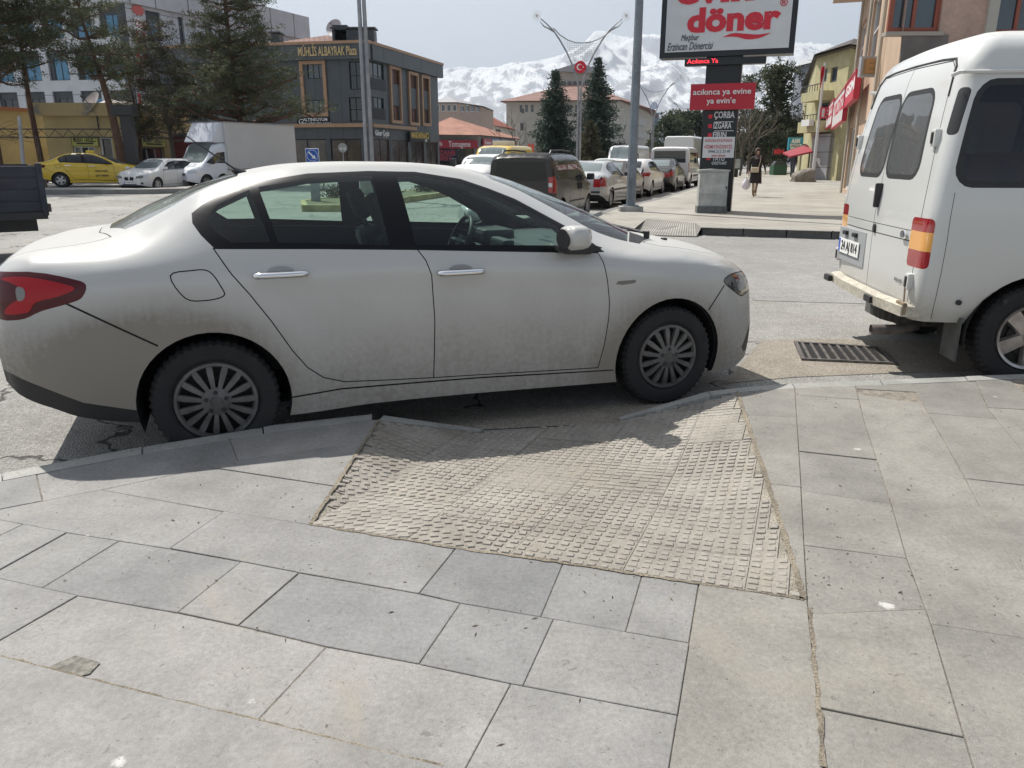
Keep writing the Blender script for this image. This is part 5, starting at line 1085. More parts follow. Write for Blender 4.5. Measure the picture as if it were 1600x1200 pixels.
def ribbed_roof(root, pts, apex, z0, z1, n, mats):
    """hipped sheet-metal roof with standing ribs ; a mesh of light sheet and dark rib strips"""
    b = MB(); o = root.location
    for i in range(len(pts)):
        p, q = Vector(pts[i]), Vector(pts[(i + 1) % len(pts)]); a = Vector((p.x - o.x, p.y - o.y, z0)); c = Vector((q.x - o.x, q.y - o.y, z0)); t = Vector((apex[0] - o.x, apex[1] - o.y, z1)); m_ = max(3, int((c - a).length / n))
        for k in range(m_):
            e0, e1, e2 = a.lerp(c, k / m_), a.lerp(c, (k + .6) / m_), a.lerp(c, (k + 1) / m_); mid = (a + c) / 2
            f = lambda e: t.lerp(mid, 0) .lerp(e, .0) if False else t + (e - mid) * .12
            b.m = 0; b.poly([e0, e1, f(e1), f(e0)]); b.m = 1; b.poly([e1, e2, f(e2), f(e1)])
    return b.build('roof', mats, root, fix=False)
rp = [tuple(Vector(L3) + Vector((3.2, -.4))), tuple(Vector(C3) + Vector((.3, -.5))), tuple(Vector(R3) + Vector((.2, -.1))), tuple(bk1), tuple(bk2 + Vector((3, 0)))]; ap = at_y(175, 158, C3[1] + 3.5)
ribbed_roof(tx, rp, (ap.x, ap.y), ZR + .6, ap.z + .1, .42, [mat('roof_sheet', (.46, .45, .44), .5, .1), mat('roof_sheet_red', (.15, .06, .05), .5)])
dish(144, 163, C3[1] - .2, .68, 'large pale satellite dish on the roof of the yellow taxi office', tiltz=R(35), yaw=R(-35), pole=.9)
# ---- yellow wall with orange coping further left, and a frame with bare vines
C3b = W(70, 176, 4.0); L3b = W(0, 172, 4.0); L3b = shift(C3b, L3b, 14); yb = thing('annex_building', 'yellow rendered annex with orange coping at the left edge', 'building', (*C3b, 0)); F_ = Face(yb, L3b, C3b); m = MB(); F_.wall(m, 0, 4.0); q2, q3 = Vector(C3b) + Vector((0, 5)), Vector(L3b) + Vector((0, 6)); plain(m, yb, [C3b, q2, q3, L3b], 0, 4); flat(m, yb, [L3b, C3b, q2, q3], 3.98); m.build('wall', YEL, yb); e = MB(); F_.box(e, -.2, F_.L + .1, 4.0, 4.18, -.3, .15); e.build('coping', mat('orange_coping', (.35, .13, .06), .6), yb)
pg = thing('pergola', 'rusty pergola frame with bare tangled vines beside the taxi office', 'pergola', (L3[0] - 2.5, L3[1] - 1.6, SZ)); STEEL = mat('rust_steel', (.07, .055, .05), .7, n1=.3, s1=5); x0, x1 = -9.0, 8.2; zt, zb2 = 2.65, 2.25
for z_, nm in ((zt, 'top_bar'), (zb2, 'lower_bar')): b = MB(); b.box(x0, x1, -.03, .03, z_, z_ + .06); b.build(nm, STEEL, pg)
b = MB(); k = x0
while k < x1 - .5: b.tube([(k, 0, zb2 + .03), (k + .35, 0, zt)], .016, 5); b.tube([(k + .35, 0, zt), (k + .7, 0, zb2 + .03)], .016, 5); k += .7
b.build('lattice', STEEL, pg)
for px_ in (-8.8, -4.5, -.6, 3.0): b = MB(); b.tube([(px_, 0, 0), (px_, 0, zb2)], .04, 6); b.build('post', STEEL, pg)
b = MB(); random.seed(3)
for k in range(70):
    x = random.uniform(x0, 2.0); p = Vector((x, random.uniform(-.2, .4), random.uniform(2.2, 2.7))); pts = [p]
    for j in range(6): p = p + Vector((random.uniform(.1, .5) * random.choice((-1, 1, 1)), random.uniform(-.1, .1), random.uniform(-.16, .18))); pts.append(p.copy())
    b.tube(pts, [.022, .02, .016, .013, .01, .008, .005], 4)
b.build('vine', mat('vine_bark', (.06, .05, .045), .95), pg)
# ---- red shop front behind the truck
p1, p2 = at_y(268, 205, 45), at_y(345, 207, 46); rs = thing('small_shop', 'small dark red shop front between taxi office and white truck', 'shop', (p1.x, p1.y, 0)); F_ = Face(rs, p1, p2); m = MB(); F_.wall(m, 0, p1.z - .3, [(1.0, 2.4, .3, 2.2)]); plain(m, rs, [p2, (p2.x, p2.y + 5), (p1.x, p1.y + 5), p1], 0, p1.z - .3); flat(m, rs, [p1, p2, (p2.x, p2.y + 5), (p1.x, p1.y + 5)], p1.z - .3); m.build('wall', mat('dark_red_wall', (.17, .03, .03), .7, n1=.2), rs); F_.window((1.0, 2.4, .3, 2.2), WF, PANE, 2, 1); e = MB(); F_.box(e, -.1, F_.L + .1, p1.z - .3, p1.z - .1, -.4, .4); e.build('canopy', CHARC, rs)
# ---- 4 tiled-roof shops
ZE4 = 4.0; K4 = W(749, 211, ZE4); L4 = W(655, 210, ZE4); R4 = W(812, 217, ZE4)
sh = thing('shop_building', 'single storey shop row with hipped orange tile roof and red signs', 'shop', (*K4, 0)); li, ri = tuple(Vector(L4) + Vector((0, .6))), tuple(Vector(R4) + Vector((-.6, .3))); ki = tuple(Vector(K4) + Vector((0, .6)))
a_, b_ = Face(sh, li, ki), Face(sh, ki, ri); m = MB(); hA = [(a_.L * .02, a_.L * .5, .2, 2.6), (a_.L * .55, a_.L * .9, .2, 2.5)]; hB = [(b_.L * .1, b_.L * .45, .3, 2.6), (b_.L * .5, b_.L * .9, .3, 2.6)]; a_.wall(m, 0, ZE4, hA); b_.wall(m, 0, ZE4, hB); bk1, bk2 = Vector(ri) + Vector((-6, 16)), Vector(li) + Vector((2, 16)); plain(m, sh, [ri, bk1, bk2, li], 0, ZE4); m.build('wall', mat('shop_grey', (.28, .27, .27), .8, n1=.15), sh)
for h in hA: a_.window(h, CHARC, PANE_DK, 2, 1, name='shop_window')
for h in hB: b_.window(h, CHARC, SHOP, 2, 1, name='shop_window')
o = sh.location; rf = MB(); q = [Vector(L4) + Vector((-1, -.3)), Vector(K4) + Vector((.1, -.5)), Vector(R4) + Vector((.3, 0)), bk1 + Vector((.5, .5)), bk2]; ap = at_y(704, 183, K4[1] + 8); 
for i in range(5): p, r_ = q[i], q[(i + 1) % 5]; rf.poly([(p.x - o.x, p.y - o.y, ZE4), (r_.x - o.x, r_.y - o.y, ZE4), (ap.x - o.x, ap.y - o.y, ap.z)])
rf.poly([(p.x - o.x, p.y - o.y, ZE4 - .05) for p in q]); rf.build('roof', roof_tile('tile_orange', (.40, .19, .13)), sh, fix=False)
SR = mat('shop_red', (.34, .02, .04), .45); h = a_.px(669, 219, 744, 232); a_.sign('shop_sign', h, SR, .25, .3, [('Tomagene', .9, WH, .62, .5, dict(bold=.012, width=(h[1] - h[0]) * .46)), ('Çiğ Köfte', .7, WH, .16, .55, dict(bold=.01, width=(h[1] - h[0]) * .2))])
h = a_.px(671, 233, 714, 252); a_.sign('shop_sign', h, mat('sign_navy', (.02, .02, .05), .5), .1, .1, [('ECZANE', .75, mat('letter_red', (.40, .03, .06), .5), .5, .68, dict(bold=.03, width=(h[1] - h[0]) * .85)), ('İBAN E', .75, _M['letter_red'], .5, .25, dict(bold=.03, width=(h[1] - h[0]) * .55))])
h = b_.px(751, 217, 764, 229); b_.sign('shop_sign', h, SR, .2, .2, [('Tomagene', .5, WH, .5, .5, dict(bold=.01, width=(h[1] - h[0]) * .8))])
h = b_.px(767, 217, 784, 229); b_.sign('poster', h, mat('poster_blue', (.25, .33, .42), .5, n1=.5, s1=2), .1, .1); h = b_.px(792, 220, 806, 230); b_.sign('poster', h, mat('poster_orange', (.40, .18, .07), .5, n1=.5, s1=2), .1, .1)
aw = MB(); h = b_.px(762, 231, 816, 243); z_ = h[3]; vs = [b_.P(h[0], z_, .05), b_.P(h[1], z_, .05), b_.P(h[1], h[2] - .1, 2.2), b_.P(h[0], h[2] - .1, 2.2)]; aw.add(vs + [(v[0], v[1], v[2] - .06) for v in vs], [(0, 1, 2, 3), (4, 7, 6, 5), (0, 4, 5, 1), (1, 5, 6, 2), (2, 6, 7, 3), (3, 7, 4, 0)]); aw.build('awning', mat('awning_blue', (.03, .10, .28), .7), sh)
# ---- houses and big civic building behind
def block(name, label, cat, corners_px, z, depth_vec, wall_m, roof=None, eave=.5, apex_px=None, apex_dy=8, rows=(), wm=None, z0=0):
    """corners_px: three roof-corner pixels (left, near corner, right)"""
    Lp, Kp, Rp = (W(*c, z) for c in corners_px); root = thing(name, label, cat, (*Kp, 0)); A, B_ = Face(root, Lp, Kp), Face(root, Kp, Rp); m = MB(); holes = {0: [], 1: []}
    for (fi, x0, y0, x1, y1, nx) in rows: holes[fi].append(((A, B_)[fi].px(x0, y0, x1, y1), nx))
    A.wall(m, 0, z, [h for h, _ in holes[0]]); B_.wall(m, 0, z, [h for h, _ in holes[1]]); d = Vector(depth_vec); b1, b2 = Vector(Rp) + d, Vector(Lp) + d; plain(m, root, [Rp, b1, b2, Lp], 0, z); flat(m, root, [Lp, Kp, Rp, b1, b2], z - .02); m.build('wall', wall_m, root)
    for fi in (0, 1):
        for h, nx in holes[fi]: (A, B_)[fi].window(h, wm or WF, PANE, nx, 1, .12)
    if roof:
        o = root.location; cen = (Vector(Lp) + Vector(Rp) + b1 + b2) / 4; q = [Vector(Lp), Vector(Kp), Vector(Rp), b1, b2]; q = [p + (p - cen).normalized() * eave for p in q]; ap = at_y(*apex_px, Kp[1] + apex_dy); r_ = MB()
        for i in range(5): p, s_ = q[i], q[(i + 1) % 5]; r_.poly([(p.x - o.x, p.y - o.y, z), (s_.x - o.x, s_.y - o.y, z), (ap.x - o.x, ap.y - o.y, ap.z)])
        r_.poly([(p.x - o.x, p.y - o.y, z - .15) for p in q]); r_.poly([(p.x - o.x, p.y - o.y, z) for p in q]); r_.build('roof', roof, root, fix=False)
    return root, A, B_
PEACH = mat('peach_wall', (.40, .30, .25), .9, n1=.12); TOPG = mat('grey_roof', (.30, .30, .31), .6)
block('house', 'peach house with a glazed top storey behind the tiled shops', 'house', ((676, 160), (716, 160), (752, 166)), 11, (2, 14), PEACH, TOPG, .6, (700, 150), 6, [(0, 680 + k * 9, 163, 687 + k * 9, 174, 1) for k in range(4)] + [(1, 720 + k * 8, 164, 726 + k * 8, 175, 1) for k in range(4)], WF)
block('house', 'small cream house with bright red tile roof beside the peach house', 'house', ((752, 198), (772, 196), (792, 200)), 8, (2, 12), CREAM, roof_tile('tile_red', (.38, .12, .08)), .8, (765, 180), 7, [(0, 756, 200, 764, 210, 1), (1, 775, 202, 782, 210, 1)], CHARC)
GOVW = mat('concrete_beige', (.42, .395, .35), .9, n1=.1, s1=.3); 
rows = [(0, 812 + k * 8.8, 164, 816 + k * 8.8, 175, 1) for k in range(3)] + [(0, 846 + k * 8.8, 164, 850 + k * 8.8, 175, 1) for k in range(7)] + [(0, 813, 192, 818, 204, 1), (0, 815, 170, 819, 177, 1), (0, 840, 192, 846, 204, 1), (0, 872, 192, 880, 204, 1), (0, 904, 193, 912, 204, 1), (0, 838, 222, 844, 232, 1), (0, 905, 224, 912, 232, 1), (0, 935, 224, 940, 232, 1)]
gv, gA, gB = block('civic_building', 'large beige civic building with wide brown roof and rooftop tower behind the spruces', 'building', ((791, 159), (967, 157), (1008, 172)), 15, (10, 40), GOVW, roof_tile('tile_brown', (.27, .15, .12)), 3.0, (905, 128), 22, rows, CHARC)
for x0, x1 in ((946, 966),): h = gA.px(x0, 158, x1, 245); b = MB(); gA.box(b, h[0], h[1], 0, 15, 0, .8); b.build('wall_bay', mat('concrete_pale', (.45, .43, .39), .9), gv)
for k, (y0, y1) in enumerate(((183, 196), (207, 216))): h = gB.px(992, y0, 1007, y1); b = MB(); gB.box(b, *h, 0, .3); b.build('window_band', mat('pale_band', (.36, .36, .36), .6), gv)
tc_ = at_y(905, 131, gv.location.y + 20); t1, t2 = at_y(874, 112, gv.location.y + 20), at_y(934, 112, gv.location.y + 20); o = gv.location; hb = MB(); zb3 = tc_.z - 6
hb.box(t1.x - o.x, t2.x - o.x, 20, 34, zb3, t1.z); tw = hb.build('roof_tower', GOVW, gv)
hb = MB(); hb.prism([(t1.x - o.x - 1, t1.z), (t2.x - o.x + 1.6, t1.z - .6), (t2.x - o.x + 1.6, t1.z - .2), ((t1.x + t2.x) / 2 - o.x, t1.z + 2.2), (t1.x - o.x - 1, t1.z + .4)], 'y', 18.5, 35); hb.build('tower_roof', TOPG, tw)
for k in range(5): x = t1.x + (t2.x - t1.x) * (.12 + k * .15); hb = MB(); hb.box(x - o.x - .55, x - o.x + .55, 19.9, 19.97, t1.z - 3.4, t1.z - 2.4); hb.build('tower_window', PANE_DK, tw)
bg_, A_, B_ = block('glass_building', 'dark blue glass office block beyond the beige civic building', 'building', ((1007, 176), (1030, 176), (1034, 180)), 17, (8, 20), mat('blue_glass_wall', (.03, .08, .15), .1, spec=1, n1=.2, s1=.3)); 
for k in range(6):
    b = MB(); h = A_.px(1007, 184 + k * 11, 1030, 185 + k * 11); A_.box(b, 0, A_.L, h[2], h[2] + .25, 0, .1); b.build('floor_band', CHARC, bg_)
# ---- right side street wall
ZY = 10.5; yl, _, yr = block('yellow_building', 'yellow building with balconies and dark tiled roof beyond the flagpole', 'building', ((1284, 84), (1322, 72), (1345, 66)), ZY, (14, 12), mat('yellow_green_wall', (.42, .37, .16), .9, n1=.12), roof_tile('tile_dark', (.09, .075, .07)), .9, (1335, 58), 5, [(0, 1290, 110, 1300, 130, 1), (0, 1302, 150, 1314, 190, 1)], CHARC) if False else (None, None, None)
def slabwall(name, label, cat, pxs, z, wall_m, back=(16, 4)):
    """street wall seen at a glancing angle: pxs = roof corner pixels from far to near"""
    pts = [W(*p, z) for p in pxs]; root = thing(name, label, cat, (*pts[-1], 0)); m = MB(); fs = [Face(root, a, b) for a, b in zip(pts, pts[1:])]
    return root, fs, m, pts
# grey block far right, yellow building, near beige-orange building
block('grey_building', 'slim grey building rising beyond the yellow building', 'building', ((1241, 112), (1249, 104), (1272, 98)), 15, (20, 15), mat('slate_wall', (.20, .21, .25), .8, n1=.1), TOPG, .8, (1258, 92), 6, [(1, 1252, 125, 1256, 135, 1), (1, 1252, 150, 1256, 160, 1)], CHARC)
YG = mat('yellow_green_wall', (.40, .365, .21), .9, n1=.12)
yb2, yA, yB = block('yellow_building', 'yellow building with small balconies and dark tiled eaves behind the flagpole', 'building', ((1257, 144), (1277, 87), (1330, 71)), 7.6, (14, 12), YG, roof_tile('tile_dark', (.09, .075, .07)), .8, (1335, 60), 6, [(1, 1283, 108, 1292, 128, 1), (1, 1298, 105, 1308, 128, 1), (1, 1280, 160, 1300, 208, 2)], CHARC)
for (x0, y0, x1, y1) in ((1274, 144, 1302, 158), (1268, 190, 1300, 207)):
    h = yB.px(x0, y0, x1, y1); b = MB(); yB.box(b, *h, 0, .9); o = b.build('balcony', YG, yb2); b = MB(); yB.box(b, h[0], h[1], h[3] + .35, h[3] + .40, .84, .9)
    for k in range(8): u = h[0] + (h[1] - h[0]) * k / 7; yB.box(b, u - .015, u + .015, h[3], h[3] + .35, .85, .88)
    b.build('balcony_rail', CHARC, o)
h = yB.px(1273, 210, 1300, 281); b = MB(); yB.box(b, h[0], h[1], .15, h[3], 0, .25); b.build('tiled_pier', panel_lines('pier_tile', (.34, .34, .35), .9, .9, line=.4), yb2)
h = yB.px(1283, 187, 1296, 197); b = MB(); yB.box(b, h[0], h[1], h[2], h[3], .95, 1.25); ac = b.build('air_conditioner', WF, yb2); b = MB(); b.prism([(0, 0)] * 3, 'x', 0, .01) if False else None
K5, F5 = (8.55, 18.3), (14.1, 34.0); E5 = (30.0, 17.9); nb = thing('brown_building', 'near brown and orange apartment building with red framed windows above the van', 'building', (*K5, 0))
a_, b_ = Face(nb, F5, K5), Face(nb, K5, E5); m = MB(); wr = [b_.px(1395, -60, 1475, 50), b_.px(1556, -60, 1640, 53)]; wr = [(h[0], h[1], h[2], 6.4) for h in wr]; sw = [a_.px(1343, 20, 1351, 100), a_.px(1360, 15, 1372, 88)]
sw = [(h[0], h[1], h[2], 6.4) for h in sw]; shp = [(a_.L * .55, a_.L * .75, .3, 2.6), (a_.L * .80, a_.L * .95, .3, 2.6), (a_.L * .12, a_.L * .40, .3, 2.6)]
OW = mat('orange_wall', (.46, .335, .24), .9, n1=.15, s1=.8); PW = mat('pink_brown_wall', (.44, .31, .255), .9, n1=.18, s1=1.2, n2=.1, s2=14)
a_.wall(m, 0, 7.6, [*sw, *shp]); plain(m, nb, [E5, (34, 36), (24, 36), F5], 0, 7.6); flat(m, nb, [F5, K5, E5, (34, 36), (24, 36)], 7.58); m.build('wall', OW, nb); m = MB(); b_.wall(m, 0, 7.6, [*wr, (6, 9, 0.3, 2.7)]); m.build('front_wall', PW, nb)
RF = mat('red_frame', (.26, .07, .04), .55)
for h in wr: b_.window(h, RF, PANE, 2, 1, .10, .14, sill=mat('stone_sill', (.35, .31, .27), .8)); f = MB(); b_.box(f, h[0] + .1, (h[0] + h[1]) / 2, h[2] + .82, h[2] + .90, -.12, -.04); f.build('window_bar', RF, nb)
for h in sw: a_.window(h, WF, PANE, 1, 2, .07)
for h in shp: a_.window(h, WF, SHOP, 2, 1, .07, name='shop_window')
h = b_.px(1385, 55, 1478, 96); b = MB(); b_.box(b, .0, h[1], h[2] - .3, h[3] + .0, 0, .05); b.build('render_panel', mat('grey_render', (.16, .145, .135), .95, n1=.2, s1=2), nb)
b = MB(); h = b_.px(1540, 0, 1556, 60); b_.box(b, h[0], h[1], 0, 7.6, 0, .08); b.build('pilaster', mat('pale_pilaster', (.40, .38, .34), .85), nb)
for px_ in (1326, 1340, 1362): h = a_.px(px_, 236, px_ + 2, 244); b = MB(); p = a_.P(h[0], 0, .12); q = a_.P(h[0], 7.5, .12); b.tube([p, q], .05, 6); b.build('drain_pipe', mat('pipe_cream', (.45, .40, .33), .6), nb)
b = MB(); a_.box(b, -.6, a_.L * .30, 7.6, 7.8, -.2, 1.1); b.build('eaves', mat('eave_beige', (.42, .34, .27), .8), nb); 
b = MB(); a_.box(b, 0, a_.L, 7.6, 10.5, -.3, -.05); b_.box(b, 0, b_.L, 7.6, 10.5, -.3, -.05); b.build('upper_wall', OW, nb)
LR = mat('letter_crimson', (.50, .03, .06), .5); SW_ = mat('sign_face_white', (.58, .55, .54), .45)
for (x0, y0, x1, y1, tx_, m_, tm_) in ((1303, 165, 1314, 195, 'ECZ', SW_, LR), (1316, 150, 1336, 192, 'YILDIZ', SW_, LR), (1339, 124, 1357, 158, 'GSM', LR, WH)):
    h = a_.px(x0, y0, x1, y1); a_.sign('shop_sign', h, m_, .15, .25, [(tx_, (h[3] - h[2]) * .62, tm_, .5, .58, dict(bold=.02, width=(h[1] - h[0]) * .85))], frame=LR)
def proj_sign(root, u, F_, x0, y0, x1, y1, text, fm, lm, tm_, out, label=None, lw=.55):
    pass
p0_, p1_ = at_y(1343, 120, 22.5), at_y(1374, 88, 22.5); b = MB(); o = nb.location; xx0, xx1, z0, z1 = p0_.x - o.x, p1_.x - o.x, p0_.z, p1_.z; y_ = 22.5 - o.y; b.box(xx0, xx1, y_, y_ + .15, z0, z1); s_ = b.build('projecting_sign', mat('frame_grey', (.33, .35, .38), .5), nb)
b = MB(); b.box(xx0 + .07, xx1 - .07, y_ - .01, y_, z0 + .07, z1 - .07); b.build('sign_face', mat('sign_tan', (.30, .20, .10), .6), s_); text_mesh('E', .48, 'lettering', mat('letter_tan', (.42, .24, .10), .5), s_, face_M(Vector(((xx0 + xx1) / 2, y_ - .012, (z0 + z1) / 2)), (1, 0, 0), (0, -1, 0)), bold=.02)
# ================================================================ old white van on the right
VA = R(-6); vh = Vector((math.cos(VA), math.sin(VA))); vl = Vector((-vh.y, vh.x)); vo = Vector((2.7, 5.1)) + vl * .96
van = thing('panel_van', 'old white high roofed van on the right with a spare wheel beneath', 'van', (vo.x, vo.y, 0), VA)
VP = paint('old_van_white', (.56, .565, .55), .42, dirt=.9, dirt_col=(.24, .19, .12), arches=((.78, .33, .62, .55), (.0, .45, .3, .45)), zt=.75, zb=.2)
_W = pchip([(.40, .86), (.55, .93), (.85, .965), (1.1, .97), (1.35, .955), (1.9, .875), (2.03, .852), (2.06, .853), (2.16, .83), (2.25, .76), (2.30, .62)]); _X = pchip([(.40, .03), (.55, .005), (1.05, .0), (1.35, .02), (1.95, .10), (2.08, .13), (2.22, .20), (2.30, .33)])
VR = .115; VA0 = .96 - VR; VL = VR * math.pi / 2
def vmap(s, z):
    W_, X_ = _W(z), _X(z); t = np.clip((s - VA0) / VR, 0, math.pi / 2); rear = s < VA0; side = s > VA0 + VL; q = np.clip(s - VA0 - VL, 0, None)
    y = np.where(rear, -np.clip(s, 0, VA0) / VA0 * (W_ - VR), -(W_ - VR) - VR * np.sin(t)); bow = .025 * (np.clip(s, 0, VA0) / VA0) ** 2
    x = np.where(rear, X_ + bow, X_ * np.clip(1 - q / .7, 0, 1) + .025 + VR * (1 - np.cos(t)) + q)
    fr = np.clip((x - 3.9) / 1.0, 0, 1); y = y * (1 - .16 * fr ** 2); return x, y
def vP(P, sg=1):
    s, z = P[:, 0], P[:, 1]; e = .01; x, y = vmap(s, z); xa, ya = vmap(s + e, z); xb, yb_ = vmap(s - e, z); xc, yc = vmap(s, np.minimum(z + e, 2.30)); xd, yd = vmap(s, np.maximum(z - e, .40))
    d1 = np.stack([xa - xb, ya - yb_, 0 * z], 1); d2 = np.stack([xc - xd, yc - yd, 0 * z + 2 * e], 1); n_ = np.cross(d2, d1); n_ /= np.linalg.norm(n_, axis=1)[:, None]; out = np.stack([x - 2.2, y, 0 * z], 1); fl = np.sign((n_ * out).sum(1)); n_ *= fl[:, None]
    p = np.stack([x, y * sg, z], 1); n_[:, 1] *= sg; return p, n_
SE = 1.02; sx_ = lambda x: x + .89
vdom = [(0, .44), (sx_(4.3), .42), (sx_(4.55), .50), (sx_(4.58), .85), (sx_(4.45), 1.0), (sx_(4.1), 1.12), (sx_(3.85), 1.22), (sx_(3.35), 1.90), (sx_(3.1), 2.15), (sx_(2.8), 2.26), (0, 2.26)]
def rr(x0, x1, z0, z1, r=.06, dx=0): # rounded rect leaning by dx at top
    q = []
    for cx, cz, a0 in ((x1 - r, z1 - r, 0), (x0 + r, z1 - r, 90), (x0 + r, z0 + r, 180), (x1 - r, z0 + r, 270)):
        for k in range(5): a = R(a0 + k * 22.5); q.append((cx + r * math.cos(a) + dx * (cz - z0) / (z1 - z0), cz + r * math.sin(a)))
    return q
def band(pts, w_): # thin closed strip along a path
    up = [Vector(p) for p in pts]; L_, R_ = [], []
    for i, p in enumerate(up): d = (up[min(i + 1, len(up) - 1)] - up[max(i - 1, 0)]).normalized(); n_ = Vector((-d.y, d.x)); L_.append(tuple(p + n_ * w_)); R_.append(tuple(p - n_ * w_))
    return L_ + R_[::-1]
rw = rr(.05, .60, 1.40, 1.94, .09, -.02); swn = rr(sx_(.14), sx_(1.35), 1.37, 1.955, .09, .02); sw2 = rr(sx_(1.45), sx_(2.55), 1.37, 1.955, .09); sw3 = [(sx_(2.75), 1.34), (sx_(2.75), 1.92), (sx_(3.2), 1.9), (sx_(3.62), 1.34)]
VG = glass('van_glass', (.55, .60, .60), density=.4, dark=(.22, .23, .235)); VG2 = glass('van_glass_dark', (.42, .45, .46), density=.5, dark=(.010, .012, .014))
fe = [('SEAM', band([(.80, .52), (.80, 1.98), (.77, 2.08), (.70, 2.125), (.0, 2.135)], .004)), ('SEAM', [(-.004, .5), (.004, .5), (.004, 2.13), (-.004, 2.13)]), ('SEAM', band([(0, 1.035), (.77, 1.035)], .0025)), ('SEAM', band([(0, .965), (.77, .965)], .0035)), ('SEAM', band([(sx_(.13), .46), (sx_(.14), 1.0), (sx_(.13), 1.3)], .002)), ('SEAM', band([(sx_(1.3), 1.0), (sx_(4.3), 1.0)], .002)), ('SEAM', band([(sx_(2.6), .5), (sx_(2.65), 2.0)], .003)), ('SEAM', band([(sx_(3.55), .5), (sx_(3.68), 1.3)], .003)),
      ('rubber_frame', inset(rw, -.035)), ('rear_window', rw), ('rubber_frame', inset(swn, -.04)), ('side_window', swn), ('rubber_frame', inset(sw2, -.04)), ('side_window', sw2), ('rubber_frame', inset(sw3, -.03)), ('side_window', sw3),
      ('air_vent', rr(.885, .965, 1.655, 1.945, .03, .02)), ('tl_red', rr(.685, .945, .80, 1.13, .035)), ('tl_amber', [(.685, .915), (.945, .915), (.945, 1.04), (.685, 1.04)]), ('CUT', circle_poly(sx_(.78), .36, .415, 40)), ('CUT', circle_poly(sx_(3.75), .36, .40, 30))]
vr_ = carve(vdom, fe, .045); vm = {'body': VP, 'SEAM': GAP, 'rubber_frame': mat('rubber_seal', (.02, .02, .022), .6), 'rear_window': VG, 'side_window': VG2, 'air_vent': BLACK, 'tl_red': RED_L, 'tl_amber': AMBER_L}; nmap = {'SEAM': 'panel_gaps', 'tl_red': 'tail_light', 'tl_amber': 'tail_light_band'}
vl_ = MB()
for sg in (1, -1):
    for k, (P, T_) in vr_.items():
        if k == 'CUT': continue
        p, n_ = vP(P, sg); o = sheet_mesh(nmap.get(k, k), p, n_, T_, van, vm[k])
        if k == 'body': vl_.add([tuple(v) for v in p - n_ * .03], [tuple(int(i) for i in t) for t in T_])
vl_.build('inner_lining', mat('van_lining', (.07, .068, .065), .8), van, fix=False)
# roof cap, windscreen front, floor
b = MB(); ss_ = np.concatenate([np.linspace(0, VA0, 6), np.linspace(VA0, VA0 + VL, 6)[1:], np.linspace(VA0 + VL, sx_(2.8), 10)[1:]]); x22, y22 = vmap(ss_, np.full(len(ss_), 2.26)); x235, y235 = vmap(ss_, np.full(len(ss_), 2.30)); n = len(ss_)
ring0 = [(x, y, 2.26) for x, y in zip(x22, y22)] ; ring1 = [(x, y, 2.298) for x, y in zip(x235, y235)]; ring2 = [(x + .25 * (1 - k / n), y * .55, 2.32) for k, (x, y) in enumerate(zip(x235, y235))]; vs = ring0 + ring1 + ring2; vs2 = [(x, -y, z) for x, y, z in vs]
fs = [(j * n + i, j * n + i + 1, (j + 1) * n + i + 1, (j + 1) * n + i) for j in range(2) for i in range(n - 1)]; b.add(vs, fs); b.add(vs2, fs); b.poly(ring2[1:] + [(x, -y, z) for x, y, z in ring2[1:]][::-1]); b.build('roof', VP, van, smooth=50)
b = MB(); fp_ = [(p[0] - .89, p[1]) for p in vdom[1:10]]
for (a, c) in zip(fp_, fp_[1:]):
    ya, yc = float(vmap(np.array([a[0] + .89]), np.array([a[1]]))[1][0]), float(vmap(np.array([c[0] + .89]), np.array([c[1]]))[1][0]); b.m = 1 if 1.2 < (a[1] + c[1]) / 2 < 1.9 else 0; b.quad((a[0], ya, a[1]), (c[0], yc, c[1]), (c[0], -yc, c[1]), (a[0], -ya, a[1]))
b.build('nose_and_windscreen', [VP, CPANE], van, fix=False)
b = MB(); b.quad((.1, -.85, .45), (4.4, -.80, .45), (4.4, .80, .45), (.1, .85, .45))
for cx in (.78, 3.75):
    for sg in (1, -1):
        pr = [(cx + .415 * math.cos(t), .36 + .415 * math.sin(t)) for t in np.linspace(-.2, math.pi + .2, 22)]
        for a, c in zip(pr, pr[1:]): b.quad((a[0], sg * .95, a[1]), (c[0], sg * .95, c[1]), (c[0], sg * .5, c[1]), (a[0], sg * .5, a[1]))
        b.poly([(p[0], sg * .5, p[1]) for p in pr])
b.build('underbody', _M['underbody'], van, fix=False)
for ax in (.80, 3.75):
    for sg in (1, -1): wheel(van, ax, sg * .83, .355, .355, .22, .225, sg, 'alloy5', True, mat('van_alloy', (.45, .42, .40), .3, .8, n1=.3, s1=10))
b = MB(); b.box(.55, 1.1, -.78, -.7, .33, .38); b.tube([(.80, -.8, .34), (.80, .8, .34)], .05, 8); b.build('axle', BLACK, van)
CRM = mat('bumper_cream', (.50, .465, .385), .55, n1=.2, s1=5, n2=.2, s2=40)
b = MB(); seg = [(-.89, .10), (-.85, -.06), (-.45, -.10), (.45, -.10), (.80, -.06), (.84, .10)]
pl = [(y, x) for y, x in seg]; outer = pl; inner = [(y * .97, x + .09) for y, x in pl]
vs = []
for (y, x), (y2, x2) in zip(outer, inner): vs += [(x + .025, y, .465), (x + .02, y, .535), (x2, y2, .55), (x2, y2, .455)]
fs = [(i * 4 + k, i * 4 + (k + 1) % 4, (i + 1) * 4 + (k + 1) % 4, (i + 1) * 4 + k) for i in range(len(pl) - 1) for k in range(4)]; b.add(vs, fs + [(0, 1, 2, 3), tuple(range(len(vs) - 4, len(vs)))]); b.build('rear_bumper', CRM, van)
for y in (-.34, .72): b = MB(); b.box(-.10, -.06, y - .07, y + .07, .475, .525, bev=.008); b.build('bumper_pad', BLACK, van)
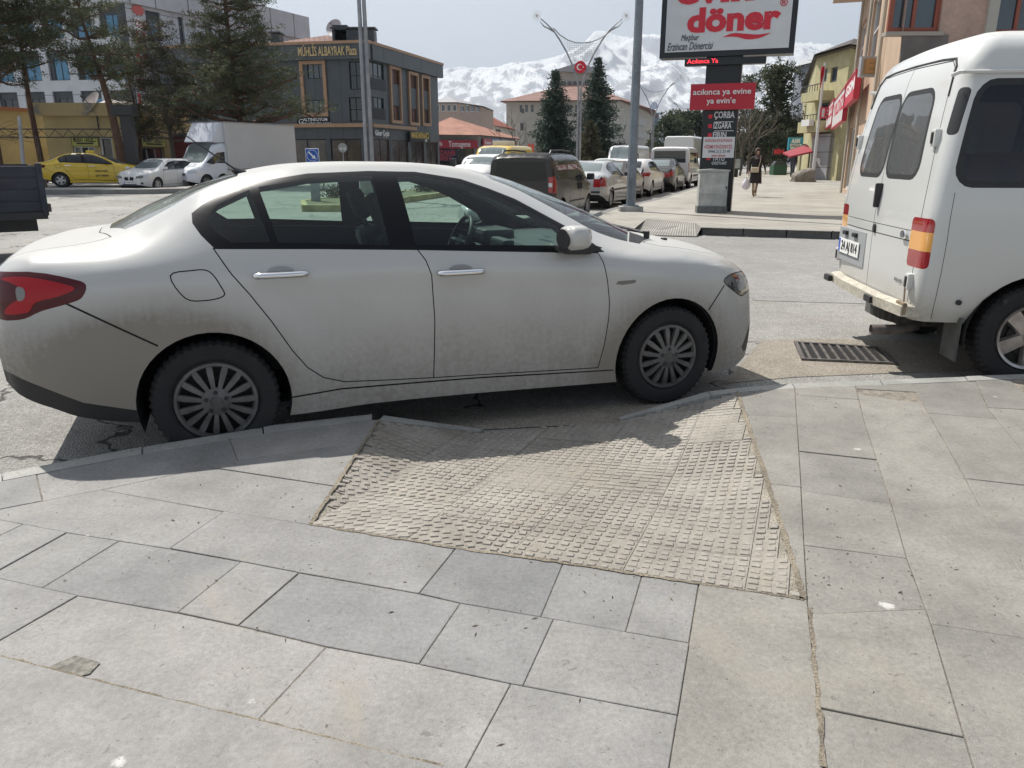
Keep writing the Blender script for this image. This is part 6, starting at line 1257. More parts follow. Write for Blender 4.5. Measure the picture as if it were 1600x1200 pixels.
b = MB(); b.box(-.03, .0, -.86, -.72, .475, .56, bev=.01); b.tube([(-.005, -.80, .56), (-.01, -.79, .70)], .006, 5); b.build('bumper_end', mat('stained_bumper', (.33, .25, .16), .6, n1=.5, s1=12), van)
for sg in (1, -1):
    for z in (.70, 1.64):
        x_, y_2 = vmap(np.array([.80]), np.array([z])); b = MB(); b.box(float(x_[0]) - .035, float(x_[0]) + .01, sg * (abs(float(y_2[0])) - .03), sg * (abs(float(y_2[0])) + .035), z - .055, z + .055, bev=.01); h_ = b.build('door_hinge', VP, van); b = MB(); b.box(float(x_[0]) - .042, float(x_[0]) - .034, sg * (abs(float(y_2[0])) - .012), sg * (abs(float(y_2[0])) + .014), z - .035, z + .035); b.build('hinge_pin', BLACK, h_)
b = MB(); b.box(-.035, .02, -.055, -.02, 1.15, 1.33, bev=.012); b.build('door_handle', BLACK, van); b = MB(); b.lathe([(0, 0), (.022, 0), (.024, .01)], 16, Matrix.Translation((-.014, -.045, .995)) @ Matrix.Rotation(R(90), 4, 'Y') @ Matrix.Scale(1.5, 4, (1, 0, 0))); b.build('lock', BLACK, van)
b = MB(); b.lathe([(0, -.012), (.045, -.010), (.05, 0)], 24, Matrix.Translation((-.0, -.62, 1.0)) @ Matrix.Rotation(R(90), 4, 'Y') @ Matrix.Scale(.62, 4, (1, 0, 0))); b.build('oval_badge', CHROME, van); b = MB(); b.lathe([(0, -.014), (.030, -.013)], 20, Matrix.Translation((-.0, -.62, 1.0)) @ Matrix.Rotation(R(90), 4, 'Y') @ Matrix.Scale(.62, 4, (1, 0, 0))); b.build('badge_centre', mat('badge_grey', (.12, .13, .15), .4), van)
text_mesh('TRANSIT', .035, 'badge_lettering', mat('letter_grey', (.3, .3, .3), .5), van, face_M(Vector((.012, -.60, .68)), (0, -1, 0), (-1, 0, 0)))
b = MB(); b.box(-.004, .01, .12, .80, .66, .945, bev=.01); rc = b.build('plate_recess', mat('recess_grey', (.30, .31, .32), .6), van); plate(van, '24 AJ 814', face_M(Vector((-.010, .49, .79)), (0, -1, 0), (-1, 0, 0)), .52, .12)
for y in (.36, .60): b = MB(); b.box(-.03, .0, y - .045, y + .045, .885, .92, bev=.008); b.build('plate_lamp', BLACK, van)
t = bpy.data.objects.new('spare_wheel', None); COL.objects.link(t); t.parent = van; t.location = (.48, .12, .35); b = MB(); r_, h_ = .34, .095; prof = [(.2, -h_), (.28, -h_), (.33, -h_ * .85), (r_, -h_ * .4), (r_, h_ * .4), (.33, h_ * .85), (.28, h_), (.2, h_)]; b.lathe(prof, 64)
for i in range(len(prof)):
    if prof[i][0] > .32:
        for k in range(64):
            if k % 2: x, y, z = b.v[i * 64 + k]; b.v[i * 64 + k] = (x * .975, y * .975, z)
b.build('tyre', mat('old_tyre', (.07, .068, .06), .9, n1=.3, s1=8), t, smooth=20); b = MB(); b.lathe([(0, -.03), (.2, -.03), (.2, .03)], 30); b.build('rim', STEEL if 'STEEL' in globals() else BLACK, t)
b = MB(); pe = [(-.10, -.52, .30), (.12, -.52, .305), (.22, -.50, .33), (.28, -.40, .40), (.5, -.3, .42), (1.6, -.3, .42)]; b.tube(pe, [.037, .037, .036, .036, .036, .036], 14, cap=False); ex = b.build('exhaust_pipe', mat('rust_pipe', (.14, .12, .11), .6, .3, n1=.4, s1=12), van, smooth=50); b = MB(); b.tube([(-.06, -.52, .301), (-.055, -.52, .301)], .034, 12); b.build('pipe_inside', GAP, ex); b = MB(); b.tube([(.5, -.3, .40), (1.3, -.3, .40)], .09, 12); b.build('silencer', _M['rust_pipe'], van)
for sg in (1, -1): b = MB(); b.box(.335, .345, sg * .68, sg * .92, .17, .46); b.box(.33, .35, sg * .66, sg * .93, .44, .47); b.build('mud_flap', mat('flap_grey', (.10, .10, .095), .85, n1=.3, s1=9), van)
b = MB(); b.tube([(sx_(0) - .89 + .13, -.862, 2.035)] + [(x, -.862 * (1 - .16 * max(0, (x - 3.9)) ** 2), 2.035) for x in (.6, 1.5, 2.9)], .013, 6); b.tube([(.13, .862, 2.035), (2.9, .862, 2.035)], .013, 6); b.tube([(.09, -.80, 2.02), (.115, -.845, 2.035), (.135, -.862, 2.035)], .013, 6); b.build('rain_gutter', VP, van)
g = []; gm = MB()
for sg in (1, -1):
    q = np.array([(.815, 1.9), (.815, 2.0), (.80, 2.08), (.74, 2.135), (.5, 2.148), (.0, 2.152)]); p, _ = vP(q, sg); gm.tube([tuple(v) for v in p], .009, 6)
gm.build('door_seal', mat('rubber_seal', (.02, .02, .022), .6), van)
b = MB(); b.tube([(.57, -.975, .60), (.565, -.955, .60)], .02, 10); 
b.tube([(.29, -.955, .585), (.29, -.935, .585)], .018, 10); b.build('side_plug', BLACK, van)
SEATR = mat('van_seat_red', (.28, .05, .04), .8, n2=.3, s2=60)
for x in (.62, 1.6, 2.7):
    for y in (-.5, .45): b = MB(); b.box(x, x + .45, y - .38, y + .38, .75, .92, bev=.05); b.box(x - .06, x + .08, y - .38, y + .38, .85, 1.55, bev=.05); b.build('seat', SEATR if x < 1 else CLOTH, van, smooth=40)
b = MB(); b.box(3.3, 3.7, -.75, .75, .9, 1.25, bev=.05); b.build('dashboard', INTER, van); b = MB(); b.box(.1, 3.2, -.8, .8, .5, .55); b.build('cabin_floor', INTER, van)
# ================================================================ other vehicles
def gen(top, edge, belt, yer, Wd, zbot=.22, ff=.40, fr=.22, rf=.75, rr=.4, **kw):
    ft, fe, fb, fy = pchip(top), pchip(edge), pchip(belt), pchip(yer); x0, x1 = top[0][0], top[-1][0]; xs = sorted(set(list(np.linspace(x0, x1, 26)) + [x0 + .05, x1 - .05, x0 + .15, x1 - .15])); T = {k: [] for k in ('zb', 'yb', 'ym', 'yc', 'zk', 'yk', 'zE', 'yE', 'zT')}
    for x in xs:
        f = 1.0
        if x > x1 - rf: f *= 1 - ff * (1 - (x1 - x) / rf) ** 2.4
        if x < x0 + rr: f *= 1 - fr * (1 - (x - x0) / rr) ** 2.4
        zb = zbot + .10 * max(0, 1 - (x1 - x) / .4) + .12 * max(0, 1 - (x - x0) / .4)
        for k, v in (('zb', zb), ('yb', Wd * .95 * f), ('ym', Wd * f), ('yc', Wd * f), ('zk', float(fb(x))), ('yk', Wd * .975 * f), ('zE', float(fe(x))), ('yE', Wd * float(fy(x)) * f), ('zT', float(ft(x)))): T[k].append((x, v))
    T.update(kw); return T
def car_from(spec, label, cat, loc, rz, pm, name='parked_car', step=.10, wheels=(0, -2.6), wr=.31, wy=.74, scale=None, hub='alloy5', rear=(), front=(), texts=(), hubm=None, group=None, ang_detail=False):
    root = thing(name, label, cat, loc, rz, group, scale); S, P = build_shell_car(root, spec, pm, step, False)
    for ax in wheels:
        for sg in (1, -1): wheel(root, ax, sg * wy, wr + .005, wr, .2, wr * .64, sg, hub, False, hubm)
    for lst, xe, sg in ((rear, S.x0, -1), (front, S.x1, 1)):
        for (nm, m_, poly, th) in lst:
            b = MB(); b.prism(poly, 'x', xe - sg * .02, xe + sg * th); b.build(nm, m_, root)
    return root, S, P
def rect(y0, y1, z0, z1): return [(y0, z0), (y1, z0), (y1, z1), (y0, z1)]
# ---- yellow taxi: same saloon body
SED2 = dict(SEDAN); SED2['side'] = [(n, p, (GLASS_P if n == 'window' else m)) for n, p, m in SEDAN['side'] if n not in ('fog_light_grille', 'side_repeater')]; SED2['top'] = [(n, p, (CPANE if n in ('windscreen', 'rear_window') else m)) for n, p, m in SEDAN['top']]
YP = paint('taxi_yellow', (.62, .42, .015), .35)
p = at_z(97, 293, SZ); Tz = R(22); hx = Vector((math.cos(Tz), math.sin(Tz))); ax_ = Vector((p.x, p.y)) + hx * 2.633 + Vector((-hx.y, hx.x)) * .82
taxi, S2, P2_ = car_from(SED2, 'bright yellow taxi saloon parked on the raised side street in front of the taxi office', 'taxi', (ax_.x, ax_.y, SZ), Tz, YP, 'taxi_car', .09, (0.03, -2.633), .32, .765)
for (o, sg, P) in P2_['door']:
    cx = P[:, 0].mean(); hx_, hz = ((-2.265, .955) if cx < -1.6 else (-1.325, .921)); y = float(S2.side(np.array([hx_]), np.array([hz]))[0]); b = MB(); b.box(hx_ - .12, hx_ + .12, sg * (y - .01), sg * (y + .03), hz - .015, hz + .02); b.build('door_handle', CHROME, o)
b = MB(); b.box(-1.55, -1.2, -.16, .16, 1.47, 1.60, bev=.03); b.build('roof_sign', mat('taxi_sign_yellow', (.6, .45, .03), .4), taxi)
for sg in (1, -1): b = MB(); b.box(-.80, -.64, sg * .88, sg * 1.06, 1.02, 1.14, bev=.03); b.build('wing_mirror', BLACK, taxi)
Mx = face_M(Vector((-.95, -.905, .70)), (1, 0, 0), (0, -1, 0)); text_mesh('MURAT TAKSİ', .10, 'door_lettering', BLACK, taxi, Mx, bold=.003, width=.5); text_mesh('24 T 0034', .12, 'door_lettering', BLACK, taxi, face_M(Vector((-.95, -.905, .50)), (1, 0, 0), (0, -1, 0)), bold=.004, width=.52)
# ---- hatchback tables
HB = gen(top=[(-3.50, .92), (-3.44, 1.12), (-3.25, 1.32), (-3.0, 1.40), (-2.4, 1.44), (-1.6, 1.445), (-1.1, 1.40), (-.75, 1.27), (-.35, 1.06), (-.2, 1.0), (.2, .95), (.55, .86), (.72, .78), (.78, .70)],
         edge=[(-3.50, .88), (-3.44, 1.06), (-3.25, 1.26), (-3.0, 1.36), (-2.4, 1.41), (-1.6, 1.41), (-1.1, 1.34), (-.75, 1.18), (-.4, 1.0), (-.1, .94), (.3, .88), (.6, .80), (.78, .66)],
         belt=[(-3.50, .84), (-3.3, .96), (-2.5, .96), (-.4, .90), (.2, .84), (.6, .74), (.78, .60)], yer=[(-3.5, .78), (-3.2, .70), (-2.5, .66), (-1.2, .66), (-.7, .74), (-.2, .86), (.3, .86), (.78, .80)], Wd=.88, axle_z=.315, arches=[(0, .355), (-2.69, .355)])
_hwin = [(-3.05, 1.02), (-3.0, 1.26), (-2.4, 1.35), (-1.6, 1.355), (-1.15, 1.28), (-.8, 1.13), (-.5, .95)]
HB['side'] = [('window_trim', _hwin, TRIM), ('door', [(-2.35, .98), (-2.3, .5), (-2.1, .32), (-1.45, .32), (-1.45, .95)], None), ('door', [(-1.45, .95), (-1.45, .32), (-.42, .32), (-.38, .6), (-.5, .93)], None), ('window', inset([(-2.95, 1.03), (-2.9, 1.25), (-2.4, 1.33), (-1.52, 1.33), (-1.5, .98)], .01), CPANE), ('window', inset([(-1.42, .97), (-1.43, 1.32), (-1.17, 1.26), (-.82, 1.11), (-.6, .96)], .01), CPANE),
              ('tail_light', [(-3.5, .80), (-3.5, .93), (-3.2, .94), (-3.15, .86), (-3.3, .78)], RED_L), ('headlight', [(.40, .66), (.46, .76), (.8, .74), (.8, .62), (.5, .62)], CLEAR_L)]
HB['top'] = [('windscreen', [(-.24, 0), (-.30, .4), (-.45, .60), (-.8, .58), (-1.10, .5), (-1.16, 0)], CPANE_L), ('bonnet', [(-.16, 0), (-.20, .5), (.0, .66), (.5, .55), (.68, .3), (.7, 0)], None)]
hb_rear = [('rear_window', CPANE, [(-.55, 0.98), (.55, .98), (.50, 1.0), (-.50, 1.0)], .004)]
WB = paint('hatch_white', (.62, .62, .62), .35, dirt=.6); HBr = dict(HB); HBr['top'] = HB['top'] + [('rear_window', [(-3.44, 0), (-3.43, .50), (-3.30, .52), (-3.14, .48), (-3.12, 0)], CPANE)]
p = at_z(247, 300, 0); a = R(258); hd_ = Vector((math.cos(a), math.sin(a)));  # left front wheel towards the camera
ax_ = Vector((p.x, p.y)) - Vector((-hd_.y, hd_.x)) * .80
bm_, S3, _ = car_from(HBr, 'white hatchback with twin oval grilles seen from the front beside the white truck', 'car', (ax_.x, ax_.y, 0), a, WB, 'hatchback_car', .09, (0, -2.69), .315, .76,
    front=[('grille', TRIM, [(.03, .52), (.20, .52), (.24, .60), (.20, .66), (.05, .66)], .012), ('grille', TRIM, [(-.03, .52), (-.20, .52), (-.24, .60), (-.20, .66), (-.05, .66)], .012), ('lower_intake', BLACK, [(-.38, .28), (.38, .28), (.34, .36), (-.34, .36)], .015)])
plate(bm_, '24 AAF 270', face_M(Vector((S3.x1 + .012, 0, .43)), (0, 1, 0), (1, 0, 0)))
for sg in (1, -1): b = MB(); b.box(-.55, -.42, sg * .88, sg * 1.06, .98, 1.09, bev=.03); b.build('wing_mirror', WB, bm_)
for sg in (1, -1): b = MB(); b.prism([(sg * .45, .36), (sg * .62, .36), (sg * .62, .44), (sg * .46, .42)], 'x', S3.x1 - .12, S3.x1 - .03); b.build('fog_light', BLACK, bm_); b = MB(); b.prism([(sg * .33, .60), (sg * .62, .62), (sg * .66, .70), (sg * .58, .74), (sg * .36, .69)], 'x', S3.x1 - .14, S3.x1 - .0); b.build('headlight', SMOKE_L, bm_)
# ---- small dark people carrier
MP = gen(top=[(-3.17, 1.60), (-3.12, 1.66), (-2.9, 1.70), (-2.0, 1.72), (-1.0, 1.70), (-.6, 1.62), (-.2, 1.36), (.05, 1.14), (.2, 1.07), (.55, .98), (.72, .88), (.78, .78)],
         edge=[(-3.17, 1.54), (-3.12, 1.60), (-2.9, 1.64), (-2.0, 1.66), (-1.0, 1.64), (-.6, 1.54), (-.2, 1.28), (.05, 1.06), (.3, .98), (.6, .88), (.78, .72)],
         belt=[(-3.17, 1.05), (-2.9, 1.08), (-1.0, 1.03), (0, .98), (.4, .88), (.78, .66)], yer=[(-3.17, .84), (-2.5, .80), (-1.0, .80), (-.4, .82), (.1, .86), (.78, .8)], Wd=.86, axle_z=.31, arches=[(0, .36), (-2.51, .36)], fr=.06, rr=.2)
MP['side'] = [('window_trim', [(-2.95, 1.10), (-2.98, 1.52), (-1.0, 1.54), (-.66, 1.48), (-.1, 1.08), (-1.0, 1.07)], TRIM), ('door', [(-1.85, 1.08), (-1.85, .35), (-.95, .35), (-.95, 1.05)], None), ('door', [(-.93, 1.05), (-.93, .32), (-.42, .32), (-.40, .7), (-.05, .98), (-.1, 1.06)], None),
              ('window', [(-2.88, 1.14), (-2.9, 1.49), (-1.98, 1.50), (-1.98, 1.12)], GLASS_P), ('window', [(-1.88, 1.11), (-1.88, 1.50), (-1.0, 1.50), (-1.0, 1.09)], CPANE), ('window', [(-.92, 1.10), (-.92, 1.50), (-.70, 1.44), (-.22, 1.11)], CPANE),
              ('tail_light', [(-3.2, .78), (-3.2, 1.18), (-3.02, 1.16), (-2.98, .98), (-3.03, .78)], RED_L), ('headlight', [(.38, .70), (.45, .84), (.85, .80), (.85, .66)], CLEAR_L), ('side_rail', [(-1.9, .52), (-1.9, .57), (-.45, .57), (-.45, .52)], BLACK)]
MP['top'] = [('windscreen', [(.10, 0), (.02, .55), (-.55, .55), (-.62, 0)], CPANE)]
DKP = paint('dark_brown_paint', (.014, .013, .014), .25, dirt=.1, dirt_col=(.06, .05, .045), coat=.3); YS = R(70); hs = Vector((math.cos(YS), math.sin(YS))); ls = Vector((-hs.y, hs.x))
def street_pos(px, py, back=0.0, side=.80): q = at_z(px, py, 0); return Vector((q.x, q.y)) + hs * back + ls * side
q = street_pos(917, 340, 0, .78)
mp, S4, _ = car_from(MP, 'dark brown people carrier with roof rails parked at the street corner', 'car', (*q, 0), YS, DKP, 'people_carrier', .09, (0, -2.51), .31, .74, scale=(.95, .95, .94), hub='alloy10', hubm=mat('dull_alloy', (.25, .25, .25), .4, .6),
    rear=[('rear_window', GLASS_P, [(-.64, 1.06), (.64, 1.06), (.60, 1.50), (-.60, 1.50)], .008), ('emblem', CHROME, circle_poly(0.0, .93, .045, 16), .014), ('tail_light', RED_L, rect(-.80, -.70, .80, 1.16), .01), ('tail_light', RED_L, rect(.70, .80, .80, 1.16), .01), ('bumper', BLACK, rect(-.78, .78, .32, .48), .06)])
for y0_, y1_ in ((.705, .795), (-.795, -.705)): b = MB(); b.prism(rect(y0_, y1_, .93, 1.02), 'x', -3.183, -3.19); b.build('reverse_lamp', CLEAR_L, mp)
for sg in (1, -1):
    b = MB(); b.tube([(-2.8, sg * .60, 1.68), (-2.7, sg * .60, 1.76), (-1.9, sg * .60, 1.775), (-1.1, sg * .60, 1.75), (-1.0, sg * .60, 1.68)], .022, 6); b.build('roof_rail', BLACK, mp)
    b = MB(); b.box(-.42, -.26, sg * .88, sg * 1.08, 1.03, 1.20, bev=.05); b.build('wing_mirror', BLACK, mp)
    for x in (-1.05, -.83): b = MB(); b.box(x - .03, x + .03, sg * .83, sg * .885, .82, .98); b.build('door_handle', BLACK, mp)
# ---- silver saloon, brown car, white hatch, old dark saloon
SIL = paint('silver_paint', (.42, .43, .44), .32, dirt=.7, metal=.35); SED3 = dict(SED2); SED3['side'] = [(n, (p if n != 'tail_light' else [(-3.69, .72), (-3.69, 1.0), (-3.42, .99), (-3.36, .72)]), (RED_L if n == 'tail_light' else (CPANE if n == 'window' else m))) for n, p, m in SED2['side'] if n not in ('fuel_flap', 'bumper_insert')]
SED3['top'] = [(n, p, (CPANE_L if n == 'rear_window' else m)) for n, p, m in SED2['top']]
q = street_pos(956, 326, 2.45, .83); ast, S5, _ = car_from(SED3, 'silver saloon parked behind the dark people carrier by the lamp post', 'car', (*q, 0), YS, SIL, 'saloon_car', .09, (0.03, -2.633), .315, .76, scale=(.92, .92, .94), rear=[('tail_light', RED_L, rect(-.70, -.48, .70, .95), .01), ('tail_light', RED_L, rect(.48, .70, .70, .95), .01), ('bumper_step', BLACK, rect(-.70, .70, .52, .58), .03)])
for sg in (1, -1): b = MB(); b.box(-.80, -.64, sg * .88, sg * 1.06, 1.0, 1.12, bev=.03); b.build('wing_mirror', BLACK, ast)
b = MB(); b.box(-3.0, .2, -.905, -.895, .56, .62); b.build('rubbing_strip', BLACK, ast)
def place(pos, px_scale=None): pass
q2 = street_pos(1001, 310, .35, .80); BR = paint('brown_paint', (.075, .06, .055), .35, dirt=.8, dirt_col=(.2, .17, .14)); car_from(SED3, 'dusty brown saloon half hidden behind the tall grey lamp post', 'car', (*q2, 0), YS, BR, 'saloon_car', .12, (0.03, -2.633), .315, .76, scale=(.86, .90, .93))
q = street_pos(1017, 307, 2.69, .83); HB2 = dict(HBr); wh, S6, _ = car_from(HB2, 'white hatchback parked along the far pavement between two dark saloons', 'car', (*q, 0), YS, WB, 'hatchback_car', .12, (0, -2.69), .315, .76, rear=[('tail_light', RED_L, rect(-.68, -.42, .72, .86), .01), ('tail_light', RED_L, rect(.42, .68, .72, .86), .01), ('bumper', BLACK, rect(-.62, .62, .36, .46), .03)])
q = street_pos(1055, 300, 2.633, .83); DGP = paint('dark_grey_paint', (.06, .06, .062), .4, dirt=.8, dirt_col=(.2, .18, .15)); ol, S7, _ = car_from(SED3, 'old dark grey saloon with wide red tail lamps parked before the white van', 'car', (*q, 0), YS, DGP, 'saloon_car', .12, (0.03, -2.633), .315, .76, scale=(.97, .97, .97), rear=[('tail_light', RED_L, rect(-.70, -.40, .68, .86), .01), ('tail_light', RED_L, rect(.40, .70, .68, .86), .01), ('bumper', BLACK, rect(-.70, .70, .42, .54), .03)])
plate(ol, '24 AC 118', face_M(Vector((S7.x0 - .005, 0, .74)), (0, -1, 0), (-1, 0, 0)))
def van_body(name, label, cat, loc, rz, pm, Lh, Wh, H, nose, wb, wr=.34, rear_glass=True, glass_m=CPANE, group=None, step=.16, sidewin=(), cab_z=1.15, top_roof=None, stripes=()):
    """box van / minibus: x from rear bumper -wb-ro to nose"""
    ro = Lh - wb - nose; x0, x1 = -wb - ro, nose; wz = H - .12
    sp = gen(top=[(x0, H - .08), (x0 + .1, H - .01), (x0 + .6, H), (-1.3, H), (-.75, H - .10), (-.35, H - .45 * (H - 1.1) - .12), (.05, 1.28), (.25, 1.18), (x1 - .15, .98), (x1, .80)], edge=[(x0, H - .14), (x0 + .1, H - .08), (x0 + .6, H - .07), (-1.3, H - .07), (-.75, H - .18), (-.35, H - .45 * (H - 1.1) - .2), (.05, 1.2), (.3, 1.08), (x1 - .1, .90), (x1, .74)],
             belt=[(x0, 1.2), (-1.0, 1.15), (0, 1.05), (.4, .95), (x1, .68)], yer=[(x0, .90), (-1, .90), (-.4, .86), (.2, .86), (x1, .85)], Wd=Wh, axle_z=wr, arches=[(0, wr + .06), (-wb, wr + .06)], zbot=.32, fr=.03, rr=.15, ff=.25, rf=.6)
    sp['side'] = [('window', [(-1.25, 1.22), (-1.25, min(H - .25, 1.75)), (-.78, min(H - .28, 1.72)), (-.1, 1.24)], CPANE)] + [('window', rc, glass_m) for rc in sidewin] + [('tail_light', [(x0 - .1, .8), (x0 - .1, 1.25), (x0 + .1, 1.25), (x0 + .1, .8)], RED_L), ('headlight', [(x1 - .42, .78), (x1 - .38, .95), (x1 + .1, .9), (x1 + .1, .72)], CLEAR_L), ('side_rail', [(-wb + .5, .55), (-wb + .5, .66), (-.5, .66), (-.5, .55)], BLACK)] + list(stripes)
    sp['top'] = [('windscreen', [(.12, 0), (.06, Wh * .80), (-.35, Wh * .76), (-.74, Wh * .72), (-.78, 0)], CPANE_L)]
    root, S, P = car_from(sp, label, cat, loc, rz, pm, name, step, (0, -wb), wr, Wh - .13, hub='alloy5', group=group, hubm=_M.get('dull_alloy'),
        rear=[('rear_window', glass_m, [(-Wh * .8, 1.25), (Wh * .8, 1.25), (Wh * .78, min(H - .2, 1.85)), (-Wh * .78, min(H - .2, 1.85))], .01), ('bumper', mat('grey_plastic', (.12, .12, .12), .7), rect(-Wh * .92, Wh * .92, .36, .52), .07)] if rear_glass else [],
        front=[('grille', BLACK, rect(-Wh * .45, Wh * .45, .48, .62), .012), ('bumper', mat('grey_plastic', (.12, .12, .12), .7), rect(-Wh * .68, Wh * .68, .34, .46), .04)])
    for sg in (1, -1): b = MB(); b.box(-.38, -.22, sg * (Wh + .03), sg * (Wh + .22), 1.18, 1.46, bev=.04); b.build('wing_mirror', BLACK, root)
    return root, S
WV = paint('van_white', (.60, .60, .60), .4, dirt=.5)
q = street_pos(1078, 294.5, 3.3, .95); van_body('minibus', 'white minibus with black side windows parked beyond the old dark saloon', 'minibus', (*q, 0), YS, WV, 5.1, .97, 2.0, .9, 3.2, sidewin=[[(-3.9, 1.22), (-3.9, 1.72), (-1.4, 1.72), (-1.4, 1.22)]])
q = street_pos(1087, 290, 3.0, .9); q = Vector((q.x + 1.2, q.y + 3.5)); car_from(HB2, 'small white car parked beyond the white minibus near the pylon', 'car', (*q, 0), YS, WB, 'hatchback_car', .16, (0, -2.69), .315, .76)
p = at_y(1082, 275, 66); van_body('bus', 'white coach with large dark rear window far down the street', 'bus', (p.x + .8, p.y + 4, 0), YS - R(2), WV, 8.5, 1.2, 3.1, 1.6, 5.2, wr=.45)
# oncoming side of the street
for (px_, y_, kind, lab, a) in ((938, 40, 'pick', 'white pickup seen from the front behind the silver saloon', 250), (968, 52, 'van', 'white high roofed van behind the silver saloon, beyond a white pickup', 248)):
    p = at_y(px_, 262, y_)
    if kind == 'pick': car_from(HB2, lab, 'car', (p.x, p.y, 0), R(a), WB, 'hatchback_car', .16, (0, -2.69), .315, .76)
    else: van_body('delivery_van', lab, 'van', (p.x, p.y, 0), R(a), WV, 5.4, .98, 2.25, .9, 3.3)
p = at_y(742, 268, 30); o_, S8 = van_body('compact_van', 'white compact car seen from the front beside the yellow van', 'van', (p.x, p.y, 0), R(250), WV, 4.3, .88, 1.62, .8, 2.7, step=.12)
p = at_y(768, 268, 36); o_, S8 = van_body('yellow_van', 'yellow high roofed van with a white roof box behind the dark people carrier', 'van', (p.x - .2, p.y + 1.5, 0), R(250), YP, 4.8, .92, 2.05, .8, 2.9, step=.14)
b = MB(); b.box(-2.6, -1.6, -.4, .4, 2.04, 2.26, bev=.04); b.build('roof_box', mat('box_white', (.6, .58, .54), .6), o_)
# ---- white box truck
p = at_y(288, 285, 37.5); TA = R(243); trk, S9 = van_body('box_truck', 'white box truck with tall cargo body and wind deflector facing the camera', 'truck', (p.x, p.y + 1.0, 0), TA, paint('truck_white', (.60, .63, .68), .35), 2.6, 1.0, 2.22, .95, 1.0, rear_glass=False, step=.10)
for o in [c for c in trk.children if c.name.startswith('wheel') and c.location.x < -.5]:
    o.location.x = -3.9
b = MB(); b.box(-6.2, -1.35, -1.08, 1.08, .95, 3.12, bev=.03); b.build('cargo_box', mat('cargo_white', (.50, .50, .50), .5, n1=.06, s1=.8), trk); b = MB(); b.box(-6.22, -1.33, -1.1, 1.1, .88, .96); b.box(-6.2, -1.34, -1.09, 1.09, 3.1, 3.16); b.build('box_edge', mat('edge_grey', (.3, .3, .3), .5, .5), trk); b = MB(); b.box(-5.5, -.6, -.4, .4, .55, .88); b.build('chassis', BLACK, trk)
b = MB(); b.prism([(-.75, 2.18), (-.55, 2.22), (-1.15, 3.1), (-1.36, 3.12), (-1.36, 2.2)], 'y', -.92, .92); b.build('wind_deflector', mat('deflector_white', (.58, .61, .68), .3, coat=.5), trk)
b = MB(); b.prism([(-.62, .66), (.62, .66), (.66, .78), (-.66, .78)], 'x', S9.x1 - .03, S9.x1 + .02); b.build('headlamp_bar', SMOKE_L, trk); plate(trk, '24 AK 402', face_M(Vector((S9.x1 + .05, 0, .42)), (0, 1, 0), (1, 0, 0)))
# ---- dark flatbed at the left edge
p0_, p1_ = at_y(72, 342, 11.6), at_y(72, 258, 11.6); fbz0, fbz1 = p0_.z, p1_.z; a = R(34); ft = thing('flatbed_truck', 'dark blue flatbed truck tail with battered drop side at the left edge', 'truck', (p0_.x, p0_.y, 0), a)
NAVY = mat('navy_paint', (.006, .009, .022), .5, n1=.4, s1=2, n2=.3, s2=14, col2=(.014, .02, .038), coat=.2)
b = MB(); n = 4
for k in range(n): z0 = fbz0 + .10 + (fbz1 - fbz0 - .10) * k / n; z1 = fbz0 + .10 + (fbz1 - fbz0 - .10) * (k + 1) / n; b.box(-4.2, -.02, -.02, .02, z0 + .012, z1 - .012, bev=.008); b.box(-4.2, -.02, -.005, .03, z0, z1)
b.build('drop_side', NAVY, ft)
b = MB()
for k in range(4): z0 = fbz0 + .10 + (fbz1 - fbz0 - .10) * k / n; z1 = fbz0 + .10 + (fbz1 - fbz0 - .10) * (k + 1) / n; b.box(-.02, .02, .03, 2.0, z0 + .012, z1 - .012, bev=.008)
b.build('tailboard', NAVY, ft); b = MB(); b.box(-4.2, .03, -.04, 2.1, fbz0, fbz0 + .10); b.box(-3.9, -.1, .4, .6, fbz0 - .2, fbz0); b.box(-3.9, -.1, 1.4, 1.6, fbz0 - .2, fbz0); b.build('bed', BLACK, ft); b = MB(); b.box(-.03, .05, -.05, .06, fbz0 + .05, fbz1 + .03, bev=.01); b.build('corner_post', NAVY, ft)
b = MB(); b.box(-4.2, -.02, 2.04, 2.08, fbz0 + .1, fbz1); b.build('drop_side', NAVY, ft)
for z in (.1, .45): b = MB(); b.box(.03, .09, -.03, .03, fbz0 + z, fbz0 + z + .12, bev=.01); b.build('hinge', STEEL, ft)
b = MB(); b.box(-6.0, -4.35, .05, 2.0, fbz0 - .1, 2.1, bev=.12); b.build('cab', NAVY, ft)
for x in (-3.3, -5.2):
    for y in (.28, 1.8): wheel(ft, x, y, .36, .36, .22, .2, -1 if y < 1 else 1, 'alloy5', False, STEEL)
# ================================================================ street furniture
GALV = mat('galvanised', (.30, .31, .33), .45, .5, n1=.2, s1=3); POLEG = mat('pole_grey', (.20, .23, .26), .5, .3, n1=.2, s1=2, n2=.15, s2=20)
# big grey lamp post at the corner, its head above the frame
pb_ = at_z(985, 330, PZ); lp = thing('lamp_post', 'tall plain grey octagonal lamp post on a concrete block at the street corner', 'lamp post', tuple(pb_))
b = MB(); b.box(-.30, .30, -.22, .22, -.02, .13, bev=.02); b.build('concrete_base', KERB, lp); b = MB(); b.tube([(0, 0, .1), (0, 0, 2.5), (0, 0, 9.5)], [.125, .115, .075], 8); b.build('pole', POLEG, lp); b = MB(); b.box(-.2, .2, -.16, .16, .13, .16, bev=.01); b.build('base_plate', POLEG, lp); b = MB(); b.box(-.06, .06, -.135, -.10, .8, 1.2); b.build('service_hatch', POLEG, lp); b = MB(); b.tube([(0, 0, 9.3), (0, .6, 9.8), (0, 2.0, 9.9)], .05, 6); b.box(-.14, .14, 1.8, 2.6, 9.82, 9.95, bev=.03); b.build('lamp_head', POLEG, lp)
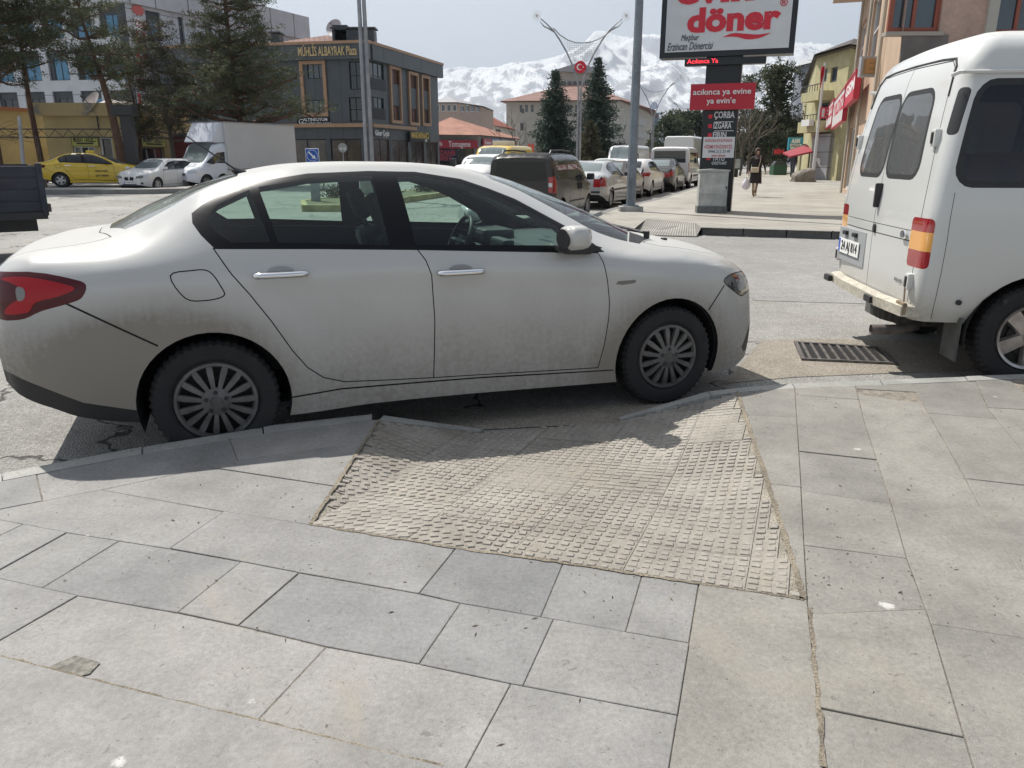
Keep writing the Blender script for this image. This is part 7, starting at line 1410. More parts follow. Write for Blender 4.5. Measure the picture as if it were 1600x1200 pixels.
# decorated twin lamp posts
def lamp_xz(x, y): return ((x - 515) * .00758, 8 + (525 - y) * .00758)
def emblem_disc(parent, r, z, red=True):
    b = MB(); b.prism([(r * math.cos(t), z + r * math.sin(t)) for t in np.linspace(0, 2 * math.pi, 33)[:-1]], 'y', -.10, .02); e = b.build('emblem_disc', mat('flag_red', (.55, .01, .03), .4) if red else mat('emblem_blue', (.35, .42, .62), .4), parent)
    if red:
        c = MB(); n = 22; o_ = [(-.14 * r + .52 * r * math.cos(t), z + .52 * r * math.sin(t)) for t in np.linspace(.42, 2 * math.pi - .42, n)]; i_ = [(-.02 * r + .41 * r * math.cos(t), z + .41 * r * math.sin(t)) for t in np.linspace(.56, 2 * math.pi - .56, n)]
        for k in range(n - 1): c.quad((o_[k][0], -.106, o_[k][1]), (o_[k + 1][0], -.106, o_[k + 1][1]), (i_[k + 1][0], -.106, i_[k + 1][1]), (i_[k][0], -.106, i_[k][1]))
        st = [((.48 + .17 * (1 if k % 2 == 0 else .4) * math.cos(math.pi + k * math.pi / 5)) * r, z + .17 * (1 if k % 2 == 0 else .4) * math.sin(math.pi + k * math.pi / 5) * r) for k in range(10)]; c.poly([(x, -.106, z_) for x, z_ in st]); c.build('crescent_and_star', mat('emblem_white', (.8, .8, .8), .5), e, fix=False)
    else:
        c = MB(); c.lathe([(r * .45, 0), (r * .62, 0)], 20, Matrix.Translation((0, -.106, z)) @ Matrix.Rotation(R(90), 4, 'X')); c.prism([(-.25 * r, z - .2 * r), (.25 * r, z - .2 * r), (0, z + .3 * r)], 'y', -.108, -.104); c.build('emblem_mark', mat('emblem_white', (.8, .8, .8), .5), e)
def deco_lamp(label, red=True):
    t = thing('decorated_lamp_post', label, 'lamp post', (0, 0, 0), 0, 'twin arm lamp posts along the median')
    for sg in (1, -1):
        pts = [(.095, 0), (.09, 4.0), (.085, 6.6)] + [((515 - x) * .00758, lamp_xz(x, y)[1]) for x, y in ((490, 640), (462, 560), (440, 500), (390, 400), (330, 305), (270, 225), (215, 175), (160, 130))]
        b = MB(); b.tube([(sg * x, 0, z) for x, z in pts], [.085, .08, .07] + [.058] * 5 + [.05, .045, .035], 7); b.build('arm_pole', GALV, t, smooth=50)
        b = MB(); b.tube([(sg * (515 - x) * .00758, 0, lamp_xz(x, y)[1]) for x, y in ((275, 235), (235, 212), (185, 190), (150, 150))], [.05, .05, .04, .02], 6); b.build('lamp_head', GALV, t)
        f = MB(); fx, fz = sg * (515 - 122) * .00758, lamp_xz(0, 105)[1]
        for k in range(8):
            a = 2 * math.pi * k / 8; c = Vector((math.cos(a), 0, math.sin(a))); s_ = Vector((-math.sin(a), 0, math.cos(a))); f.tube([Vector((fx, 0, fz)) + c * .1, Vector((fx, 0, fz)) + c * .25 + s_ * .08, Vector((fx, 0, fz)) + c * .38, Vector((fx, 0, fz)) + c * .25 - s_ * .08, Vector((fx, 0, fz)) + c * .1], .012, 4)
        f.tube([(fx, -.03, fz), (fx, .03, fz)], .09, 10); f.build('flower_light', mat('light_tube', (.62, .6, .58), .5), t)
    arc = [(lamp_xz(x, y)[0], 0, lamp_xz(x, y)[1]) for x, y in ((270, 205), (330, 262), (400, 302), (465, 322), (530, 325), (600, 318), (670, 295), (740, 255), (815, 195))]; b = MB(); b.tube(arc, .035, 6); b.build('top_arc', GALV, t)
    b = MB(); xs = np.linspace(-1.2, 1.2, 17)
    for x in xs:     # light net
        top_ = 9.53 + .42 * (abs(x) / 1.2) ** 2 ; bot_ = 8.35 + max(0, abs(x) - .35) * 1.55
        if bot_ < top_: b.tube([(x, .01, bot_), (x, .01, top_)], .009, 3)
    for z in np.linspace(8.45, 9.5, 9):
        hw = .38 + (z - 8.35) / 1.55; hw = min(hw, 1.2); b.tube([(-hw, .01, z), (hw, .01, z)], .009, 3)
    b.build('light_net', mat('net_wire', (.45, .45, .45), .5), t)
    b = MB()
    for (x, y) in ((415, 368), (525, 368), (633, 368), (468, 402), (577, 402), (520, 436), (463, 470), (572, 470)): X, Z = lamp_xz(x, y); b.tube([(X, -.03, Z), (X, .03, Z)], .055, 8)
    b.build('net_bulb', mat('bulb_white', (.8, .8, .78), .4), t)
    emblem_disc(t, .39, 8.0, red)
    b = MB(); b.box(-.36, .36, -.28, .28, 0, .75, bev=.03); b.build('plinth', mat('plinth_grey', (.33, .33, .32), .8, n1=.2), t); return t
d1 = deco_lamp('twin arm lamp post with red crescent disc standing before the spruces'); d2 = copy_tree(d1); d3 = copy_tree(d1)
for o, px_, y_, base in ((d1, 903.5, 56, 0), (d2, 577, 29.5, .17), (d3, 1068, 142, 0)): p = at_y(px_, 245, y_); o.location = (p.x, p.y, base)
d1.location.z = at_y(903, 105, 56).z - 8; d2['label'] = 'closest twin pole lamp post on the island before the dark grey building'; d3['label'] = 'farthest twin arm lamp post with a red disc, left of the pylon'
d4 = deco_lamp('twin arm lamp post with pale blue disc right of the plain grey lamp post', False); p = at_y(1018, 245, 97); d4.location = (p.x, p.y, at_y(1018, 165, 97).z - 8)
p = at_y(1093, 245, 170); sl_ = thing('street_light', 'single arm street light far down the street by the pylon', 'street light', (p.x, p.y, 0)); b = MB(); b.tube([(0, 0, 0), (0, 0, 6), (-.6, 0, 8.2), (-3, 0, 9.4)], [.12, .1, .07, .06], 6); b.build('pole', GALV, sl_); b = MB(); b.box(-4.2, -3, -.15, .15, 9.3, 9.5); b.build('lamp_head', GALV, sl_)
# blue keep-right sign, round mirror sign, thin pole at the left, black totem
p = at_y(489, 243, 25); t = thing('traffic_sign', 'square blue sign with white diagonal arrow on the island tip', 'traffic sign', (p.x, p.y, 0)); b = MB(); b.box(-.14, .14, -.05, .05, 0, p.z - .2); b.box(-.03, .03, .0, .05, p.z - .3, p.z + .15); b.build('post', GALV, t)
b = MB(); b.box(-.21, .21, -.09, -.06, p.z - .21, p.z + .21, bev=.014); pl = b.build('sign_plate', mat('sign_rim', (.7, .72, .75), .4), t); b = MB(); b.box(-.195, .195, -.095, -.08, p.z - .195, p.z + .195); b.build('sign_face', mat('sign_blue', (.01, .08, .36), .35), pl)
b = MB(); ring = [(.165 * math.cos(a), -.098, p.z + .165 * math.sin(a)) for a in np.linspace(0, 2 * math.pi, 30)]; b.tube(ring, .007, 4); b.prism([(-.12, p.z + .09), (-.09, p.z + .12), (.05, p.z - .02), (.08, p.z + .02), (.10, p.z - .10), (-.03, p.z - .08), (.02, p.z - .05)], 'y', -.104, -.098); b.build('arrow', mat('sign_rim', (.7, .72, .75), .4), pl)
p = at_y(535.5, 231, 46); t = thing('round_sign', 'grey back of a round traffic sign before the dark shops', 'traffic sign', (p.x, p.y, 0)); b = MB(); b.tube([(0, 0, 0), (0, 0, p.z)], .035, 6); b.build('post', GALV, t); b = MB(); b.tube([(0, -.03, p.z), (0, -.01, p.z)], .26, 20); b.build('sign_plate', mat('sign_back', (.32, .34, .34), .4, .4), t); b = MB(); b.tube([(-.1, -.05, p.z - .05), (-.1, -.03, p.z - .05)], .08, 10); b.tube([(.1, -.05, p.z - .05), (.1, -.03, p.z - .05)], .08, 10); b.build('sign_clamp', WF, t)
p0_, p1_ = at_y(30, 182, 33.5), at_y(36, 255, 33.5); t = thing('leaning_pole', 'leaning thin grey pole beside the vine frame', 'pole', (p1_.x, p1_.y, SZ)); b = MB(); b.tube([(.1, 0, 0), (0, 0, p1_.z - SZ), (p0_.x - p1_.x, 0, p0_.z - SZ)], [.09, .085, .07], 7); b.build('pole', GALV, t)
p0_, p1_ = at_y(176, 164, 37.3), at_y(212, 181, 37.3); pc = at_y(201, 256, 37.3); t = thing('advertising_totem', 'black square column topped by a wider black box before the taxi office', 'totem', (pc.x, pc.y, SZ)); b = MB(); tx0, tx1 = at_y(189.5, 181, 37.3).x - pc.x, at_y(206, 181, 37.3).x - pc.x; xb = at_y(211, 256, 37.3).x - pc.x
b.box(tx0, tx1, -.2, .2, 0, p1_.z - SZ); b.build('column', BLACK, t); b = MB(); b.box(p0_.x - pc.x, p1_.x - pc.x, -.3, .3, p1_.z - SZ, p0_.z - SZ, bev=.03); b.build('top_box', BLACK, t)
# ---- restaurant pylon
gA, gB = at_y(1103.5, 105, 20.75), at_y(1159, 105, 20.47); py = thing('pylon_sign', 'restaurant pylon with big white and red billboard, red board and black menu panel', 'sign', (gA.x, gA.y, PZ)); F_ = Face(py, gA, gB); F_.A = Vector((gA.x, gA.y)); F_.B = Vector((gB.x, gB.y))
def fpx(F, *r): return F.px(*r)
BK = mat('pylon_black', (.008, .010, .014), .35); SRED = mat('pylon_red', (.55, .015, .035), .4); SWH = mat('billboard_white', (.58, .60, .62), .35, n1=.05); b = MB(); z0_ = PZ; h = F_.px(1103.5, 100, 1159, 335); W1 = F_.L; F_.box(b, 0, W1, z0_, 5.2, -.38, 0); b.build('column', BK, py)
bb = F_.px(1036, 10, 1240, 87); bx0, bx1 = F_.px(1032, 60, 1241, 90)[:2]; bz = on_plane(1135, 88, F_.A, F_.B)[1]; BT = bz + 2.35
b = MB(); F_.box(b, bx0, bx1, bz, BT, -.42, .10); bo = b.build('billboard_box', BK, py); b = MB(); F_.box(b, bx0 + .13, bx1 - .13, bz + .13, BT - .13, .10, .112); fo = b.build('billboard_face', SWH, bo)
def T(body, x0, y0, x1, y1, m_, size=None, out=.113, bold=.0, shear=0, parent=None, depth=.012):
    h = F_.px(x0, y0, x1, y1); o = text_mesh(body, 1.0, 'lettering', m_, parent or fo, Matrix.Identity(4), depth=depth, bold=bold, shear=shear); me = o.data; xs = [v.co.x for v in me.vertices]; ys = [v.co.y for v in me.vertices]; sx_ = (h[1] - h[0]) / (max(xs) - min(xs)); sy_ = (h[3] - h[2]) / (max(ys) - min(ys)); cx, cy = (max(xs) + min(xs)) / 2, (max(ys) + min(ys)) / 2
    for v in me.vertices: v.co.x = (v.co.x - cx) * sx_; v.co.y = (v.co.y - cy) * sy_; v.co.z *= 1
    me.transform(F_.M((h[0] + h[1]) / 2, (h[2] + h[3]) / 2, out)); return o
T('döner', 1075, 10, 1220, 50, SRED, bold=.045); T('evin', 1058, -42, 1180, 6, SRED, bold=.045); T('®', 1219, -1, 1231, 11, SRED, bold=.005); NB = mat('script_navy', (.02, .03, .06), .5); T('Meşhur', 1065, 55, 1093, 67, NB, shear=.35); T('Erzincan Dönercisi', 1044, 67, 1115, 79, NB, shear=.35); T('▲ 05', 1219, 66, 1228, 71, NB) if False else None
u = lambda x, y: on_plane(x, y, F_.A, F_.B); sw_ = smooth_poly([(1130, 59, 1), (1146, 53), (1168, 54), (1185, 55), (1205, 52, 1), (1188, 60), (1168, 62.5), (1150, 58.5)], 4); vs = [F_.P(*u(*q), .114) for q in sw_] + [F_.P(*u(*q), .122) for q in sw_]; n = len(sw_); b = MB(); b.add(vs, [tuple(range(n, 2 * n))] + [(i, (i + 1) % n, n + (i + 1) % n, n + i) for i in range(n)]); b.build('swoosh', SRED, fo)
h = F_.px(1071, 91, 1197, 102); b = MB(); F_.box(b, *h, -.1, .16); lo = b.build('led_strip', BK, py); T('Acıkınca Ya', 1075, 93, 1123, 100, mat('led_red', (.9, .04, .06), .5, emit=1.2), out=.162, bold=.012, parent=lo)
h = F_.px(1079.5, 131, 1180, 171.5); b = MB(); F_.box(b, *h, .02, .14); ro = b.build('red_board', mat('board_red', (.42, .012, .03), .45), py); T('acıkınca ya evine', 1084, 139, 1174, 151, WH, out=.142, bold=.012, parent=ro); T('ya evin’e', 1105, 153, 1150, 165, WH, out=.142, bold=.012, parent=ro)
for s_, r_ in (('ÇORBA', (1116, 174, 1148, 187)), ('IZGARA', (1115, 191, 1143, 201)), ('FIRIN', (1114, 206, 1135, 215)), ('TATLI', (1113, 244, 1132, 251)), ('ÇEŞİTLERİ', (1112, 251.5, 1135, 258))): T(s_, *r_, mat('menu_white', (.6, .6, .62), .5), out=.004, bold=.02, parent=py)
for y in (190, 204): h = F_.px(1116, y, 1146, y + .8); b = MB(); F_.box(b, *h, 0, .006); b.build('menu_line', WH, py)
for (x, y) in ((1107, 182), (1106.5, 197), (1106, 211), (1104, 247)): h = F_.px(x, y - 3, x + 6, y + 3); b = MB(); F_.box(b, *h, 0, .012); b.build('menu_bullet', SRED, py)
h = F_.px(1098.5, 214, 1147.5, 246.5); b = MB(); F_.box(b, *h, .02, .035); po_ = b.build('paper_notice', mat('paper', (.62, .62, .62), .6), py); PR = mat('notice_red', (.45, .05, .07), .5)
T('RAMAZAN AYI BOYUNCA', 1102, 217, 1144, 222, PR, out=.036, parent=po_, depth=.004); T('HİZMETİNİZDEYİZ.', 1101, 225, 1145, 232, PR, out=.036, bold=.01, parent=po_, depth=.004); T('0446 212 33 49', 1107, 234, 1141, 239, NB, out=.036, parent=po_, depth=.004); T('evin döner', 1112, 241, 1134, 245, PR, out=.036, bold=.01, parent=po_, depth=.004)
# ---- utility cabinet
ca, cb_ = at_z(1090, 333, PZ), at_z(1133, 333, PZ); wd = (cb_ - ca).length; ct = thing('utility_cabinet', 'stained light grey utility cabinet on a dark base in front of the menu pylon', 'cabinet', (ca.x, ca.y, PZ), R(-6)); CG = mat('cabinet_grey', (.42, .43, .41), .55, n1=.22, s1=4, n2=.12, s2=30); hz = at_y(1110, 264, ca.y).z - PZ
b = MB(); b.box(0, wd, 0, .38, .17, hz - .06, bev=.008); b.build('body', CG, ct); b = MB(); b.box(-.02, wd + .02, -.02, .40, 0, .17); b.build('plinth', mat('cabinet_base', (.13, .14, .135), .8, n1=.3, s1=6), ct); b = MB(); b.prism([(-.03, hz - .06), (wd + .03, hz - .06), (wd + .03, hz - .02), (wd / 2, hz), (-.03, hz - .02)], 'y', -.03, .41); b.build('lid', CG, ct)
b = MB(); b.box(.03, wd - .05, -.012, 0, .47, hz - .10, bev=.004); dr_ = b.build('door', CG, ct); b = MB(); b.box(wd - .05, wd - .02, -.035, -.012, .60, .66); b.build('handle', BLACK, dr_); b = MB(); b.box(.03, wd - .05, -.008, 0, .20, .43, bev=.004); b.build('lower_panel', CG, ct)
for z in (.50, .95): b = MB(); b.box(wd, wd + .03, .0, .04, z, z + .07); b.build('hinge', BLACK, ct)
# ---- flagpole, pharmacy sign, flag, awning signs
p0_ = at_z(1269, 283, PZ); fp = thing('flagpole', 'leaning white flagpole carrying a square red E pharmacy sign', 'flagpole', tuple(p0_)); y_ = p0_.y; top = at_y(1289, 98, y_); b = MB(); b.tube([(0, 0, 0), (top.x - p0_.x, 0, top.z - PZ)], [.11, .05], 8); b.build('pole', mat('pole_white', (.55, .55, .55), .5), fp)
def rel(px, py, yy, base): q = at_y(px, py, yy); return q.x - base.x, q.z - base.z
x0, z0 = rel(1279.5, 185.5, y_, p0_); x1, z1 = rel(1299.5, 167.5, y_, p0_); b = MB(); b.box(x0, x1, -.12, .06, z0, z1); so_ = b.build('sign_box', mat('pharmacy_red', (.50, .03, .05), .45), fp); b = MB(); b.box(x0 + .08, x1 - .08, -.14, -.12, z0 + .08, z1 - .08); b.build('sign_face', SW_, so_); text_mesh('E', (z1 - z0) * .95, 'lettering', _M['pharmacy_red'], so_, face_M(Vector(((x0 + x1) / 2 + .04, -.142, (z0 + z1) / 2)), (1, 0, 0), (0, -1, 0)), bold=.03)
fx, fz = rel(1284, 104, y_, p0_); fx2, fz2 = rel(1291, 138, y_, p0_); fl = thing('flag', 'limp red flag hanging from the white flagpole', 'flag', (p0_.x + fx, y_ - .08, p0_.z + fz)); b = MB(); nn = 10
for i in range(nn):
    for j in range(2): pass
pr = [(-.10 + .05 * math.sin(k * 1.3), -.03 * math.cos(k * 2.1)) for k in range(7)]; rows_ = []
for k in range(9):
    z = (fz2 - fz) * k / 8; wv = .12 + .10 * math.sin(k * .55); rows_.append([(u_ * wv + .05 - .03 * k / 8, .06 * math.sin(u_ * 9 + k * .6), z) for u_ in np.linspace(-.5, .5, 7)])
vs = [p for r_ in rows_ for p in r_]; b.add(vs, [(k * 7 + i, k * 7 + i + 1, (k + 1) * 7 + i + 1, (k + 1) * 7 + i) for k in range(8) for i in range(6)]); b.build('cloth', mat('flag_cloth', (.42, .01, .03), .8), fl, smooth='all')
def simple_sign(name, label, px0, py0, px1, py1, y, m_, texts, post=False):
    a, c = at_y(px0, py1, y), at_y(px1, py0, y); t = thing(name, label, 'sign', ((a.x + c.x) / 2, y, a.z)); w_, h_ = c.x - a.x, c.z - a.z; b = MB(); b.box(-w_ / 2, w_ / 2, 0, .2, 0, h_, bev=.03); o = b.build('sign_board', m_, t)
    for (s_, sz, mm, cx, cz, ww) in texts: text_mesh(s_, h_ * sz, 'lettering', mm, o, face_M(Vector((w_ * (cx - .5), -.01, h_ * cz)), (1, 0, 0), (0, -1, 0)), depth=.02, bold=.03, width=w_ * ww)
    b = MB(); b.box(w_ / 2, w_ / 2 + .8, .05, .15, h_ * .4, h_ * .5); b.build('bracket', CHARC, t); return t
simple_sign('shop_sign', 'turquoise grocery sign with white letters above the red awning', 1231, 215, 1256, 235, 55, mat('turquoise', (.03, .27, .38), .45), [('A101', .42, WH, .5, .72, .6), ('MARKET', .18, WH, .5, .4, .8), ('7 GÜN', .18, WH, .5, .18, .7)])
simple_sign('shop_sign', 'dark sign with red BIM lettering beneath the broad evergreen', 1207, 232, 1227, 243, 66, mat('sign_dark', (.03, .02, .025), .5), [('BİM', .75, mat('bim_red', (.6, .03, .05), .5), .5, .5, .8)])
a0, a1, a2, a3 = at_y(1236, 238, 50), at_y(1275, 225, 50), at_y(1235, 244, 49), at_y(1270, 236, 49); t = thing('awning', 'sloping red awning over the corner shop by the covered pile', 'awning', (a2.x, 49, a2.z)); b = MB(); vs = [Vector((p.x, yy, p.z)) - Vector((a2.x, 49, a2.z)) for p, yy in ((a0, 51.5), (a1, 51.5), (a3, 49), (a2, 49))]; b.add(vs + [v - Vector((0, 0, .1)) for v in vs], [(0, 1, 2, 3), (4, 7, 6, 5), (0, 4, 5, 1), (1, 5, 6, 2), (2, 6, 7, 3), (3, 7, 4, 0)]); b.build('canopy', mat('awning_red', (.26, .02, .035), .7), t)
b = MB(); b.tube([(.3, .2, -.1), (.3, .2, -2.4)], .05, 6); b.tube([(vs[2].x - .1, .2, vs[2].z - .1), (vs[2].x - .1, .2, -2.4)], .05, 6); b.build('support', CHARC, t)
# covered pile
q = at_z(1254, 284, PZ); t = thing('covered_pile', 'tarpaulin covered pile of goods at the foot of the flagpole', 'tarpaulin', (q.x, q.y, PZ)); bm = bmesh.new(); bmesh.ops.create_icosphere(bm, subdivisions=4, radius=1); random.seed(4); from mathutils import noise as mnoise
for v in bm.verts:
    c = v.co; s_ = 1 + .10 * mnoise.noise(c * 2.1) + .05 * mnoise.noise(c * 6); sup = (abs(c.x) ** 4 + abs(c.y) ** 4 + abs(c.z) ** 4) ** -.25; v.co = Vector((c.x * sup * .62 * s_, c.y * sup * .5 * s_, max(0, c.z * sup * (.62 + .15 * c.x) * s_ + .05)))
me = bpy.data.meshes.new('tarpaulin'); bm.to_mesh(me); bm.free(); link_mesh('tarpaulin', me, t, mat('tarp', (.20, .18, .145), .8, n1=.3, s1=2)); b = MB(); b.box(-.6, .6, -.45, .45, .0, .08); b.build('pallet', mat('pallet_wood', (.2, .15, .1), .9), t)
# poster case, green stall, post box by the crossing
a, c = at_y(1142, 275, 56), at_y(1162, 244, 56); t = thing('poster_case', 'freestanding poster case on a dark foot beyond the pylon', 'poster case', (a.x, 56, PZ)); b = MB(); w_, h_ = c.x - a.x, c.z - a.z; b.box(0, w_, 0, .2, .5, h_); b.build('case', CHARC, t); b = MB(); b.box(.1, w_ - .2, -.02, 0, .6, h_ - .12); b.build('poster', mat('poster_pale', (.35, .37, .36), .3, n1=.4, s1=1.5), t); b = MB(); b.box(.2, w_ - .3, .02, .18, 0, .5); b.build('foot', BLACK, t)
a, c = at_y(1208, 274, 62), at_y(1231, 252, 62); t = thing('green_stall', 'dark green stall front beneath the broad evergreen', 'stall', (a.x, 62, PZ)); b = MB(); w_, h_ = c.x - a.x, c.z - a.z; b.box(0, w_, 0, .9, 0, h_ * .72); b.build('counter', mat('stall_green', (.02, .07, .04), .6), t); b = MB(); b.prism([(0, h_ * .72), (w_, h_ * .72), (w_ * .8, h_), (w_ * .2, h_)], 'y', .1, .8); b.build('cover', mat('stall_dark', (.03, .035, .035), .5), t)
p = at_y(724, 240, 60); t = thing('pole_banner', 'small orange red banner on a post between the shops and the civic building', 'banner', (p.x, 60, 0)); b = MB(); b.tube([(0, 0, 0), (0, 0, p.z + 1)], .04, 6); b.build('post', GALV, t)
pz0, pz1 = at_y(829, 238, 60), at_y(829, 227, 60); t.location.x = pz0.x; b = MB(); b.box(-.2, .25, -.02, .02, pz0.z, pz1.z + .1, bev=.01); b.build('cloth', mat('banner_orange', (.62, .10, .05), .7), t)
# pink fence wall far behind the parked cars
a, c = at_y(905, 250, 95), at_y(1040, 240, 110); t = thing('boundary_wall', 'low pinkish boundary wall behind the parked vans', 'wall', (a.x, a.y, 0)); b = MB(); b.box(0, c.x - a.x, 0, .3, 0, 2.0); b.build('wall', mat('pink_wall', (.36, .25, .24), .9), t)
# ================================================================ people
SKIN = mat('skin', (.42, .26, .19), .6)
def skin_person(label, loc, rz, H=1.62, coat=(.022, .017, .018), legs=(.30, .20, .12), scarf=(.05, .04, .045), boots=(.10, .06, .04), long_coat=True, walk=.16, arms=None, hair=False):
    t = thing('person', label, 'person', loc, rz); k = H / 1.62
    V = {'pel': (0, 0, .90), 'waist': (0, 0, 1.02), 'chest': (0, 0, 1.22), 'neck': (0, 0, 1.38), 'head0': (0, -.01, 1.45), 'head1': (0, -.02, 1.56), 'kL': (-.08, -walk * .5, .48), 'aL': (-.07, -walk * .9, .09), 'tL': (-.07, -walk * .9 - .15, .03), 'kR': (.08, walk * .3, .48), 'aR': (.07, walk * 1.1, .12), 'tR': (.07, walk * 1.1 - .13, .04), 'hL': (-.08, 0, .84), 'hR': (.08, 0, .84)}
    arms = arms or {}; V.update({'sL': (-.17, 0, 1.32), 'eL': (-.23, .02, 1.07), 'wL': (-.24, -.06, .84), 'sR': (.17, 0, 1.32), 'eR': (.26, .03, 1.08), 'wR': (.31, -.04, .87)}); V.update(arms)
    for s_, n_ in ((-1, 'L'), (1, 'R')):
        w_ = Vector(V['w' + n_])
        for j, (dx, L_) in enumerate(((-.03, .06), (-.01, .075), (.01, .07), (.03, .055))): V[f'f{n_}{j}'] = tuple(w_ + Vector((s_ * .01, dx, -.05 - L_ * .3))); V[f'g{n_}{j}'] = tuple(w_ + Vector((s_ * .0, dx * 1.1, -.06 - L_)))
        V[f'th{n_}'] = tuple(w_ + Vector((-s_ * .02, -.045, -.055)))
    Rr = {'pel': (.15, .11), 'waist': (.125, .10), 'chest': (.15, .11), 'neck': (.052, .052), 'head0': (.07, .08), 'head1': (.078, .09), 'kL': .055, 'kR': .055, 'aL': .042, 'aR': .042, 'tL': .033, 'tR': .033, 'hL': .085, 'hR': .085, 'sL': .062, 'sR': .062, 'eL': .045, 'eR': .045, 'wL': .03, 'wR': .03}
    keys = list(V); idx = {n_: i for i, n_ in enumerate(keys)}; E = [('pel', 'waist'), ('waist', 'chest'), ('chest', 'neck'), ('neck', 'head0'), ('head0', 'head1'), ('pel', 'hL'), ('hL', 'kL'), ('kL', 'aL'), ('aL', 'tL'), ('pel', 'hR'), ('hR', 'kR'), ('kR', 'aR'), ('aR', 'tR'), ('chest', 'sL'), ('sL', 'eL'), ('eL', 'wL'), ('chest', 'sR'), ('sR', 'eR'), ('eR', 'wR')]
    for n_ in 'LR':
        for j in range(4): E += [('w' + n_, f'f{n_}{j}'), (f'f{n_}{j}', f'g{n_}{j}')]
        E.append(('w' + n_, 'th' + n_))
    me = bpy.data.meshes.new('body'); me.from_pydata([Vector(V[n_]) * k for n_ in keys], [(idx[a], idx[b]) for a, b in E], []); o = bpy.data.objects.new('body', me); COL.objects.link(o); m = o.modifiers.new('s', 'SKIN'); o.modifiers.new('u', 'SUBSURF').levels = 1
    for i, n_ in enumerate(keys): r_ = Rr.get(n_, .011); me.skin_vertices[0].data[i].radius = (r_ * k, r_ * k) if not isinstance(r_, tuple) else (r_[0] * k, r_[1] * k); me.skin_vertices[0].data[i].use_root = n_ == 'pel'
    dg = bpy.context.evaluated_depsgraph_get(); dg.update(); m2 = bpy.data.meshes.new_from_object(o.evaluated_get(dg)); bpy.data.objects.remove(o); m2.name = 'body'; m2.materials.clear(); mats_ = [mat(f'cloth_{coat}', coat, .85, n2=.2, s2=60), mat(f'legs_{legs}', legs, .8), SKIN, mat(f'boots_{boots}', boots, .6)]
    for q in mats_: m2.materials.append(q)
    for p in m2.polygons:
        c = p.center / k; p.material_index = 3 if c.z < .22 else (1 if c.z < .86 and abs(c.x) < .19 else (2 if (c.z > 1.40 or (abs(c.x) > .2 and c.z < .87)) else 0))
    m2.polygons.foreach_set('use_smooth', [True] * len(m2.polygons)); bo = bpy.data.objects.new('body', m2); COL.objects.link(bo); bo.parent = t
    b = MB(); hz = .46 if long_coat else .80; rows_ = [(1.36, .07, .06), (1.33, .15, .09), (1.26, .175, .125), (1.1, .165, .13), (1.0, .16, .13), (.85, .185, .15), (.65, .20, .18), (hz, .215, .20)]; rows_ = [r_ for r_ in rows_ if r_[0] >= hz - .001]
    n = 24; vs = [(rx * math.cos(a) * k, (ry * math.sin(a) + .01 * math.sin(3 * a) * (1.3 - z)) * k, (z + .012 * math.sin(2 * a)) * k) for z, rx, ry in rows_ for a in np.linspace(0, 2 * math.pi, n, endpoint=False)]; b.add(vs, [(i * n + j, i * n + (j + 1) % n, (i + 1) * n + (j + 1) % n, (i + 1) * n + j) for i in range(len(rows_) - 1) for j in range(n)]); b.build('coat', mats_[0], t, smooth=60)
    b = MB(); bm = bmesh.new(); bmesh.ops.create_uvsphere(bm, u_segments=20, v_segments=14, radius=1); hc = Vector((0, .005, 1.515))
    vs = []; fs = []; keep = {}
    for v in bm.verts: keep[v.index] = (Vector((v.co.x * .098, v.co.y * .112 + .005, v.co.z * .125)) + hc + Vector((0, 0, -.05 if v.co.z < -.6 else 0))) * k
    cut = (lambda c: c.y < -.66 and -.75 < c.z < .55) if not hair else (lambda c: (c.y < -.1 and c.z < .45) or c.z < -.3)
    for f in bm.faces:
        if cut(f.calc_center_median()): continue
        fs.append(tuple(v.index for v in f.verts))
    vs = [keep[i] for i in range(len(bm.verts))]; bm.free(); b.add(vs, fs)
    if not hair: b.lathe([(.06, 1.45), (.085, 1.40), (.13, 1.33), (.15, 1.29)], 18)
    hs_ = b.build('hair' if hair else 'headscarf', mat(f'scarf_{scarf}', scarf, .8, n1=.2), t, smooth=60)
    b = MB(); b.tube([Vector((-.022, -.108, 1.535)) * k, Vector((-.03, -.108, 1.535)) * k], .008, 6); b.tube([Vector((.022, -.108, 1.535)) * k, Vector((.03, -.108, 1.535)) * k], .008, 6); b.tube([Vector((-.02, -.103, 1.475)) * k, Vector((.02, -.103, 1.475)) * k], .005, 5); b.build('eyes_and_mouth', mat('face_dark', (.08, .03, .025), .5), t); b = MB(); b.tube([Vector((0, -.10, 1.53)) * k, Vector((0, -.122, 1.50)) * k], [.008, .012], 6); b.build('nose', SKIN, t)
    return t
q = at_z(1178, 307.5, PZ); kW = 1.66
wm_ = skin_person('woman in long dark coat and headscarf walking towards the camera with bags', (q.x, q.y, PZ), R(-4), kW, scarf=(.075, .055, .055), legs=(.36, .26, .17), boots=(.22, .14, .08))
t = thing('handbag', 'small beige shoulder bag worn across the dark coat', 'handbag', (q.x - .10, q.y - .20, PZ + .93)); b = MB(); b.box(-.15, .13, -.05, .05, -.09, .09, bev=.04); b.build('pouch', mat('bag_beige', (.50, .44, .33), .6), t, smooth=60); b = MB(); b.tube([(.11, 0, .07), (.16, .02, .28), (.20, .12, .48), (.15, .2, .49)], .011, 5); b.build('strap', mat('bag_beige', (.50, .44, .33), .6), t)
t = thing('carrier_bag', 'white plastic carrier bag hanging from the walking woman\'s hand', 'bag', (q.x - .33, q.y - .04, PZ + .42)); bm = bmesh.new(); bmesh.ops.create_icosphere(bm, subdivisions=3, radius=1)
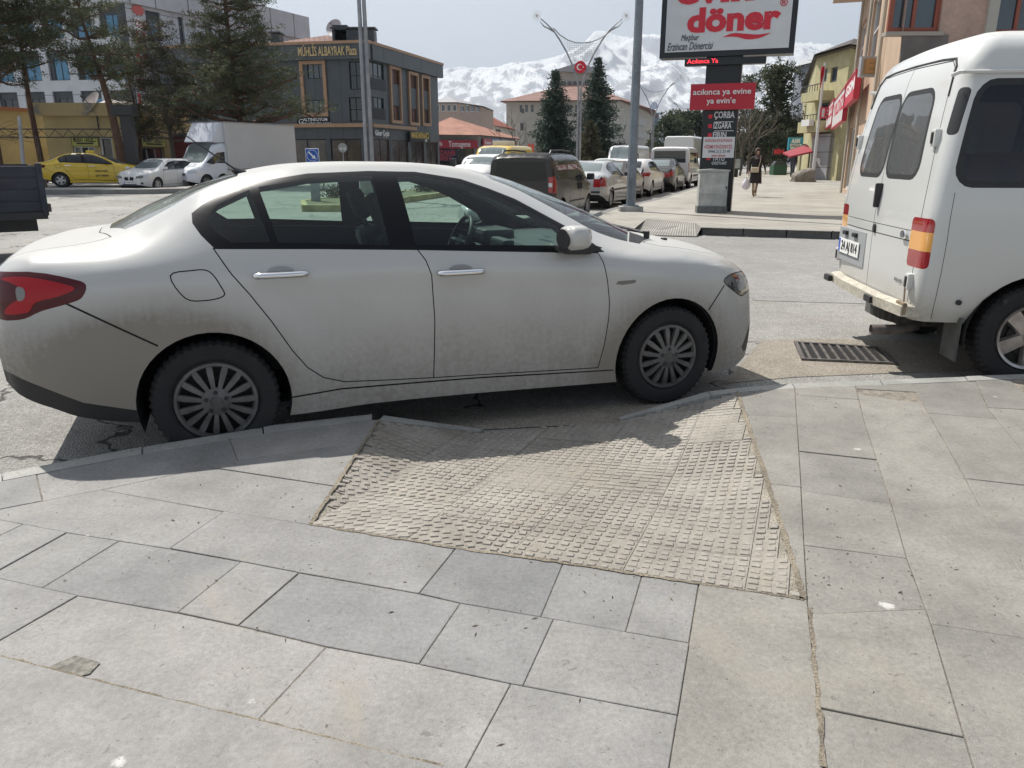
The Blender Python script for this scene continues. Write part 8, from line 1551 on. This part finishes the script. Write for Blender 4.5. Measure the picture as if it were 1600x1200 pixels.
for v in bm.verts: c = v.co; f = 1 - .75 * max(0, c.z) ** 1.5; v.co = Vector((c.x * .15 * f * (1 + .15 * mnoise.noise(c * 3)), c.y * .11 * f, c.z * (.25 if c.z > 0 else .18)))
me = bpy.data.meshes.new('bag_body'); bm.to_mesh(me); bm.free(); me.polygons.foreach_set('use_smooth', [True] * len(me.polygons)); link_mesh('bag_body', me, t, mat('plastic_white', (.62, .60, .66), .4)); b = MB(); b.tube([(-.03, 0, .22), (.03, 0, .42), (.08, 0, .22)], .010, 5); b.build('handles', mat('plastic_white', (.62, .60, .66), .4), t)
q = at_z(1237, 277, PZ); skin_person('distant pedestrian in dark blue clothes beside the red awning', (q.x, q.y, PZ), R(160), 1.72, coat=(.03, .035, .05), legs=(.03, .035, .06), scarf=(.02, .015, .012), boots=(.02, .02, .02), long_coat=False, hair=True)
# ================================================================ trees
BARK = mat('pine_bark', (.13, .075, .05), .95, n1=.3, s1=3, n2=.4, s2=18, bump=.6, bs=25); BARKG = mat('grey_bark', (.13, .11, .09), .95, n1=.3, s1=3)
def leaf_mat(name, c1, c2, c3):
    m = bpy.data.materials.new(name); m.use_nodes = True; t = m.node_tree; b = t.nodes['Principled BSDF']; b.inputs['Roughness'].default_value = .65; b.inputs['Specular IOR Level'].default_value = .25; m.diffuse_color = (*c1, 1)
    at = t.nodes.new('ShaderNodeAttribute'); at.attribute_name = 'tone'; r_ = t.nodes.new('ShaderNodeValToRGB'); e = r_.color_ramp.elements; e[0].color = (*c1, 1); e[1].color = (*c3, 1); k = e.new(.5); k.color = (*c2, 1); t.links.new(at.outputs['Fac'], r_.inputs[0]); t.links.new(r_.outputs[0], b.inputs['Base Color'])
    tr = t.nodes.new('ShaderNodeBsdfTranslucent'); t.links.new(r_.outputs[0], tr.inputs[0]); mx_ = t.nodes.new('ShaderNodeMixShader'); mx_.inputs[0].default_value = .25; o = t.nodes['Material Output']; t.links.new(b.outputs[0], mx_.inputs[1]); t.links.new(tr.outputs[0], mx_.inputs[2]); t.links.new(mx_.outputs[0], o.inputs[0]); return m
PINE_L = leaf_mat('pine_needles', (.04, .052, .028), (.085, .10, .05), (.15, .155, .08)); SPR_L = leaf_mat('spruce_needles', (.02, .038, .03), (.042, .068, .05), (.07, .10, .07)); EVG_L = leaf_mat('evergreen_leaves', (.03, .042, .024), (.06, .075, .04), (.10, .105, .06)); OLV_L = leaf_mat('olive_needles', (.04, .04, .022), (.075, .07, .04), (.11, .10, .06))
class Leaves:
    def __init__(s): s.v = []; s.f = []; s.t = []
    def tuft(s, c, rad, n, ln, wd, bias=Vector((0, 0, .3)), tone=.5, rnd=random):
        for _ in range(n):
            d = Vector((rnd.gauss(0, 1), rnd.gauss(0, 1), rnd.gauss(0, .8))) + bias; d.normalize(); o = c + Vector((rnd.gauss(0, rad), rnd.gauss(0, rad), rnd.gauss(0, rad * .6))); sd = d.cross(Vector((rnd.gauss(0, 1), rnd.gauss(0, 1), rnd.gauss(0, 1)))).normalized() * wd * .5; e = o + d * ln * rnd.uniform(.6, 1.2); k = len(s.v)
            s.v += [o - sd * .6, o + sd * .6, e.lerp(o, .3) + sd, e, e.lerp(o, .3) - sd]; s.f.append((k, k + 1, k + 2, k + 3, k + 4)); s.t += [min(1, max(0, tone + rnd.gauss(0, .16)))] * 5
    def build(s, name, m, parent):
        me = bpy.data.meshes.new(name); me.from_pydata([tuple(v) for v in s.v], [], s.f); a = me.attributes.new('tone', 'FLOAT', 'POINT'); a.data.foreach_set('value', s.t); return link_mesh(name, me, parent, m)
def pine(name, label, base, H, lean, crown, seed, group='pines by the taxi rank', trunk_r=.20, leaf=PINE_L, dens=1.0, blade=(.17, .030), bark=BARK):
    """crown: list of (height, reach, azimuth, density) limbs, or an int for random whorls from crown[1] up"""
    rnd = random.Random(seed); t = thing(name, label, 'tree', base, 0, group); tr = MB(); n = 9; pts = []
    for k in range(n + 1): f = k / n; pts.append(Vector((lean[0] * f * H + .12 * math.sin(f * 5 + seed), lean[1] * f * H + .1 * math.cos(f * 4 + seed), H * f)))
    tr.tube(pts, [trunk_r * (1 - .85 * k / n) for k in range(n + 1)], 8)
    def tp(z): f = min(.999, z / H) * n; i = int(f); return pts[i].lerp(pts[i + 1], f - i)
    lv = Leaves(); br = MB()
    for (z, reach, az, dn) in crown(rnd):
        b0 = tp(z); d = Vector((math.cos(az), math.sin(az), 0)); q = [b0]; m = 6; rise = rnd.uniform(-.05, .28)
        for k in range(1, m + 1): f = k / m; q.append(b0 + d * reach * f + Vector((rnd.gauss(0, .06) * reach * f, rnd.gauss(0, .06) * reach * f, reach * (rise * f + .12 * f * f) + rnd.gauss(0, .03) * reach)))
        br.tube(q, [max(.012, .028 * reach * (1 - .8 * k / m)) for k in range(m + 1)], 5, cap=False)
        for k in range(int(4.8 * reach * dn * dens)):
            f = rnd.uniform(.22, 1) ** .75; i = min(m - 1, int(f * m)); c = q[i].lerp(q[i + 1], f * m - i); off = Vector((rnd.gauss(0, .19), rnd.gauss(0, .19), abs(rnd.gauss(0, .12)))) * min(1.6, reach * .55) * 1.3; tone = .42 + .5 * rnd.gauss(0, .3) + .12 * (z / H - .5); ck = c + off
            if rnd.random() < .5: br.tube([c, ck], [.012, .006], 3, cap=False)
            for _ in range(2): lv.tuft(ck + Vector((rnd.gauss(0, .16), rnd.gauss(0, .16), rnd.gauss(0, .08))), .10, 17, blade[0], blade[1], tone=tone, rnd=rnd)
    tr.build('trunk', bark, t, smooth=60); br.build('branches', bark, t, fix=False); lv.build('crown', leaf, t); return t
def whorls(z0, z1, step, reach, shape, dn=1.0, per=5, skip=.1):
    def f(rnd):
        z = z0
        while z < z1:
            a0 = rnd.uniform(0, 6.28)
            for k in range(per):
                if rnd.random() < skip: continue
                g = (z - z0) / (z1 - z0); yield (z + rnd.uniform(-.2, .2), reach * shape(g) * rnd.uniform(.65, 1.15), a0 + 2 * math.pi * k / per + rnd.uniform(-.4, .4), dn)
            z += step * rnd.uniform(.8, 1.2)
    return f
def base_at(px, y, z=SZ): p = at_y(px, 245, y); return (p.x, y, z)
pine('pine_tree', 'tall dense pine at the far left edge above the annex', base_at(-2, 39), 14, (.0, .0), whorls(4.6, 13.5, .8, 4.1, lambda g: .75 + .5 * g - .5 * g * g, 1.5, 7, .08), 11, trunk_r=.24)
pine('pine_tree', 'leaning pine with bare reddish trunk rising behind the black totem', base_at(192, 40), 8.6, (-.12, 0), whorls(4.9, 8.5, .62, 2.8, lambda g: 1 - .45 * g, 1.35, 6, .1), 12, trunk_r=.26)
pine('pine_tree', 'slim olive pine between the leaning pine and the tallest pine', base_at(268, 43), 8.4, (-.015, 0), whorls(2.4, 8.2, .55, 2.5, lambda g: 1 - .6 * g, 1.05, 6, .1), 13, trunk_r=.15, leaf=OLV_L, bark=BARKG)
pine('pine_tree', 'dense pine right of the far left pine, before the white office building', base_at(62, 42), 12, (.02, .0), whorls(5.6, 11.6, .75, 2.7, lambda g: .8 + .4 * g - .6 * g * g, 1.3, 6, .1), 21, trunk_r=.17)
pine('pine_tree', 'small pine low in front of the white building', base_at(218, 44), 6.6, (0, 0), whorls(2.4, 6.4, .6, 1.7, lambda g: 1 - .5 * g, .9, 5, .1), 18, trunk_r=.12)
def big(rnd):
    for q in whorls(3.0, 7.2, .46, 4.3, lambda g: 1.0 - .55 * g, 1.1, 8, .1)(rnd): yield q
    for q in whorls(7.6, 12.8, .62, 1.8, lambda g: 1 - .3 * g, 1.5, 5, .2)(rnd): yield q
    yield (8.8, 3.4, .15, 1.2); yield (9.4, 3.2, .4, 1.1); yield (8.4, 3.0, -.5, 1.2); yield (9.0, 2.2, 3.0, 1.0)
pine('pine_tree', 'tallest pine with wide dark lower limbs behind the white box truck', base_at(379, 43), 13.2, (.0, .0), big, 14, trunk_r=.22)
def spruce(label, px, y, H, rad, seed, leaf=SPR_L, group='spruces before the civic building'):
    rnd = random.Random(seed); p = at_y(px, 245, y); t = thing('spruce_tree', label, 'tree', (p.x, y, 0), 0, group); tr = MB(); tr.tube([(0, 0, 0), (0, 0, H * .5), (0, 0, H)], [.2, .13, .02], 7); tr.build('trunk', BARKG, t); lv = Leaves(); z = .8
    while z < H - .1:
        g = z / H; r_ = rad * (1 - g) ** .85 + .08; nb = 9 if g < .8 else 5; a0 = rnd.uniform(0, 6)
        for k in range(nb):
            a = a0 + 2 * math.pi * k / nb + rnd.uniform(-.3, .3); rr = r_ * rnd.uniform(.55, 1.25); d = Vector((math.cos(a), math.sin(a), 0)); m = max(3, int(rr * 6))
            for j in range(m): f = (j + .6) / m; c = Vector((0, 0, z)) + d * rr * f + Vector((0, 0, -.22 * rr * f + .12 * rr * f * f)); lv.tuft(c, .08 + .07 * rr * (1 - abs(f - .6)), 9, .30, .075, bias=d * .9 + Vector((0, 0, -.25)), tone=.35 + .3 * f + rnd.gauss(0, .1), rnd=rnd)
        z += rnd.uniform(.26, .40) * (1.15 - .4 * g)
    lv.build('crown', leaf, t); return t
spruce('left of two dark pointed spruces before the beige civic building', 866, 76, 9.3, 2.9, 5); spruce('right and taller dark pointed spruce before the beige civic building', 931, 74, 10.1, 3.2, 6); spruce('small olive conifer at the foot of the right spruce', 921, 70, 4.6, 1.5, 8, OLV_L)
def round_tree(name, label, px, y, H, rad, seed, leaf=EVG_L, base=0, n=520, squash=1.0, bl=(.34, .10), z0=.22, group=None):
    rnd = random.Random(seed); p = at_y(px, 245, y); t = thing(name, label, 'tree', (p.x, y, base), 0, group); tr = MB(); tr.tube([(0, 0, 0), (0, .05, H * .45), (.05, 0, H * .85)], [.22, .16, .04], 7); br = MB(); lv = Leaves(); cl = [(Vector((rnd.gauss(0, .42), rnd.gauss(0, .42), 0)), rnd.uniform(z0, .92)) for _ in range(26)]
    for (o, g) in cl:
        w_ = rad * (math.sin(math.pi * min(1, (g - z0 + .12) / (1.02 - z0))) ** .6 + .12); c = Vector((o.x * w_ * 1.15, o.y * w_ * 1.15, g * H)); br.tube([(0, 0, max(.5, c.z - w_ * .8)), c * .6 + Vector((0, 0, c.z * .38)), c], [.06, .035, .015], 4, cap=False); tone = rnd.uniform(.2, .75)
        for _ in range(n // 26): q = c + Vector((rnd.gauss(0, .30), rnd.gauss(0, .30), rnd.gauss(0, .20))) * rad * .62; lv.tuft(q, .12, 9, *bl, tone=tone + rnd.gauss(0, .1), rnd=rnd)
    tr.build('trunk', BARKG, t); br.build('branches', BARKG, t, fix=False); lv.build('crown', leaf, t); return t
round_tree('evergreen_tree', 'broad dark evergreen towering over the green stall', 1208, 70, 9.2, 3.3, 31, n=1500, z0=.2, bl=(.30, .09)); round_tree('evergreen_tree', 'olive evergreen just right of the menu pylon', 1172, 78, 5.8, 2.2, 32, OLV_L, n=600)
gF = 'trees beyond the glass building'
for (px_, y_, H_, r_, sd, lb) in ((1045, 125, 7.5, 3.8, 33, 'far dark tree just right of the glass building'), (1062, 135, 9.2, 4.2, 34, 'tallest far dark tree between two decorated lamp posts'), (1086, 128, 8.6, 3.8, 35, 'far dark tree left of the menu pylon'), (1104, 140, 8.0, 3.8, 36, 'far dark tree mostly behind the menu pylon')): round_tree('broad_tree', lb, px_, y_, H_, r_, sd, EVG_L, n=420, bl=(.6, .2), group=gF, z0=.12)
for (px_, y_, H_, r_, sd, lb) in ((1150, 110, 5.5, 3, 41, 'low bushy tree far down the street right of the poster case'), (1190, 120, 6, 3.5, 42, 'low hazy tree behind the broad evergreen'), (1225, 115, 7, 3.2, 43, 'hazy tree closing the street beside the blue sign'), (1135, 130, 5.0, 3, 44, 'low hazy tree behind the menu pylon')): round_tree('broad_tree', lb, px_, y_, H_, r_, sd, OLV_L, n=300, bl=(.6, .2), group='trees closing the street', z0=.1)
def bare(label, px, y, H, seed, spread=.5, name='bare_tree', group=None, thick=.10):
    rnd = random.Random(seed); p = at_y(px, 245, y); t = thing(name, label, 'tree', (p.x, y, 0), 0, group); b = MB(); tw = MB()
    def grow(q, d, L_, r_, lev):
        e = q + d * L_; m = q.lerp(e, .5) + Vector((rnd.gauss(0, .05), rnd.gauss(0, .05), 0)) * L_; (b if lev < 2 else tw).tube([q, m, e], [r_, r_ * .8, r_ * .55], 5 if lev < 2 else 3, cap=False)
        if lev >= 4: return
        for _ in range(rnd.choice((2, 3, 3)) if lev else 5):
            nd = (d + Vector((rnd.gauss(0, spread), rnd.gauss(0, spread), rnd.gauss(.15, .25)))).normalized(); grow(e.lerp(q, rnd.uniform(0, .35)), nd, L_ * rnd.uniform(.55, .8), r_ * .55, lev + 1)
    grow(Vector((0, 0, 0)), Vector((0, 0, 1)), H * .32, thick, 0); b.build('trunk', BARKG, t, fix=False); tw.build('twigs', BARKG, t, fix=False); return t
bare('leafless tree with fine twigs before the left wall of the civic building', 808, 72, 7.0, 3, .45); bare('leafless shrub left of the left spruce', 826, 66, 4.5, 4, .6, 'bare_shrub', thick=.06); bare('leafless tree right of the red board of the pylon', 1158, 60, 6.5, 6, .4); bare('leafless tree between pylon and broad evergreen', 1170, 66, 7.0, 7, .45)
# low shrubs on the island
def shrub(label, x, y, H, r_, seed, n=60):
    rnd = random.Random(seed); t = thing('island_shrub', label, 'shrub', (x, y, .17), 0, 'dry shrubs on the traffic island'); lv = Leaves(); st = MB()
    for k in range(8): a = rnd.uniform(0, 6.28); st.tube([(0, 0, 0), (math.cos(a) * r_ * .6, math.sin(a) * r_ * .6, H * .8)], .012, 3)
    st.build('stems', BARKG, t)
    for k in range(n): lv.tuft(Vector((rnd.gauss(0, r_ * .5), rnd.gauss(0, r_ * .5), abs(rnd.gauss(0, .4)) * H)), .06, 8, .14, .04, tone=rnd.random(), rnd=rnd)
    lv.build('leaves', OLV_L, t)
for k, (px_, y_) in enumerate(((527, 27.5), (600, 30), (668, 32), (692, 34.5), (716, 37.5))): p = at_y(px_, 300, y_); shrub(('low olive shrub nearest the blue sign on the traffic island', 'second low olive shrub after the blue sign on the island', 'middle low olive shrub on the grassy traffic island', 'fourth low olive shrub along the traffic island', 'low olive shrub farthest along the traffic island')[k], p.x, y_, .55, .55, 60 + k)
# ================================================================ mountains and air
prof = [(-400, 200), (0, 175), (300, 160), (560, 148), (690, 139), (730, 131), (770, 126), (800, 119), (840, 113), (870, 106), (895, 99), (915, 93), (940, 90), (985, 91), (1020, 92), (1060, 92), (1120, 97), (1180, 102), (1245, 108), (1320, 118), (1500, 140), (1900, 175), (2300, 200)]
fpf = pchip([((p[0] - 800) / 1200 * 1.04, (245 - p[1]) / 1200 * 1.02) for p in prof]); D0, D1, DC = 2600, 8800, 7000
na, nd = 520, 150; angs = np.linspace(-1.05, 1.25, na); ds = np.linspace(D0, D1, nd); vs = []
for j, d in enumerate(ds):
    g = (d - D0) / (DC - D0)
    for i, a in enumerate(angs):
        x, y = a * d, d; crest = float(fpf(a)) * DC
        if g <= 1: env = (g * g * (3 - 2 * g)) ** .8
        else: env = max(0, 1 - (g - 1) * 1.6)
        wx = 260 * mnoise.noise(Vector((x * .0016, y * .0012, 9.0))); rd = mnoise.ridged_multi_fractal(Vector(((x + wx) * .0021, y * .00055, 3.1)), .9, 2.15, 6, 1.0, 2.0) - 1.1
        rf = mnoise.fractal(Vector((x * .004, y * .003, 7.7)), .9, 2.1, 5)
        am = env * (1 - .93 * math.exp(-((g - 1) / .10) ** 2)); z = crest * env * (1 - .0) + am * (crest * .15 * rd + 7 * rf) + env * 2 * rf; z -= am * crest * .04
        vs.append((x, y, z - 6 * (1 - env) - 5 * (g < .02)))
fs = [(j * na + i, j * na + i + 1, (j + 1) * na + i + 1, (j + 1) * na + i) for j in range(nd - 1) for i in range(na - 1)]
me = bpy.data.meshes.new('mountains'); me.from_pydata(vs, [], fs); me.polygons.foreach_set('use_smooth', [True] * len(me.polygons)); mo = link_mesh('mountains', me); tag(mo, kind='structure')
m = bpy.data.materials.new('snow_rock'); m.use_nodes = True; me.materials.append(m); t = m.node_tree; b_ = t.nodes['Principled BSDF']; b_.inputs['Roughness'].default_value = .9; n = t.nodes.new; l = t.links.new
g = n('ShaderNodeNewGeometry'); sx = n('ShaderNodeSeparateXYZ'); l(g.outputs['Normal'], sx.inputs[0]); sp_ = n('ShaderNodeSeparateXYZ'); l(g.outputs['Position'], sp_.inputs[0]); mp_ = n('ShaderNodeMapping'); mp_.inputs['Scale'].default_value = (.016, .0030, .006); l(g.outputs['Position'], mp_.inputs[0]); nz = n('ShaderNodeTexNoise'); nz.inputs['Scale'].default_value = 1; nz.inputs['Detail'].default_value = 9; nz.inputs['Roughness'].default_value = .68; l(mp_.outputs[0], nz.inputs[0])
ma = n('ShaderNodeMath'); ma.operation = 'MULTIPLY_ADD'; l(nz.outputs['Fac'], ma.inputs[0]); ma.inputs[1].default_value = 1.1; l(sx.outputs[2], ma.inputs[2]); mz = n('ShaderNodeMath'); mz.operation = 'MULTIPLY_ADD'; l(sp_.outputs[2], mz.inputs[0]); mz.inputs[1].default_value = .00035; l(ma.outputs[0], mz.inputs[2])
r_ = n('ShaderNodeValToRGB'); r_.color_ramp.elements[0].position = .785; r_.color_ramp.elements[1].position = .84; r_.color_ramp.elements[0].color = (.26, .27, .30, 1); r_.color_ramp.elements[1].color = (.68, .69, .71, 1); dv = n('ShaderNodeMath'); dv.operation = 'MULTIPLY'; dv.inputs[1].default_value = .5; l(mz.outputs[0], dv.inputs[0]); l(dv.outputs[0], r_.inputs[0]); l(r_.outputs[0], b_.inputs['Base Color'])
hb = MB(); hb.box(-13000, 14000, -400, 9600, -2, 1500); ho = hb.build('haze', []); tag(ho, kind='stuff'); m = bpy.data.materials.new('haze_air'); m.use_nodes = True; t = m.node_tree; t.nodes.clear(); o = t.nodes.new('ShaderNodeOutputMaterial'); pv = t.nodes.new('ShaderNodeVolumePrincipled'); pv.inputs['Color'].default_value = (.66, .75, .87, 1); pv.inputs['Density'].default_value = 1.5e-4; pv.inputs['Anisotropy'].default_value = .25; t.links.new(pv.outputs[0], o.inputs['Volume']); ho.data.materials.append(m)
